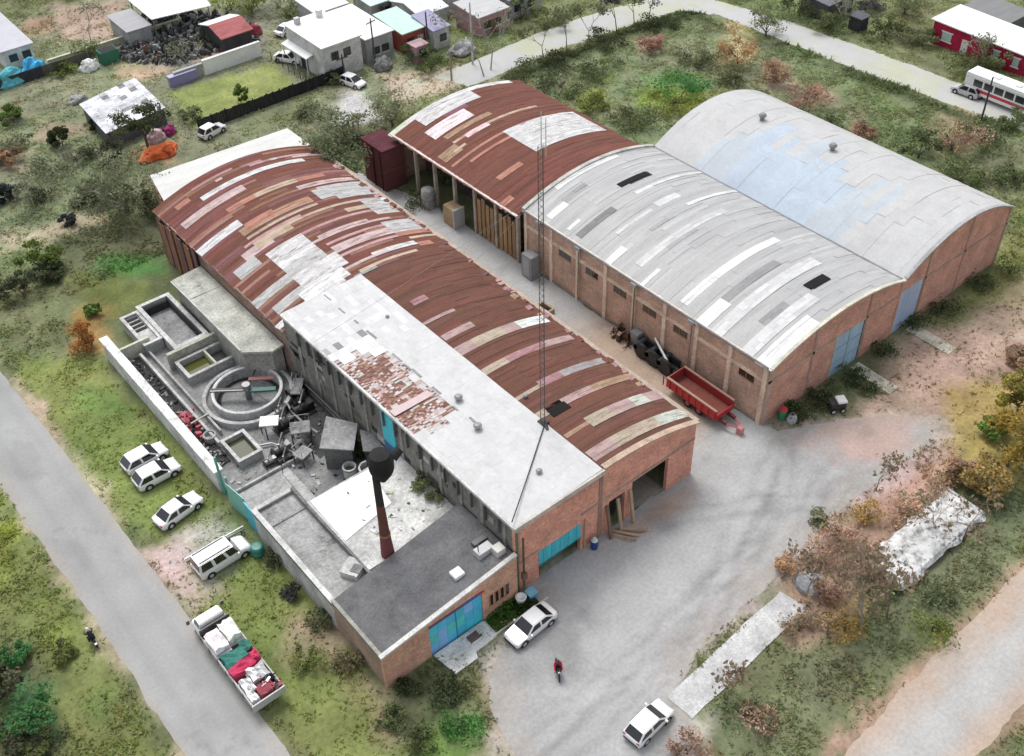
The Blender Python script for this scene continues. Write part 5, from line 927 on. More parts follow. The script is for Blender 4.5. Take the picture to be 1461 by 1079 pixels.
lump('folded_tarpaulin','teal tarpaulin bundle across the middle of the lorry bed','tarpaulin',-.75,.25,1.2,1.7,.85,(.05,.19,.16),seed=3); lump('folded_tarpaulin','small teal tarpaulin bundle on the grass side of the lorry bed','tarpaulin',-.4,-.85,.9,.7,.9,(.06,.20,.16),seed=4)
lump('cloth_bundle','crimson cloth bundle behind the teal tarpaulin on the lorry','cloth',-1.75,.2,.8,1.9,.8,(.55,.05,.12),seed=5); lump('cloth_bundle','bright pink cloth bundle at the grass side edge of the lorry','cloth',-1.5,-.95,.7,.6,.95,(.65,.07,.15),seed=6)
lump('scrap_bundle','white and black scrap bundle near the tail of the lorry','scrap',-2.9,-.4,1.2,1.3,.8,(.55,.55,.54),'steel',seed=7); lump('scrap_bundle','grey sheet metal bundle on the road side of the lorry tail','scrap',-3.3,.7,1.3,.8,.6,(.62,.62,.61),'steel',seed=8)
lump('cloth_bundle','dark red cloth bundle at the very tail of the lorry','cloth',-4.3,-.2,.9,1.2,.6,(.30,.07,.09),seed=9); lump('wrapped_bale','small white bale at the tail corner of the lorry, road side','bale',-4.3,.85,.9,.6,.6,(.74,.74,.73),seed=10)
x, y = local(1.9,.1); scrap('scrap_heap','black and amber bits wedged between lorry cab and bales',x,y,1.7,.7,.9,16,71,[(.02,.02,.02),(.35,.20,.03),(.05,.04,.03)],z=1.09)
x, y = local(-3.9,-.2); scrap('scrap_heap','tangle of black and white metal pieces on the tail of the lorry',x,y,2.0,1.6,.9,40,72,[(.03,.03,.03),(.7,.7,.7),(.25,.25,.25),(.4,.12,.13)],z=1.09)
# ---- bus
bu = thing('bus','long white bus with a red stripe on the far street','bus',(110.6,17.2,0),R(90))
BL = 6.8
MB().box(-BL,BL,-1.25,1.25,.45,2.95,(.72,.72,.71)).build('body','car',bu,bevel=.12,world=False); MB().box(-BL+.05,BL-.05,-1.18,1.18,2.95,3.1,(.84,.84,.83)).build('roof','white',bu,bevel=.05,world=False)
for s_ in (-1,1):
    MB().box(-BL+.3,BL-1.2,s_*1.26-.01,s_*1.26+.01,.95,1.35,(.50,.03,.06)).build('red_stripe','paint',bu,world=False)
    for k in range(8): MB().box(-BL+.5+k*1.5,-BL+1.75+k*1.5,s_*1.265-.012,s_*1.265+.012,1.6,2.5,(.03,.035,.04)).build('window','glass',bu,world=False)
MB().box(BL-.02,BL+.02,-1.05,1.05,1.4,2.6,(.02,.022,.026)).build('windscreen','glass',bu,world=False); MB().box(BL,BL+.1,-1.15,1.15,.45,.8,(.1,.1,.1)).build('bumper','rubber',bu,world=False)
for k in (-3,0,3): MB().box(k-.4,k+.4,-.4,.4,3.1,3.22,(.7,.7,.69)).build('roof_hatch','paint',bu,bevel=.03,world=False)
wheels(bu,(4.3,-3.6),1.08,.5,.3)
# ---- utility cart by the shed
uc = thing('generator_cart','black wheeled generator cart with a white top in the weeds by the shed','cart',(48.2,-3.2,0),R(-30))
MB().box(-.75,.75,-.5,.5,.4,1.05,(.035,.035,.035)).build('engine_case','paint',uc,bevel=.05,world=False); MB().box(-.1,.8,-.52,.52,1.05,1.3,(.76,.76,.75)).build('white_cover','paint',uc,bevel=.06,world=False); MB().tube((-.75,0,.5),(-1.5,0,.45),.05,.05,(.1,.1,.1)).build('tow_bar','steel',uc,world=False); wheels(uc,(.45,-.45),.55,.28,.16)
gd = thing('drum','green drum with a red lid at the corner of the grey vaulted shed','drum',(43.6,-.75,0)); MB().lathe(43.6,-.75,[(.36,0),(.38,.5),(.36,1.1)],(.04,.24,.12),16).build('shell','paint',gd); MB().lathe(43.6,-.75,[(.39,1.1),(.36,1.2),(.01,1.24)],(.5,.04,.05),16).build('lid','paint',gd)
gs = thing('sack','grey full sack leaning beside the green drum','sack',(43.9,-1.6,0)); MB().lathe(43.9,-1.6,[(.42,0),(.5,.3),(.42,.7),(.15,.9),(.2,1.0)],(.42,.44,.46),12).build('bag','cloth',gs,smooth=True); MB().lathe(43.9,-1.6,[(.17,.86),(.2,.9),(.16,.94)],(.2,.2,.2),10).build('tie','cloth',gs)
# ------------------------------------------------------------------ riders
def skinned(name, J, Eg, colf, mat, parent, sub=2):
    me = bpy.data.meshes.new(name+'_src'); me.from_pydata([j[:3] for j in J], Eg, []); o = bpy.data.objects.new(name, me); COL.objects.link(o)
    md = o.modifiers.new('skin','SKIN'); md.use_smooth_shade = True; sb_ = o.modifiers.new('sub','SUBSURF'); sb_.levels = sub; sb_.render_levels = sub
    for i, j in enumerate(J): me.skin_vertices[0].data[i].radius = (j[3], j[4] if len(j) > 4 else j[3]); me.skin_vertices[0].data[i].use_root = (i == 0)
    dg = bpy.context.evaluated_depsgraph_get(); nm = bpy.data.meshes.new_from_object(o.evaluated_get(dg)); nm.name = name
    bpy.data.objects.remove(o); n = bpy.data.objects.new(name, nm); COL.objects.link(n)
    if parent: n.parent = parent
    a = nm.color_attributes.new('Col','FLOAT_COLOR','POINT')
    for i, v in enumerate(nm.vertices): a.data[i].color = (*colf(v.co), 1)
    nm.materials.clear(); nm.materials.append(M[mat]); nm.polygons.foreach_set('use_smooth',[True]*len(nm.polygons)); return n
def rider(label, jacket, trousers, helmet, loc, rz):
    t = thing('person', label, 'person', loc, rz if rz else .0001)
    J = [(-.28,0,.86,.15,.17),(-.2,0,1.08,.14,.17),(-.08,0,1.34,.13,.2),(0,0,1.48,.07),(.05,0,1.56,.07)]; E = [(0,1),(1,2),(2,3),(3,4)]
    for s_ in (-1,1):
        b = len(J); J += [(-.05,s_*.2,1.38,.075),(.12,s_*.27,1.14,.058),(.36,s_*.30,1.08,.045),(.46,s_*.31,1.08,.042)]; E += [(2,b),(b,b+1),(b+1,b+2),(b+2,b+3)]
        for k, (dy, ln) in enumerate(((-.03,.07),(-.01,.085),(.012,.08),(.032,.06))):
            q = len(J); J += [(.56,s_*.31+dy,1.11,.013),(.60,s_*.31+dy,1.07,.011),(.58,s_*.31+dy,1.07-ln*.4,.01)]; E += [(b+3,q),(q,q+1),(q+1,q+2)]
        q = len(J); J += [(.52,s_*.31-s_*.05,1.07,.013),(.56,s_*.31-s_*.05,1.04,.011)]; E += [(b+3,q),(q,q+1)]
        b = len(J); J += [(-.2,s_*.13,.84,.11),(.18,s_*.22,.76,.085),(.06,s_*.22,.36,.06),(.0,s_*.22,.30,.055),(.17,s_*.23,.27,.045)]; E += [(0,b),(b,b+1),(b+1,b+2),(b+2,b+3),(b+3,b+4)]
    def cf(p):
        if p.x > .46 and p.z > 1.0: return (.42,.25,.18)
        if p.z > 1.5: return (.42,.25,.18)
        if p.z < .37: return (.03,.03,.03)
        return jacket if (p.z > .9 and (p.x < .1 or p.z > 1.0)) else trousers
    skinned('body', J, E, cf, 'cloth', t)
    hd = MB(); hd.lathe(0,0,[(.01,.27),(.07,.255),(.115,.19),(.125,.12),(.11,.05),(.08,0),(.01,-.03)],helmet,16); h = hd.build('helmet','car',t,smooth=True,world=False); h.location = (.07,0,1.56); h.rotation_euler = (0,.15,0)
    MB().hexa([(.1,-.075,.09),(.135,-.05,.09),(.135,.05,.09),(.1,.075,.09),(.1,-.07,.17),(.12,-.05,.17),(.12,.05,.17),(.1,.07,.17)],(.015,.015,.02)).build('visor','glass',h,world=False,bevel=.01); return t
def motorbike(label, c, loc, rz):
    t = thing('motorcycle', label, 'motorcycle', loc, rz)
    for x in (.62,-.62):
        w_ = MB().lathe(0,0,[(.30,-.05),(.34,0),(.30,.05),(.25,.04),(.25,-.04)],(.02,.02,.02),20,True).build('wheel','rubber',t,world=False); w_.location = (x,0,.33); w_.rotation_euler = (R(90),0,0)
        MB().lathe(0,0,[(.25,-.02),(.05,-.04),(.05,.04),(.25,.02)],(.3,.3,.3),14).build('hub','steel',w_,world=False)
    MB().hexa([(-.05,-.12,.72),(.4,-.1,.74),(.4,.1,.74),(-.05,.12,.72),(0,-.1,.92),(.36,-.08,.94),(.36,.08,.94),(0,.1,.92)],c).build('fuel_tank','car',t,bevel=.04,world=False)
    MB().box(-.7,-.02,-.12,.12,.70,.80,(.02,.02,.02)).build('seat','rubber',t,bevel=.04,world=False); MB().box(-.15,.3,-.13,.13,.3,.68,(.08,.08,.08)).build('engine','steel',t,bevel=.03,world=False)
    MB().tube((.62,-.07,.33),(.42,-.06,1.0),.025,.025,(.3,.3,.3),6).tube((.62,.07,.33),(.42,.06,1.0),.025,.025,(.3,.3,.3),6).tube((-.6,0,.35),(.3,0,.6),.04,.04,(.06,.06,.06),6).build('fork','steel',t,world=False)
    MB().tube((.5,-.36,1.07),(.42,-.1,1.0),.018,.018,(.05,.05,.05),6).tube((.5,.36,1.07),(.42,.1,1.0),.018,.018,(.05,.05,.05),6).tube((.42,-.1,1.0),(.42,.1,1.0),.018,.018,(.05,.05,.05),6).build('handlebar','steel',t,world=False)
    MB().tube((.52,0,.9),(.6,0,.88),.09,.1,(.6,.6,.58),12).build('headlight','glass',t,world=False); MB().hexa([(-.9,-.09,.62),(-.45,-.1,.68),(-.45,.1,.68),(-.9,.09,.62),(-.9,-.08,.7),(-.45,-.1,.74),(-.45,.1,.74),(-.9,.08,.7)],c).build('mudguard','car',t,world=False); MB().tube((-.8,-.16,.4),(.1,-.15,.32),.05,.035,(.4,.4,.4),8).build('exhaust','steel',t,world=False); return t
a = R(238); motorbike('dark motorcycle in the middle of the gravel yard under a rider in red',(.03,.03,.03),(10.3,-7.5,.02),a); rider('person in a red jacket and black helmet riding across the gravel yard',(.42,.03,.06),(.03,.03,.035),(.02,.02,.022),(10.3,-7.5,.02),a)
a = R(92); motorbike('black motorcycle on the grass edge left of the paved road',(.02,.02,.02),(-14.9,17.6,.01),a); rider('person in dark clothes and a white helmet on the motorcycle beside the road',(.03,.03,.035),(.03,.03,.035),(.75,.75,.74),(-14.9,17.6,.01),a)
# ------------------------------------------------------------------ houses beyond the factory
def house(name, label, x0, x1, y0, y1, h, roofc, wallc, kind='flat', rise=.5, win=((0,.3),(0,.7)), door=None, roofmat='white', cat='house', over=.25, winc=(.03,.035,.04), chim=False):
    t = thing(name, label, cat, ((x0+x1)/2, (y0+y1)/2, 0)); hl = h if kind != 'mono' else h
    if kind == 'gablex':      # ridge runs along x
        ym = (y0+y1)/2; mb = MB(); mb.prism([(y0,0),(y0,h),(ym,h+rise-.02),(y1,h),(y1,0)],'x',x0,x1,wallc); mb.build('wall','concrete',t)
        mb = MB(); mb.hexa([(x0-over,y0-over,h-.05),(x1+over,y0-over,h-.05),(x1+over,ym,h+rise),(x0-over,ym,h+rise),(x0-over,y0-over,h+.07),(x1+over,y0-over,h+.07),(x1+over,ym,h+rise+.12),(x0-over,ym,h+rise+.12)],roofc); mb.build('roof_slope',roofmat,t)
        mb = MB(); mb.hexa([(x0-over,ym+.002,h+rise),(x1+over,ym+.002,h+rise),(x1+over,y1+over,h-.05),(x0-over,y1+over,h-.05),(x0-over,ym+.002,h+rise+.12),(x1+over,ym+.002,h+rise+.12),(x1+over,y1+over,h+.07),(x0-over,y1+over,h+.07)],vary(roofc,.1)); mb.build('roof_slope',roofmat,t)
    elif kind == 'gabley':
        xm = (x0+x1)/2; MB().prism([(x0,0),(x0,h),(xm,h+rise-.02),(x1,h),(x1,0)],'y',y0,y1,wallc).build('wall','concrete',t)
        MB().hexa([(x0-over,y0-over,h-.05),(xm,y0-over,h+rise),(xm,y1+over,h+rise),(x0-over,y1+over,h-.05),(x0-over,y0-over,h+.07),(xm,y0-over,h+rise+.12),(xm,y1+over,h+rise+.12),(x0-over,y1+over,h+.07)],roofc).build('roof_slope',roofmat,t)
        MB().hexa([(xm+.002,y0-over,h+rise),(x1+over,y0-over,h-.05),(x1+over,y1+over,h-.05),(xm+.002,y1+over,h+rise),(xm+.002,y0-over,h+rise+.12),(x1+over,y0-over,h+.07),(x1+over,y1+over,h+.07),(xm+.002,y1+over,h+rise+.12)],vary(roofc,.1)).build('roof_slope',roofmat,t)
    else:
        r_ = rise if kind == 'mono' else 0
        MB().hexa([(x0,y0,0),(x1,y0,0),(x1,y1,0),(x0,y1,0),(x0,y0,h-.02),(x1,y0,h-.02),(x1,y1,h+r_-.02),(x0,y1,h+r_-.02)],wallc).build('wall','concrete',t)
        rf = MB().hexa([(x0-over,y0-over,h),(x1+over,y0-over,h),(x1+over,y1+over,h+r_),(x0-over,y1+over,h+r_),(x0-over,y0-over,h+.14),(x1+over,y0-over,h+.14),(x1+over,y1+over,h+r_+.14),(x0-over,y1+over,h+r_+.14)],roofc).build('roof',roofmat,t)
        if chim: MB().box(x0+1,x0+1.7,y1-1.6,y1-.9,h+r_,h+r_+1.0,(.5,.5,.5)).build('chimney','concrete',rf); MB().tube((x1-1.2,y1-1.2,h+r_),(x1-1.2,y1-1.2,h+r_+1.1),.5,.5,(.62,.62,.61),12).build('water_tank','paint',rf)
    for side, f in win:
        if side == 0: xx = x0+(x1-x0)*f; w_ = MB().box(xx-.6,xx+.6,y0-.05,y0-.01,1.0+(h>4.5)*1.7,2.1+(h>4.5)*1.8,winc).build('window','glass',t); MB().box(xx-.7,xx+.7,y0-.12,y0-.02,.88+(h>4.5)*1.7,1.0+(h>4.5)*1.7,OFFW).build('sill','concrete',w_)
        else: yy = y0+(y1-y0)*f; w_ = MB().box(x0-.05,x0-.01,yy-.6,yy+.6,1.0,2.1,winc).build('window','glass',t); MB().box(x0-.12,x0-.02,yy-.7,yy+.7,.88,1.0,OFFW).build('sill','concrete',w_)
    if door:
        side, f = door
        if side == 0: xx = x0+(x1-x0)*f; MB().box(xx-.5,xx+.5,y0-.06,y0-.01,.02,2.1,(.62,.62,.6) if wallc[0] > wallc[1]*2 else (.16,.10,.07)).build('door','paint',t)
        else: yy = y0+(y1-y0)*f; MB().box(x0-.06,x0-.01,yy-.5,yy+.5,.02,2.1,(.66,.66,.64) if wallc[0] > wallc[1]*2 else (.16,.10,.07)).build('door','paint',t)
    return t
house('house','white house with a pale roof and dark front openings at the upper left edge',16.0,20.3,118.0,130,2.8,(.48,.48,.52),(.58,.58,.56),'mono',.5,((0,.3),(0,.75)),None)
cp = thing('carport','wide white flat roof on posts over the scrap yard at the top left','carport',(41,115,0)); MB().hexa([(36.3,112,3.4),(45.2,110.5,3.4),(46.5,117,3.7),(36.6,121.5,3.7),(36.3,112,3.52),(45.2,110.5,3.52),(46.5,117,3.82),(36.6,121.5,3.82)],(.84,.84,.83)).build('roof','white',cp)
for x, y in ((36.6,112.3),(44.9,111.0),(46,116.5),(36.9,120.5)): MB().tube((x,y,0),(x,y,3.4),.1,.1,(.3,.3,.3)).build('post','steel',cp)
house('shed','low grey walled shed left of the white carport roof',32.5,36.0,112.5,119,2.5,(.36,.36,.37),(.33,.33,.33),'mono',.3,(),None,'zinc','shed')
house('shed','small shed with a red front slope and white rear slope in the scrap yard',42.0,46.6,101.6,108,2.3,(.42,.15,.15),(.05,.05,.05),'gablex',.9,(),None,'rust','shed',.35)
rz_ = bpy.data.objects['roof_slope'] if 'roof_slope' in bpy.data.objects else None
for o in list(bpy.data.objects):
    if o.name.startswith('roof_slope') and o.parent and 'rear slope' in o.parent.get('label',''):
        ys = [v.co.y for v in o.data.vertices]
        if sum(ys)/len(ys) > 0:
            o.data.materials[0] = M['white']; n_ = len(o.data.color_attributes['Col'].data); o.data.color_attributes['Col'].data.foreach_set('color',[.78,.79,.74,1]*n_)
dh = thing('ruined_shed','dilapidated shed with a patchy grey white roof beside the dark tree','shed',(22,92.5,0)); mb = MB(); r6 = random.Random(66)
for i in range(9):
    for j in range(10):
        a = i/9; b = j/10; q = mnoise.noise(Vector((i*.5,j*.5,1)))+r6.uniform(-.3,.3)
        P = lambda u, w: (17.6+8.8*u+.5*w, 86.8+1.2*u+(9.2+1.*u*0)*w+.9*u*w, 2.35+.3*w)
        c = (.70,.70,.73) if q < .15 else (.52,.52,.54) if q < .4 else (.26,.26,.26); p = [P(a,b),P(a+1/9,b),P(a+1/9,b+.1),P(a,b+.1)]; z_ = r6.uniform(0,.05)
        mb.hexa([(x,y,z-.05) for x,y,z in p]+[(x,y,z+z_) for x,y,z in p], vary(c,.06,r6))
mb.build('roof','stain',dh); MB().hexa([(17.9,87.1,0),(26.2,88.2,0),(26.6,98,0),(18.4,96,0),(17.9,87.1,2.3),(26.2,88.2,2.3),(26.6,98,2.55),(18.4,96,2.55)],(.13,.13,.14)).build('wall','stain',dh)
big = house('house','large white flat roofed house with two dark windows behind the black fence',48.2,54.4,83.9,93.6,4.9,(.80,.80,.79),(.56,.56,.55),'mono',.25,((0,.30),(0,.62)),None,chim=True)
MB().hexa([(47.0,86.6,2.7),(48.15,86.6,3.0),(48.15,93.3,3.0),(47.0,93.3,2.7),(47.0,86.6,2.82),(48.15,86.6,3.12),(48.15,93.3,3.12),(47.0,93.3,2.82)],(.74,.74,.73)).build('porch_roof','white',big)
for y in (86.8,90,93): MB().tube((47.1,y,0),(47.1,y,2.75),.1,.1,(.6,.6,.59)).build('porch_post','concrete',big)
MB().box(48.1,48.16,88.5,90.2,0,2.2,(.04,.04,.045)).build('doorway','matte',big)
house('house','narrow white roofed house with small windows right of the large white house',55.6,60.1,84.6,95.0,3.6,(.82,.82,.81),(.38,.38,.38),'mono',.4,((0,.35),(0,.7)),None)
house('house','house with a mint green sheet roof and a red front wall',61.2,65.0,83.6,90.5,3.0,(.50,.68,.60),(.36,.09,.07),'mono',.6,((0,.35),),(0,.8),'white')
house('house','little house with a violet blue roof and one dark window beside the red walled one',65.2,67.9,81.6,86.5,2.9,(.33,.32,.46),(.50,.50,.48),'mono',.7,((0,.6),),None,'zinc')
house('house','pale house with a long white roof behind the violet blue roof',66.5,71.5,86.8,94,3.1,(.70,.72,.71),(.45,.45,.44),'gablex',.8,((0,.5),),None)
house('house','house with a dull pink side and grey roof at the top centre',72.5,78,80.5,86,3.0,(.50,.50,.50),(.42,.25,.26),'mono',.5,((0,.3),(0,.7)),(0,.5),'zinc')
house('house','grey block house beyond the street trees at the top centre',79.5,86,82,90,3.2,(.52,.52,.53),(.40,.40,.40),'flat',0,((0,.25),(0,.65)),None)
house('house','white roofed house at the top edge behind the grey block house',70,78,90,98,3.1,(.76,.76,.75),(.5,.5,.5),'gablex',.9,((0,.4),),None)
house('shed','white shed roof peeping out behind the large white house',56,61.5,98.5,104,2.8,(.74,.74,.73),(.36,.36,.36),'mono',.4,((0,.5),),None)
house('shed','mint green low roof at the top edge behind the mint green house',63.5,69.5,95,100,2.9,(.56,.74,.68),(.4,.4,.4),'mono',.4,((0,.5),),None)
rh_ = house('house','crimson walled house with a long white roof at the upper right',119.2,125.5,20,35.6,2.9,(.80,.80,.79),(.40,.018,.06),'mono',.5,(),(1,.66),over=.4)
for yy, a in ((33.2,1.5),(25.5,.9),(22.5,.9)):
    w_ = MB().box(119.1,119.16,yy-a/2,yy+a/2,1.0,2.2,(.42,.52,.48)).build('window','glass',rh_); MB().box(119.08,119.14,yy-a/2-.18,yy+a/2+.18,.85,1.0,WHITE).box(119.08,119.14,yy-a/2-.18,yy+a/2+.18,2.2,2.35,WHITE).build('frame','paint',w_)
house('shack','dark shack half hidden by bushes beyond the far street',113.5,119.5,49.5,54.5,2.6,(.13,.13,.15),(.10,.10,.10),'mono',.4,(),None,'zinc','shack')
house('shack','small black hut beside the hedge beyond the far street',114.3,116.2,44.2,46.2,2.0,(.07,.07,.09),(.05,.05,.06),'flat',0,(),None,'zinc','shack')
house('shack','grey shack behind the crimson house at the upper right',127.5,133,29,36,2.4,(.20,.20,.20),(.15,.15,.15),'mono',.4,(),None,'zinc','shack')
# ---- walls and fences
bf = thing('board_fence','long black board fence running in front of the large white house','fence',(39.5,83.3,0)); mb = MB()
for k in range(75): mb.box(28.3+k*.3,28.3+(k+1)*.3-.03,83.25,83.31,0,1.75+rnd.uniform(-.08,.08),vary((.025,.025,.027),.3))
mb.build('boards','matte',bf); mb = MB()
for k in range(12): mb.box(28.3+k*2.05,28.42+k*2.05,83.33,83.45,0,1.9,(.06,.06,.06))
mb.build('post','matte',bf)
w1 = thing('garden_wall','bright white plastered wall along the lawn below the scrap yard','wall',(40.8,97.4,0)); MB().box(36.6,45.6,97.3,97.6,0,2.1,(.78,.78,.77)).build('wall','white',w1); MB().box(36.5,45.7,97.2,97.7,2.1,2.2,(.7,.7,.69)).build('cap','concrete',w1)
w2 = thing('garden_wall','stained grey wall stub continuing the white garden wall to the left','wall',(34,98,0)); MB().box(32.2,36.5,97.5,97.8,0,1.7,(.40,.40,.39)).build('wall','stain',w2); MB().box(32.1,36.5,97.4,97.9,1.7,1.8,(.45,.45,.44)).build('cap','concrete',w2)
w3 = thing('boundary_wall','low pale yellowish boundary wall crossing the plots at the upper left','wall',(31,115.3,0)); MB().box(21,42,115.2,115.4,0,.9,(.50,.50,.36)).build('wall','concrete',w3); MB().box(20.9,42.1,115.1,115.5,.9,1.0,(.60,.61,.46)).build('cap','concrete',w3)
w4 = thing('dark_fence','dark sheet fence under the turquoise covers at the left edge','fence',(20,113.5,0)); mb = MB()
for k in range(18): mb.box(12+k*.8,12.78+k*.8,112.6,112.68,0,1.6,vary((.05,.055,.065) if k < 9 else (.09,.09,.07),.3))
mb.build('panel','matte',w4); MB().tube((12,112.6,0),(12,112.6,1.8),.07,.07,(.2,.2,.2)).build('post','steel',w4); MB().tube((26,112.6,0),(26,112.6,1.8),.07,.07,(.2,.2,.2)).build('post','steel',w4)
gdf = thing('wire_fence','black wire fence along the drive of the large white house','fence',(46.4,90,0)); mb = MB()
for k in range(8): mb.tube((46.0,84+k*1.6,0),(46.0,84+k*1.6,1.2),.05,.05,(.04,.04,.04),5)
mb.build('post','steel',gdf); mb = MB()
for z in (.3,.6,.9,1.15): mb.tube((46,84,z),(46,95.2,z),.018,.018,(.05,.05,.05),4)
mb.build('wire','steel',gdf)
def blob(name, label, cat, x, y, sx, sy, sz, c, mat='cloth', seed=1, rot=0.):
    r = random.Random(seed); t = thing(name, label, cat, (x,y,0)); bm = bmesh.new(); bmesh.ops.create_icosphere(bm, subdivisions=3, radius=.5); mb = MB(); ids = {}
    for v in bm.verts:
        k = 1+mnoise.noise(v.co*3+Vector((seed,0,0)))*.5; a, b = v.co.x*sx*k, v.co.y*sy*k; ids[v] = len(mb.v); mb.v.append((x+a*math.cos(rot)-b*math.sin(rot), y+a*math.sin(rot)+b*math.cos(rot), max(0,(v.co.z*k+.25)*sz*1.35)))
    for f in bm.faces: mb.f.append(tuple(ids[v] for v in f.verts)); mb.c.append(vary(c,.25,r))
    bm.free(); mb.build('heap',mat,t); mb = MB()
    for k in range(6): mb.obox(x+r.uniform(-.4,.4)*sx, y+r.uniform(-.4,.4)*sy, .0, sz*r.uniform(.3,.9), r.uniform(.3,1.0), r.uniform(.1,.4), r.uniform(0,3), vary(c,.5,r), .05)
    tag(mb.build('loose_piece',mat,t), kind='stuff'); return t
blob('tarpaulin_heap','bright turquoise plastic covers piled on the dark fence, left edge','tarpaulin',14.6,113.5,5,2.2,2.2,(.12,.45,.52),'cloth',3); blob('tarpaulin_heap','sky blue plastic cover on the dark fence, right of the turquoise ones','tarpaulin',18.3,113.8,3.2,2.0,2.4,(.07,.40,.68),'cloth',4)
p = at(228,222); blob('tarpaulin_heap','bright orange tarpaulin heap under the dark round tree','tarpaulin',p.x,p.y,4.6,2.6,1.3,(.68,.15,.05),'cloth',5)
p = at(228,205); blob('cloth_heap','pale pink cloth heap behind the orange tarpaulin','cloth',p.x,p.y+1,2.6,1.6,1.6,(.52,.40,.42),'cloth',6)
p = at(237,200); blob('cloth_heap','small magenta cloth pile right of the pink one','cloth',p.x+1.2,p.y+1,1.3,1.0,1.2,(.35,.05,.18),'cloth',7)
p = at(157,88); gs2 = thing('skip','dark green open skip at the edge of the scrap yard','skip',(p.x,p.y,0)); MB().box(p.x-1.3,p.x+1.3,p.y-.9,p.y+.9,0,1.9,(.02,.14,.09)).build('body','paint',gs2,bevel=.06); MB().box(p.x-1.15,p.x+1.15,p.y-.75,p.y+.75,1.88,1.93,(.03,.03,.03)).build('opening','matte',gs2)
p = at(262,118); vb = thing('container','long lavender blue box by the lawn edge','container',(p.x,p.y,0)); MB().box(p.x-2.0,p.x+2.0,p.y-.4,p.y+.5,0,1.4,(.26,.24,.46)).build('body','paint',vb,bevel=.06); MB().box(p.x-2.05,p.x+2.05,p.y-.45,p.y+.55,1.4,1.5,(.40,.38,.58)).build('lid','paint',vb)
p = at(128,100); blob('cover_heap','white plastic cover heap among dark junk by the boundary wall','cover',p.x,p.y,2.4,1.8,1.5,(.72,.72,.71),'cloth',8)
p = at(112,145); blob('rubble_heap','grey rubble beside the left corner of the ruined shed','rubble',p.x,p.y,2.6,1.6,.9,(.36,.36,.36),'stain',9)
house('shed','small dull pink outbuilding in front of the red walled house',60.6,62.8,79.6,81.6,2.5,(.42,.28,.30),(.40,.24,.27),'flat',0,((0,.5),),None,'concrete','shed',.1)
p = at(570,95); blob('rubble_heap','black and white rubble beside the dull pink outbuilding','rubble',p.x-2,p.y+1.2,2.8,2.4,1.6,(.20,.20,.20),'stain',11)
p = at(660,75); blob('rubble_heap','grey rubble and blocks beside the pink sided house','rubble',p.x,p.y,4.5,3.0,1.5,(.34,.34,.34),'stain',12)
p = at(365,50); blob('cloth_heap','maroon cover heap beside the end of the white garden wall','cover',p.x,p.y,2.0,1.4,1.6,(.35,.06,.10),'cloth',13)
p = at(325,68); blob('machine_heap','yellow and black machine heap behind the white garden wall','machine',p.x,p.y,2.2,1.4,1.3,(.42,.28,.04),'stain',14)
p = at(310,58); blob('cover_heap','pale grey cover heap in front of the red roofed shed','cover',p.x,p.y,2.2,1.6,1.5,(.5,.5,.5),'cloth',15)
sj = MB(); r7 = random.Random(77)
jp = px((190,25),(285,20),(365,35),(368,60),(290,82),(255,95),(165,88),(185,55))
jx = [p[0] for p in jp]; jy = [p[1] for p in jp]; cnt = 0
while cnt < 1500:
    x, y = r7.uniform(min(jx),max(jx)), r7.uniform(min(jy),max(jy))
    if sd(jp, np.array([[x]]), np.array([[y]]))[0,0] < 0: continue
    cnt += 1; c = r7.choice([(.06,.06,.06),(.12,.12,.12),(.2,.2,.195),(.09,.095,.085),(.17,.16,.15),(.34,.34,.33)] if r7.random() < .93 else [(.6,.6,.6),(.3,.12,.08)])
    sj.obox(x, y, 0, abs(r7.gauss(0,.4))+.1, r7.uniform(.15,1.0), r7.uniform(.1,.45), r7.uniform(0,3.1), c, r7.uniform(-.25,.25))
tag(sj.build('scrap_yard_litter','stain'),'dense dark scrap covering the yard at the upper left','scrap',kind='stuff')
# ---- poles
def pole(label, x, y, h, c=(.10,.09,.08), arm=True, lean=(0,0), rot=0., group=None):
    t = thing('utility_pole', label, 'pole', (x,y,0),0,group); MB().tube((x,y,0),(x+lean[0],y+lean[1],h),.15,.10,c,8).build('pole_shaft','matte',t)
    if arm: MB().obox(x+lean[0],y+lean[1],h-.6,h-.48,1.8,.12,rot,c).build('cross_arm','matte',t)
    return t
pole('dark wooden pole in front of the two white houses',56.3,85.0-1.2,6.8,rot=.2); pole('dark leaning pole in front of the white bus',101.8,16.6,7.0,(.05,.05,.045),False,(1.0,.6)); pole('pale thin pole beside the street at the top centre',66.6,74.5,9,(.5,.5,.5),False); pole('grey pole at the beginning of the beige forecourt',61.4,72.6,4.2,(.36,.25,.18),False); pole('short dark pole by the drive before the large white house',50.6,83.0,3.6,(.06,.06,.06),True); pole('dark pole between the red walled and the violet roofed house',64.9,82.8,5.5,(.12,.05,.05),False)
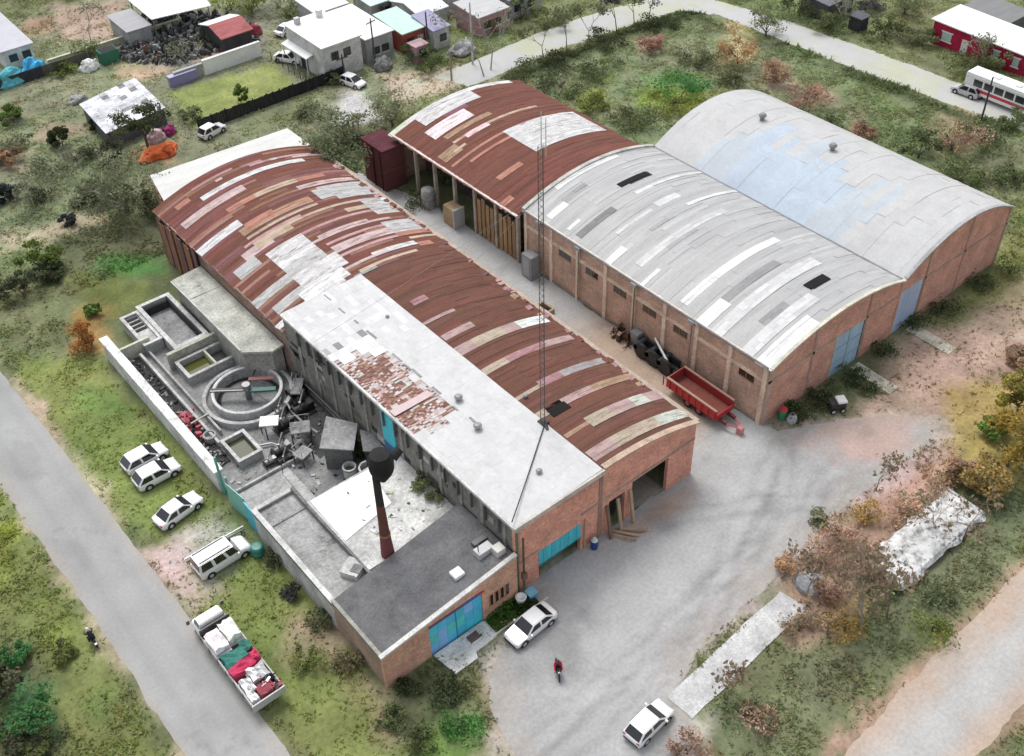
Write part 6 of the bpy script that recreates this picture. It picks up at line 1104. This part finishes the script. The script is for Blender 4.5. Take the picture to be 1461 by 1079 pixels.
# ------------------------------------------------------------------ trees and shrubs
def leaf_mesh(r, rx, ry, rz, zc, n, c, size, lumps=7, hollow=.35, flat=.0, spread=1.):
    """many small leaf-sized faces gathered in uneven clumps through the crown's volume"""
    mb = MB(); cl = []
    for k in range(lumps):
        while True:
            p = Vector((r.uniform(-1,1), r.uniform(-1,1), r.uniform(-.8,1)))
            if .2 < p.length < .98: break
        cl.append((p, r.uniform(.18,.46), r.uniform(.68,1.4)))
    for k in range(n):
        p0, cr, br = cl[r.randrange(lumps)]; d = Vector((r.gauss(0,1),r.gauss(0,1),r.gauss(0,1))).normalized()*cr*(r.random()**.45)*spread; p = p0+d
        q = Vector((p.x*rx,p.y*ry,zc+p.z*rz))
        if q.z < .05: q.z = r.uniform(.05,.4)
        nrm = (d+Vector((r.uniform(-.7,.7),r.uniform(-.7,.7),r.uniform(-.2,1.)))).normalized(); a = nrm.orthogonal().normalized(); b = nrm.cross(a); th = r.uniform(0,6.28); u = (a*math.cos(th)+b*math.sin(th)); w = nrm.cross(u); s_ = size*r.uniform(.55,1.35)
        cc = vary(c, .22, r); cc = (cc[0]*br*r.uniform(.85,1.2), cc[1]*br, cc[2]*br*r.uniform(.8,1.2))
        mb.quad([q-u*s_*.5, q+w*s_*.32, q+u*s_*.5, q-w*s_*.32], cc)
    return mb
def limbs(r, h, rr, c, n=5, top=.8, rad=.12):
    mb = MB(); mb.tube((0,0,0),(r.uniform(-.1,.1)*h*.3,r.uniform(-.1,.1)*h*.3,h),rad,rad*.6,c,7); br = MB()
    for k in range(n):
        a = r.uniform(0,6.28); z0 = h*r.uniform(.55,1); q = Vector((math.cos(a)*rr*r.uniform(.4,.8), math.sin(a)*rr*r.uniform(.4,.8), z0+rr*r.uniform(.4,1.)*top)); br.tube((0,0,z0), q, rad*.45, rad*.15, c, 5, False)
    return mb, br
def tree(name, label, cat, x, y, rx, rz, h, n, c, size=.34, seed=1, lumps=9, ry=None, group=None, trunkc=(.13,.10,.08), rad=None, spread=1.):
    r = random.Random(seed); ry = ry or rx*r.uniform(.85,1.1); t = thing(name, label, cat, (x,y,0), r.uniform(.01,6.2), group)
    tr, br = limbs(r, max(.25,h), min(rx*.8, rz), trunkc, 6, 1., rad or max(.04,.06*rx)); k = tr.build('trunk','bark',t,world=False); br.build('branch','bark',k,world=False)
    leaf_mesh(r, rx, ry, rz, max(h,.1)+rz*.8, n, c, size, lumps, spread=spread).build('crown','leaf',t,world=False); return t
def bare(name, label, x, y, h, spread, seed, c=(.28,.24,.21), depth=4, cat='tree', leaves=0, lc=(.3,.22,.1), group=None):
    r = random.Random(seed); t = thing(name, label, cat, (x,y,0), .0001, group); tw = MB(); tk = MB(); tips = []
    def grow(p, d, L, rad, k):
        q = p+d*L; (tk if k >= depth-1 else tw).tube(p, q, rad, rad*.62, c, 5 if k > 1 else 3, False)
        if k == 0: tips.append(q); return
        for i in range(r.choice((2,3,3))):
            nd = (d+Vector((r.gauss(0,.5),r.gauss(0,.5),r.gauss(.12,.3)))*spread).normalized(); grow(q, nd, L*r.uniform(.6,.85), max(.016,rad*.6), k-1)
    for s_ in range(2 if h < 3 else 1): grow(Vector((0,0,0)), Vector((r.gauss(0,.12),r.gauss(0,.12),1)).normalized(), h*.32, max(.035,h*.016), depth)
    o = tk.build('trunk','bark',t,world=False); tw.build('twigs','bark',t,world=False)
    if leaves:
        mb = MB()
        for k in range(leaves):
            q = r.choice(tips)+Vector((r.gauss(0,.25),r.gauss(0,.25),r.gauss(0,.25))); u = Vector((r.gauss(0,1),r.gauss(0,1),r.gauss(0,1))).normalized(); w = u.orthogonal().normalized(); s_ = r.uniform(.1,.26); mb.quad([q-u*s_,q+w*s_*.6,q+u*s_,q-w*s_*.6],vary(lc,.3,r))
        mb.build('crown','leaf',t,world=False)
    return t
G_DK=(.055,.07,.032); G_MID=(.085,.105,.045); G_BR=(.10,.15,.04); G_GR=(.15,.175,.095); G_YEL=(.29,.22,.055); G_OL=(.20,.175,.06); G_BRN=(.28,.19,.12); G_ORG=(.30,.155,.055); G_EM=(.06,.16,.055)
def T(px_, py_, w, hpx, c, label, name='shrub', seed=None, trunk=.15, n=None, size=.3, group=None, cat=None, spread=1.):
    """w, hpx: crown width and height as read on the photo; the crown stands on the spot under it"""
    T.k += 1; base = at(px_, py_); d = (base-CAM).dot(FW); m = d/FPX; rx = w*m/2*1.3; rz = max(.35, hpx*m/2*.98); c = tuple(v*1.5 for v in c); h = trunk*rz*2
    n = int(1.5*(n or min(2600, max(160, 260*(rx*rx+rx*rz)/.6))))
    return tree(name, label, cat or ('tree' if 'tree' in name else 'shrub'), base.x, base.y, rx*.92, rz*.8, h, n, c, size, seed or 100+T.k, 15 if rx > 1 else 8, group=group, spread=spread)
T.k = 0
T(212,212,62,54,G_DK,'dark round leafy tree with a visible trunk over the orange tarpaulin','tree',trunk=.55,n=1500,size=.34)
T(165,242,46,50,(.055,.06,.04),'dark spiky palm like shrub left of the orange tarpaulin',n=900); T(143,185,22,22,G_DK,'small dark shrub just below the left corner of the ruined shed'); T(90,208,28,30,G_DK,'dark round shrub on the dry ground left of the ruined shed')
T(345,150,18,28,G_BR,'small yellow green bush standing alone on the bright lawn',trunk=.3); T(20,175,40,26,G_BR,'bright green low shrub by the left edge above the dry ground')
T(488,282,80,110,(.115,.135,.075),'large grey green tree beside the end of the rusted shed','tree',trunk=.25,n=3400,size=.36,spread=1.2); T(488,205,84,66,(.17,.19,.12),'pale olive bushy tree behind the white annex roof','tree',n=2400,size=.36,spread=1.3); T(560,180,62,56,(.16,.18,.11),'pale green tree at the corner of the beige forecourt','tree',n=1200,spread=1.3); T(535,215,44,40,(.075,.09,.045),'dark green shrub between the annex roof and the rusted shed',n=900)
p = at(178,318); bare('bare_tree','grey leafless spreading tree left of the annex with pale roof',p.x,p.y,6.0,1.25,5,(.27,.27,.22),5,leaves=500,lc=(.17,.19,.11)); T(182,302,112,92,(.15,.165,.10),'pale grey green thicket around the leafless tree by the annex',n=2200,spread=1.4); T(130,290,50,34,(.13,.145,.085),'olive shrub left of the pale thicket by the dirt track')
T(62,385,50,56,(.10,.135,.035),'bright green bush at the left of the dirt track','shrub',n=1300); T(70,398,44,26,G_DK,'dark low shrub at the foot of the bright green bush'); T(35,425,46,46,(.07,.08,.045),'dark olive shrub on the verge at the left edge',n=900); T(125,500,40,60,G_ORG,'rusty orange dry bush on the verge beside the plant yard',n=900); T(135,448,22,20,G_BR,'small green bush just above the orange dry bush')
T(15,288,40,26,(.04,.045,.045),'very dark shrub near the left edge above the dirt track'); T(10,235,32,30,G_BRN,'reddish brown dry shrub at the left edge'); T(230,305,46,44,(.07,.085,.045),'dark green bush pressed against the annex plank cladding',n=800); T(100,320,24,16,(.05,.055,.055),'dark bush beside the pinkish track')
for i, (a, b, w_, h_, c, lb) in enumerate(((45,1040,72,62,(.055,.135,.05),'bright emerald bush in the lower left corner'),(12,985,56,70,(.085,.09,.055),'dark brown green bush at the lower left edge'),(20,1075,60,40,(.08,.085,.05),'dark olive bush at the very bottom left corner'),(62,1078,44,30,(.12,.15,.06),'mid green bush at the bottom edge left of the road'),(22,940,34,30,G_EM,'small emerald shrub above the dark brown green bush'),(95,935,34,24,(.15,.18,.06),'yellow green low bush left of the motorcycle'))): T(a,b,w_,h_,c,lb,n=900)
for i, (a, b, w_, h_, c, lb) in enumerate(((600,84,40,34,(.06,.10,.04),'dark green shrub in front of the red walled house'),(615,100,52,22,(.10,.135,.05),'green hedge before the violet roofed house'),(585,66,34,18,(.07,.14,.045),'green vine over the front of the red walled house'),(360,20,40,34,(.14,.17,.05),'light green tree at the top edge left of the white houses'),(330,14,46,30,(.16,.20,.05),'yellow green tree at the top edge above the red roofed shed'),(410,24,44,30,(.12,.145,.06),'olive green tree at the top edge above the large white house'),(555,28,30,30,(.10,.10,.09),'grey green tree behind the narrow white roofed house'),(745,28,44,40,(.12,.145,.06),'olive tree at the top edge before the grey block house'),(785,38,46,30,(.15,.18,.085),'pale green tree right of the grey block house'),(700,30,40,34,(.3,.3,.28),'pale grey dry bush beside the pink sided house'),(475,120,26,18,(.12,.14,.07),'low green shrub beside the black fence end'))): T(a,b,w_,h_,c,lb,n=700)
for i, (a, b, h_, lb) in enumerate(((130,60,5.5,'leafless pale tree behind the boundary wall at the upper left'),(270,100,4.5,'leafless grey tree standing against the stained wall stub'),(700,100,8.0,'tall leafless tree right of the rubble by the pink sided house'),(645,75,6.0,'leafless grey tree among the blocks beside the pink sided house'),(50,300,4.0,'thin leafless grey tree on the dry ground at the left'),(105,255,3.5,'thin leafless shrub in the dry ground below the ruined shed'),(1200,40,5,'pale leafless tree in front of the dark shack'),(1400,100,4.5,'pale leafless tree before the crimson house'))):
    p = at(a, b); bare('bare_tree',lb,p.x,p.y,h_,1.1,160+i,(.36,.34,.29),5,leaves=120,lc=(.25,.25,.17),cat='tree')
for i, (a, b, w_, h_, c, lb) in enumerate(((25,215,50,22,(.13,.15,.085),'olive scrub on the dry ground at the left edge'),(75,250,60,24,(.14,.155,.095),'grey green scrub in the middle of the dry ground'),(120,225,40,22,(.11,.125,.07),'green scrub between the dark round shrub and the spiky one'),(60,290,50,22,(.10,.115,.065),'dull green scrub by the upper end of the dirt track'),(255,75,30,20,(.09,.10,.075),'dark weedy bush growing in the scrap yard'),(290,60,26,20,(.10,.11,.08),'dark bush beside the red roofed shed'),(275,170,30,18,(.12,.14,.07),'green bush at the near corner of the bright lawn'),(120,80,36,26,(.12,.14,.06),'green bush behind the pale boundary wall'),(90,105,30,16,(.13,.16,.05),'yellow green weeds before the boundary wall'),(440,165,40,16,(.14,.16,.09),'pale green weeds under the black fence'),(230,25,36,22,(.09,.10,.08),'dark bush under the white carport roof'))): T(a,b,w_,h_,c,lb,n=600,spread=1.3)
ST = 'trees along the far street'
for i, (a, b, h_) in enumerate(((690,106,7),(775,82,6),(808,72,6.5),(838,62,6),(880,44,6.5),(905,34,6),(925,28,6))):
    p = at(a, b+2); bare('street_tree',['leafless grey tree at the near end of the far street','sparse street tree second from the near end of the far street','sparse street tree third from the near end of the far street','sparse street tree in the middle of the far street row','dark trunked street tree with a grey crown beyond the middle of the row','pale trunked street tree next to last in the far street row','pale trunked street tree last in the far street row'][i],p.x,p.y,h_,1.0,40+i,(.33,.31,.26) if i != 4 else (.12,.11,.1),4,leaves=0 if i == 0 else 420,lc=(.17,.19,.09) if i != 4 else (.10,.10,.10),group=ST)
for i, (a, b, w_, h_, c, lb) in enumerate(((1052,92,44,62,(.33,.225,.12),'tall orange brown dry tree at the far corner of the meadow'),(1092,52,52,52,(.14,.16,.08),'olive tree at the bend of the far street'),(1140,22,56,40,(.075,.09,.04),'dark green tree at the top edge beyond the bend'),(1185,42,46,32,(.10,.12,.055),'bushy green tree covering the dark shack'),(1262,56,50,40,(.085,.10,.045),'dark hedge bush right of the black hut'),(1310,64,40,28,(.15,.17,.09),'pale bush between the hedge bush and the crimson house'),(1410,98,42,52,(.15,.165,.09),'grey green tree in front of the crimson house'),(1425,90,22,30,(.22,.13,.07),'brown bush against the crimson wall'),(1385,105,60,30,(.10,.12,.05),'dark green hedge between the bus and the crimson house'),(1357,215,66,64,(.30,.205,.145),'pinkish brown dry bush in the upper right meadow'),(1310,225,60,44,(.085,.105,.05),'dark green bush left of the pinkish brown dry bush'),(1400,205,54,40,(.10,.125,.06),'green bush right of the pinkish brown dry bush'),(1230,205,30,44,(.27,.18,.13),'reddish brown dry shrub behind the white vaulted roof'),(1150,148,56,26,(.27,.18,.13),'low reddish brown scrub at the top of the white vaulted roof'),(1105,118,34,38,(.26,.18,.12),'reddish brown dry shrub in the middle of the meadow'),(930,72,30,26,(.30,.18,.14),'small brick red dry shrub in the far meadow'),(1290,20,60,40,(.13,.15,.075),'olive thicket at the top edge beyond the far street'),(1440,180,44,30,(.12,.15,.065),'green bush at the right edge beside the street'),(1235,12,40,24,(.10,.09,.10),'dark thicket beside the dark shack'))): T(a,b,w_,h_,c,lb,'tree' if 'tree' in lb else 'shrub',n=900,spread=1.2)
r8 = random.Random(88)
for i, (a, b, w_, h_, c, lb) in enumerate(((735,150,60,36,(.075,.09,.045),'dark green thicket right beside the rusted shed roof'),(800,125,70,30,(.09,.11,.055),'dark green thicket in the near corner of the meadow'),(860,108,60,26,(.10,.125,.06),'green scrub clump left of the middle meadow'),(845,150,44,26,(.15,.175,.05),'yellow green scrub clump behind the rusted shed'),(980,128,80,26,(.055,.17,.05),'vivid green scrub clump in the meadow behind the white roof'),(960,150,70,22,(.16,.19,.05),'yellow green scrub below the vivid green clump'),(900,175,60,30,(.10,.12,.06),'green scrub by the valley of the two roofs'),(1000,90,60,26,(.12,.14,.075),'grey green scrub in the far middle meadow'),(940,40,56,16,(.06,.075,.035),'dark hedge clump along the far street'),(860,62,60,16,(.06,.075,.035),'dark hedge clump at the middle of the far street edge'),(780,94,60,16,(.065,.08,.04),'dark hedge clump near the beginning of the far street'),(1180,185,50,28,(.10,.125,.06),'green scrub clump above the white vaulted roof edge'),(1280,255,56,30,(.09,.11,.05),'green scrub clump beside the right end of the white roof'),(1370,262,60,34,(.10,.13,.055),'green scrub behind the right corner of the white shed'),(1440,262,44,36,(.085,.11,.05),'green scrub at the right edge beyond the white shed'),(1050,120,50,26,(.12,.14,.07),'grey green scrub behind the crest of the white roof'),(760,180,40,24,(.09,.11,.055),'green scrub touching the rear of the white patched vault'))): T(a,b,w_,h_,c,lb,n=800,trunk=.02,spread=1.25)
# right hand thicket
for i, (a, b, w_, h_, c, lb) in enumerate(((1437,665,78,120,G_YEL,'large golden yellow tree at the right edge'),(1450,590,60,80,(.27,.24,.07),'olive yellow tree at the right edge above the golden one'),(1400,700,56,60,(.25,.19,.075),'brownish yellow bush below the golden tree'),(1420,620,34,30,(.12,.20,.05),'bright green sprig bush inside the yellow trees'),(1455,520,40,30,(.30,.22,.15),'tan dry bush at the right edge below the green verge'),(1370,690,40,44,(.28,.20,.13),'tan brown dry bush left of the golden tree'))): T(a,b,w_,h_,c,lb,'tree' if 'tree' in lb else 'shrub',n=2000,size=.32,spread=1.2,trunk=.2)
for i, (a, b, w_, h_, c, lb) in enumerate(((1235,740,46,46,(.30,.22,.09),'mustard dry bush above the collapsed white roof'),(1285,735,56,40,(.34,.245,.18),'pinkish tan dry bush behind the collapsed white roof'),(1190,770,50,44,(.29,.20,.145),'brown dry bush left of the mustard one'),(1165,800,50,40,(.27,.18,.13),'reddish brown dry bush above the end of the pale path'),(1215,800,60,44,(.27,.19,.14),'brown scrub left of the collapsed white roof'),(1180,850,44,40,(.24,.165,.12),'dark brown scrub beside the pale path end'),(1120,810,34,34,(.32,.22,.14),'small tan scrub at the yard edge'),(1170,745,30,24,(.15,.17,.10),'grey green shrub at the yard edge near the thicket'),(1310,740,70,22,(.16,.18,.10),'green creeper over the upper edge of the collapsed white roof'),(1250,840,50,40,(.14,.165,.09),'green shrub at the lower left end of the collapsed white roof'),(1320,850,60,36,(.12,.145,.075),'green shrub at the lower side of the collapsed white roof'),(1205,900,50,46,(.24,.18,.07),'mustard brown bush below the pale path end'),(1140,900,46,36,(.20,.16,.11),'brown green bush along the lower side of the pale path'),(1345,700,44,30,(.30,.22,.15),'tan scrub at the far end of the collapsed white roof'),(980,1075,60,40,(.25,.17,.125),'brown dry bush at the bottom edge beside the white hatchback'),(1080,1030,50,30,(.23,.165,.115),'brown dry shrub in the lower meadow'),(1330,900,60,28,(.15,.185,.05),'bright green scrub beside the dirt road'))): T(a,b,w_*.9,h_*.85,tuple(v*1.25 for v in c),lb,n=430,size=.24,trunk=.1,spread=1.5)
for i, (a, b, h_, lb) in enumerate(((1228,905,7.5,'tall leafless tree standing before the end of the collapsed white roof'),(1265,880,6.0,'leafless grey tree at the lower side of the collapsed white roof'),(1150,850,4.5,'leafless twiggy shrub by the grey concrete block'),(1205,830,5.0,'leafless brown twiggy tree between path and collapsed roof'),(1330,760,4.0,'leafless twiggy shrub leaning over the collapsed roof'),(1180,905,5.0,'leafless grey tree below the pale path end'),(1250,700,4.0,'leafless brown shrub at the yard corner'),(1375,770,4.5,'leafless grey shrub at the far end of the collapsed roof'),(1130,830,3.5,'small leafless shrub at the top of the pale path'),(1035,985,3.0,'thin leafless sapling with its grey twigs over the pale path'))):
    p = at(a, b); bare('bare_tree',lb,p.x,p.y,h_,1.15,60+i,(.30,.27,.235) if i % 2 == 0 else (.24,.17,.13),5,leaves=420 if i < 2 else 120,lc=(.33,.25,.17),cat='tree' if h_ > 4 else 'shrub')
# weeds and shrubs at the sheds, alley and lawns
for i, (a, b, w_, h_, c, lb) in enumerate(((738,352,30,34,(.07,.10,.04),'green shrub in the alley by the timber slats'),(760,372,24,20,(.10,.13,.05),'low green shrub in the alley by the grey cabinet'),(640,262,26,24,(.14,.18,.08),'pale green shrub growing by the water tank'),(600,295,36,16,(.09,.11,.05),'low green weeds clump at the back end of the alley'),(1130,592,40,22,(.055,.075,.03),'dark green weed clump at the corner of the grey shed'),(1165,570,44,22,(.06,.08,.035),'dark green weed clump left of the nearer ramp'),(1215,540,44,20,(.065,.09,.04),'dark green weed clump before the nearer blue door'),(1255,500,44,20,(.06,.085,.04),'dark green weed clump between the two ramps'),(1300,465,44,18,(.06,.085,.04),'dark green weed clump before the farther blue door'),(1345,440,44,22,(.07,.095,.045),'dark green weed clump right of the farther ramp'),(1395,405,50,20,(.07,.09,.045),'dark green weed clump under the white shed gable'),(1440,390,40,40,(.12,.15,.06),'bright green bush at the right edge beside the white shed'),(1240,560,30,16,(.10,.125,.06),'grey green weed clump by the nearer ramp edge'),(720,872,44,16,(.05,.12,.02),'vivid green clump on the small front lawn'),(745,860,34,14,(.045,.07,.02),'green clump painted dark as shade on one side of the front lawn'),(585,985,34,16,(.05,.065,.03),'weed clump painted dark as shade at the foot of the corner brick wall'),(640,990,44,20,(.055,.075,.035),'dark weeds before the turquoise gate pad'),(660,1040,50,24,(.07,.18,.05),'emerald weed clump at the yard entrance'),(600,1060,40,26,(.09,.115,.05),'green shrub at the bottom edge left of the yard entrance'),(560,1030,34,22,(.11,.14,.06),'olive shrub below the brick corner'),(415,850,26,26,(.05,.05,.05),'very dark shrub against the side of the service block'),(398,800,30,26,(.08,.095,.05),'green shrub under the side wall of the service block'),(460,890,40,24,(.10,.12,.06),'green shrub beside the office side wall'),(440,945,44,24,(.17,.20,.07),'yellow green clump right of the lorry'),(500,950,40,22,(.15,.14,.08),'brown green clump on the slope left of the office'),(545,605,24,22,(.09,.11,.045),'green shrub growing against the factory wall near the teal hatch'),(530,560,26,26,(.08,.095,.045),'green vine under the ruined white roof'),(605,665,26,20,(.12,.15,.07),'green creeper on the pale slab by the tall wall'),(610,690,20,14,(.17,.19,.1),'pale weed tuft on the edge of the pale slab'))): T(a,b,w_,h_,c,lb,n=500,size=.22,trunk=.02,spread=1.3)  # brick corner clump and one lawn clump carry wall shade in their colour
for o in bpy.data.objects:                          # a few of these root on roofs or slabs
    if o.get('label') in ('green creeper on the pale slab by the tall wall','pale weed tuft on the edge of the pale slab'): o.location.z = 3.72; o.location.x = 11.9; o.location.y = 11.4 if 'creeper' in o['label'] else 9.4
    if o.get('label') == 'green vine under the ruined white roof': o.location.x = 12.1; o.location.y = 22.3
    if o.get('label') == 'green shrub growing against the factory wall near the teal hatch': o.location.x = 12.0; o.location.y = 20.4
# ------------------------------------------------------------------ daylight: bright thin overcast, sun high behind the sheds
EL, AZ = math.radians(62), math.radians(14)          # azimuth measured from +y toward +x
w = bpy.data.worlds.new('World'); scene.world = w; w.use_nodes = True; n = w.node_tree; n.nodes.clear()
out = n.nodes.new('ShaderNodeOutputWorld'); bg = n.nodes.new('ShaderNodeBackground'); sky = n.nodes.new('ShaderNodeTexSky'); hs = n.nodes.new('ShaderNodeHueSaturation')
sky.sky_type = 'NISHITA'; sky.sun_disc = False; sky.sun_elevation = EL; sky.sun_rotation = AZ; sky.air_density = 1.0; sky.dust_density = 3.0; sky.ozone_density = 1.0
hs.inputs['Saturation'].default_value = .28
n.links.new(sky.outputs[0], hs.inputs['Color']); n.links.new(hs.outputs[0], bg.inputs[0]); n.links.new(bg.outputs[0], out.inputs[0]); bg.inputs[1].default_value = .15
sl_ = bpy.data.lights.new('sun', 'SUN'); sl_.energy = .9; sl_.angle = math.radians(20); sl_.color = (1, .97, .93)
so = bpy.data.objects.new('sun', sl_); COL.objects.link(so)
dirv = Vector((math.sin(AZ)*math.cos(EL), math.cos(AZ)*math.cos(EL), math.sin(EL))); so.rotation_euler = dirv.to_track_quat('Z', 'Y').to_euler(); so.location = (0, 0, 120)
vs_ = scene.view_settings; scene.display_settings.display_device = 'sRGB'; vs_.view_transform = 'Standard'; vs_.look = 'None'; vs_.exposure = .6; vs_.gamma = 1
scene.render.engine = 'CYCLES'; scene.cycles.max_bounces = 5; scene.cycles.diffuse_bounces = 3
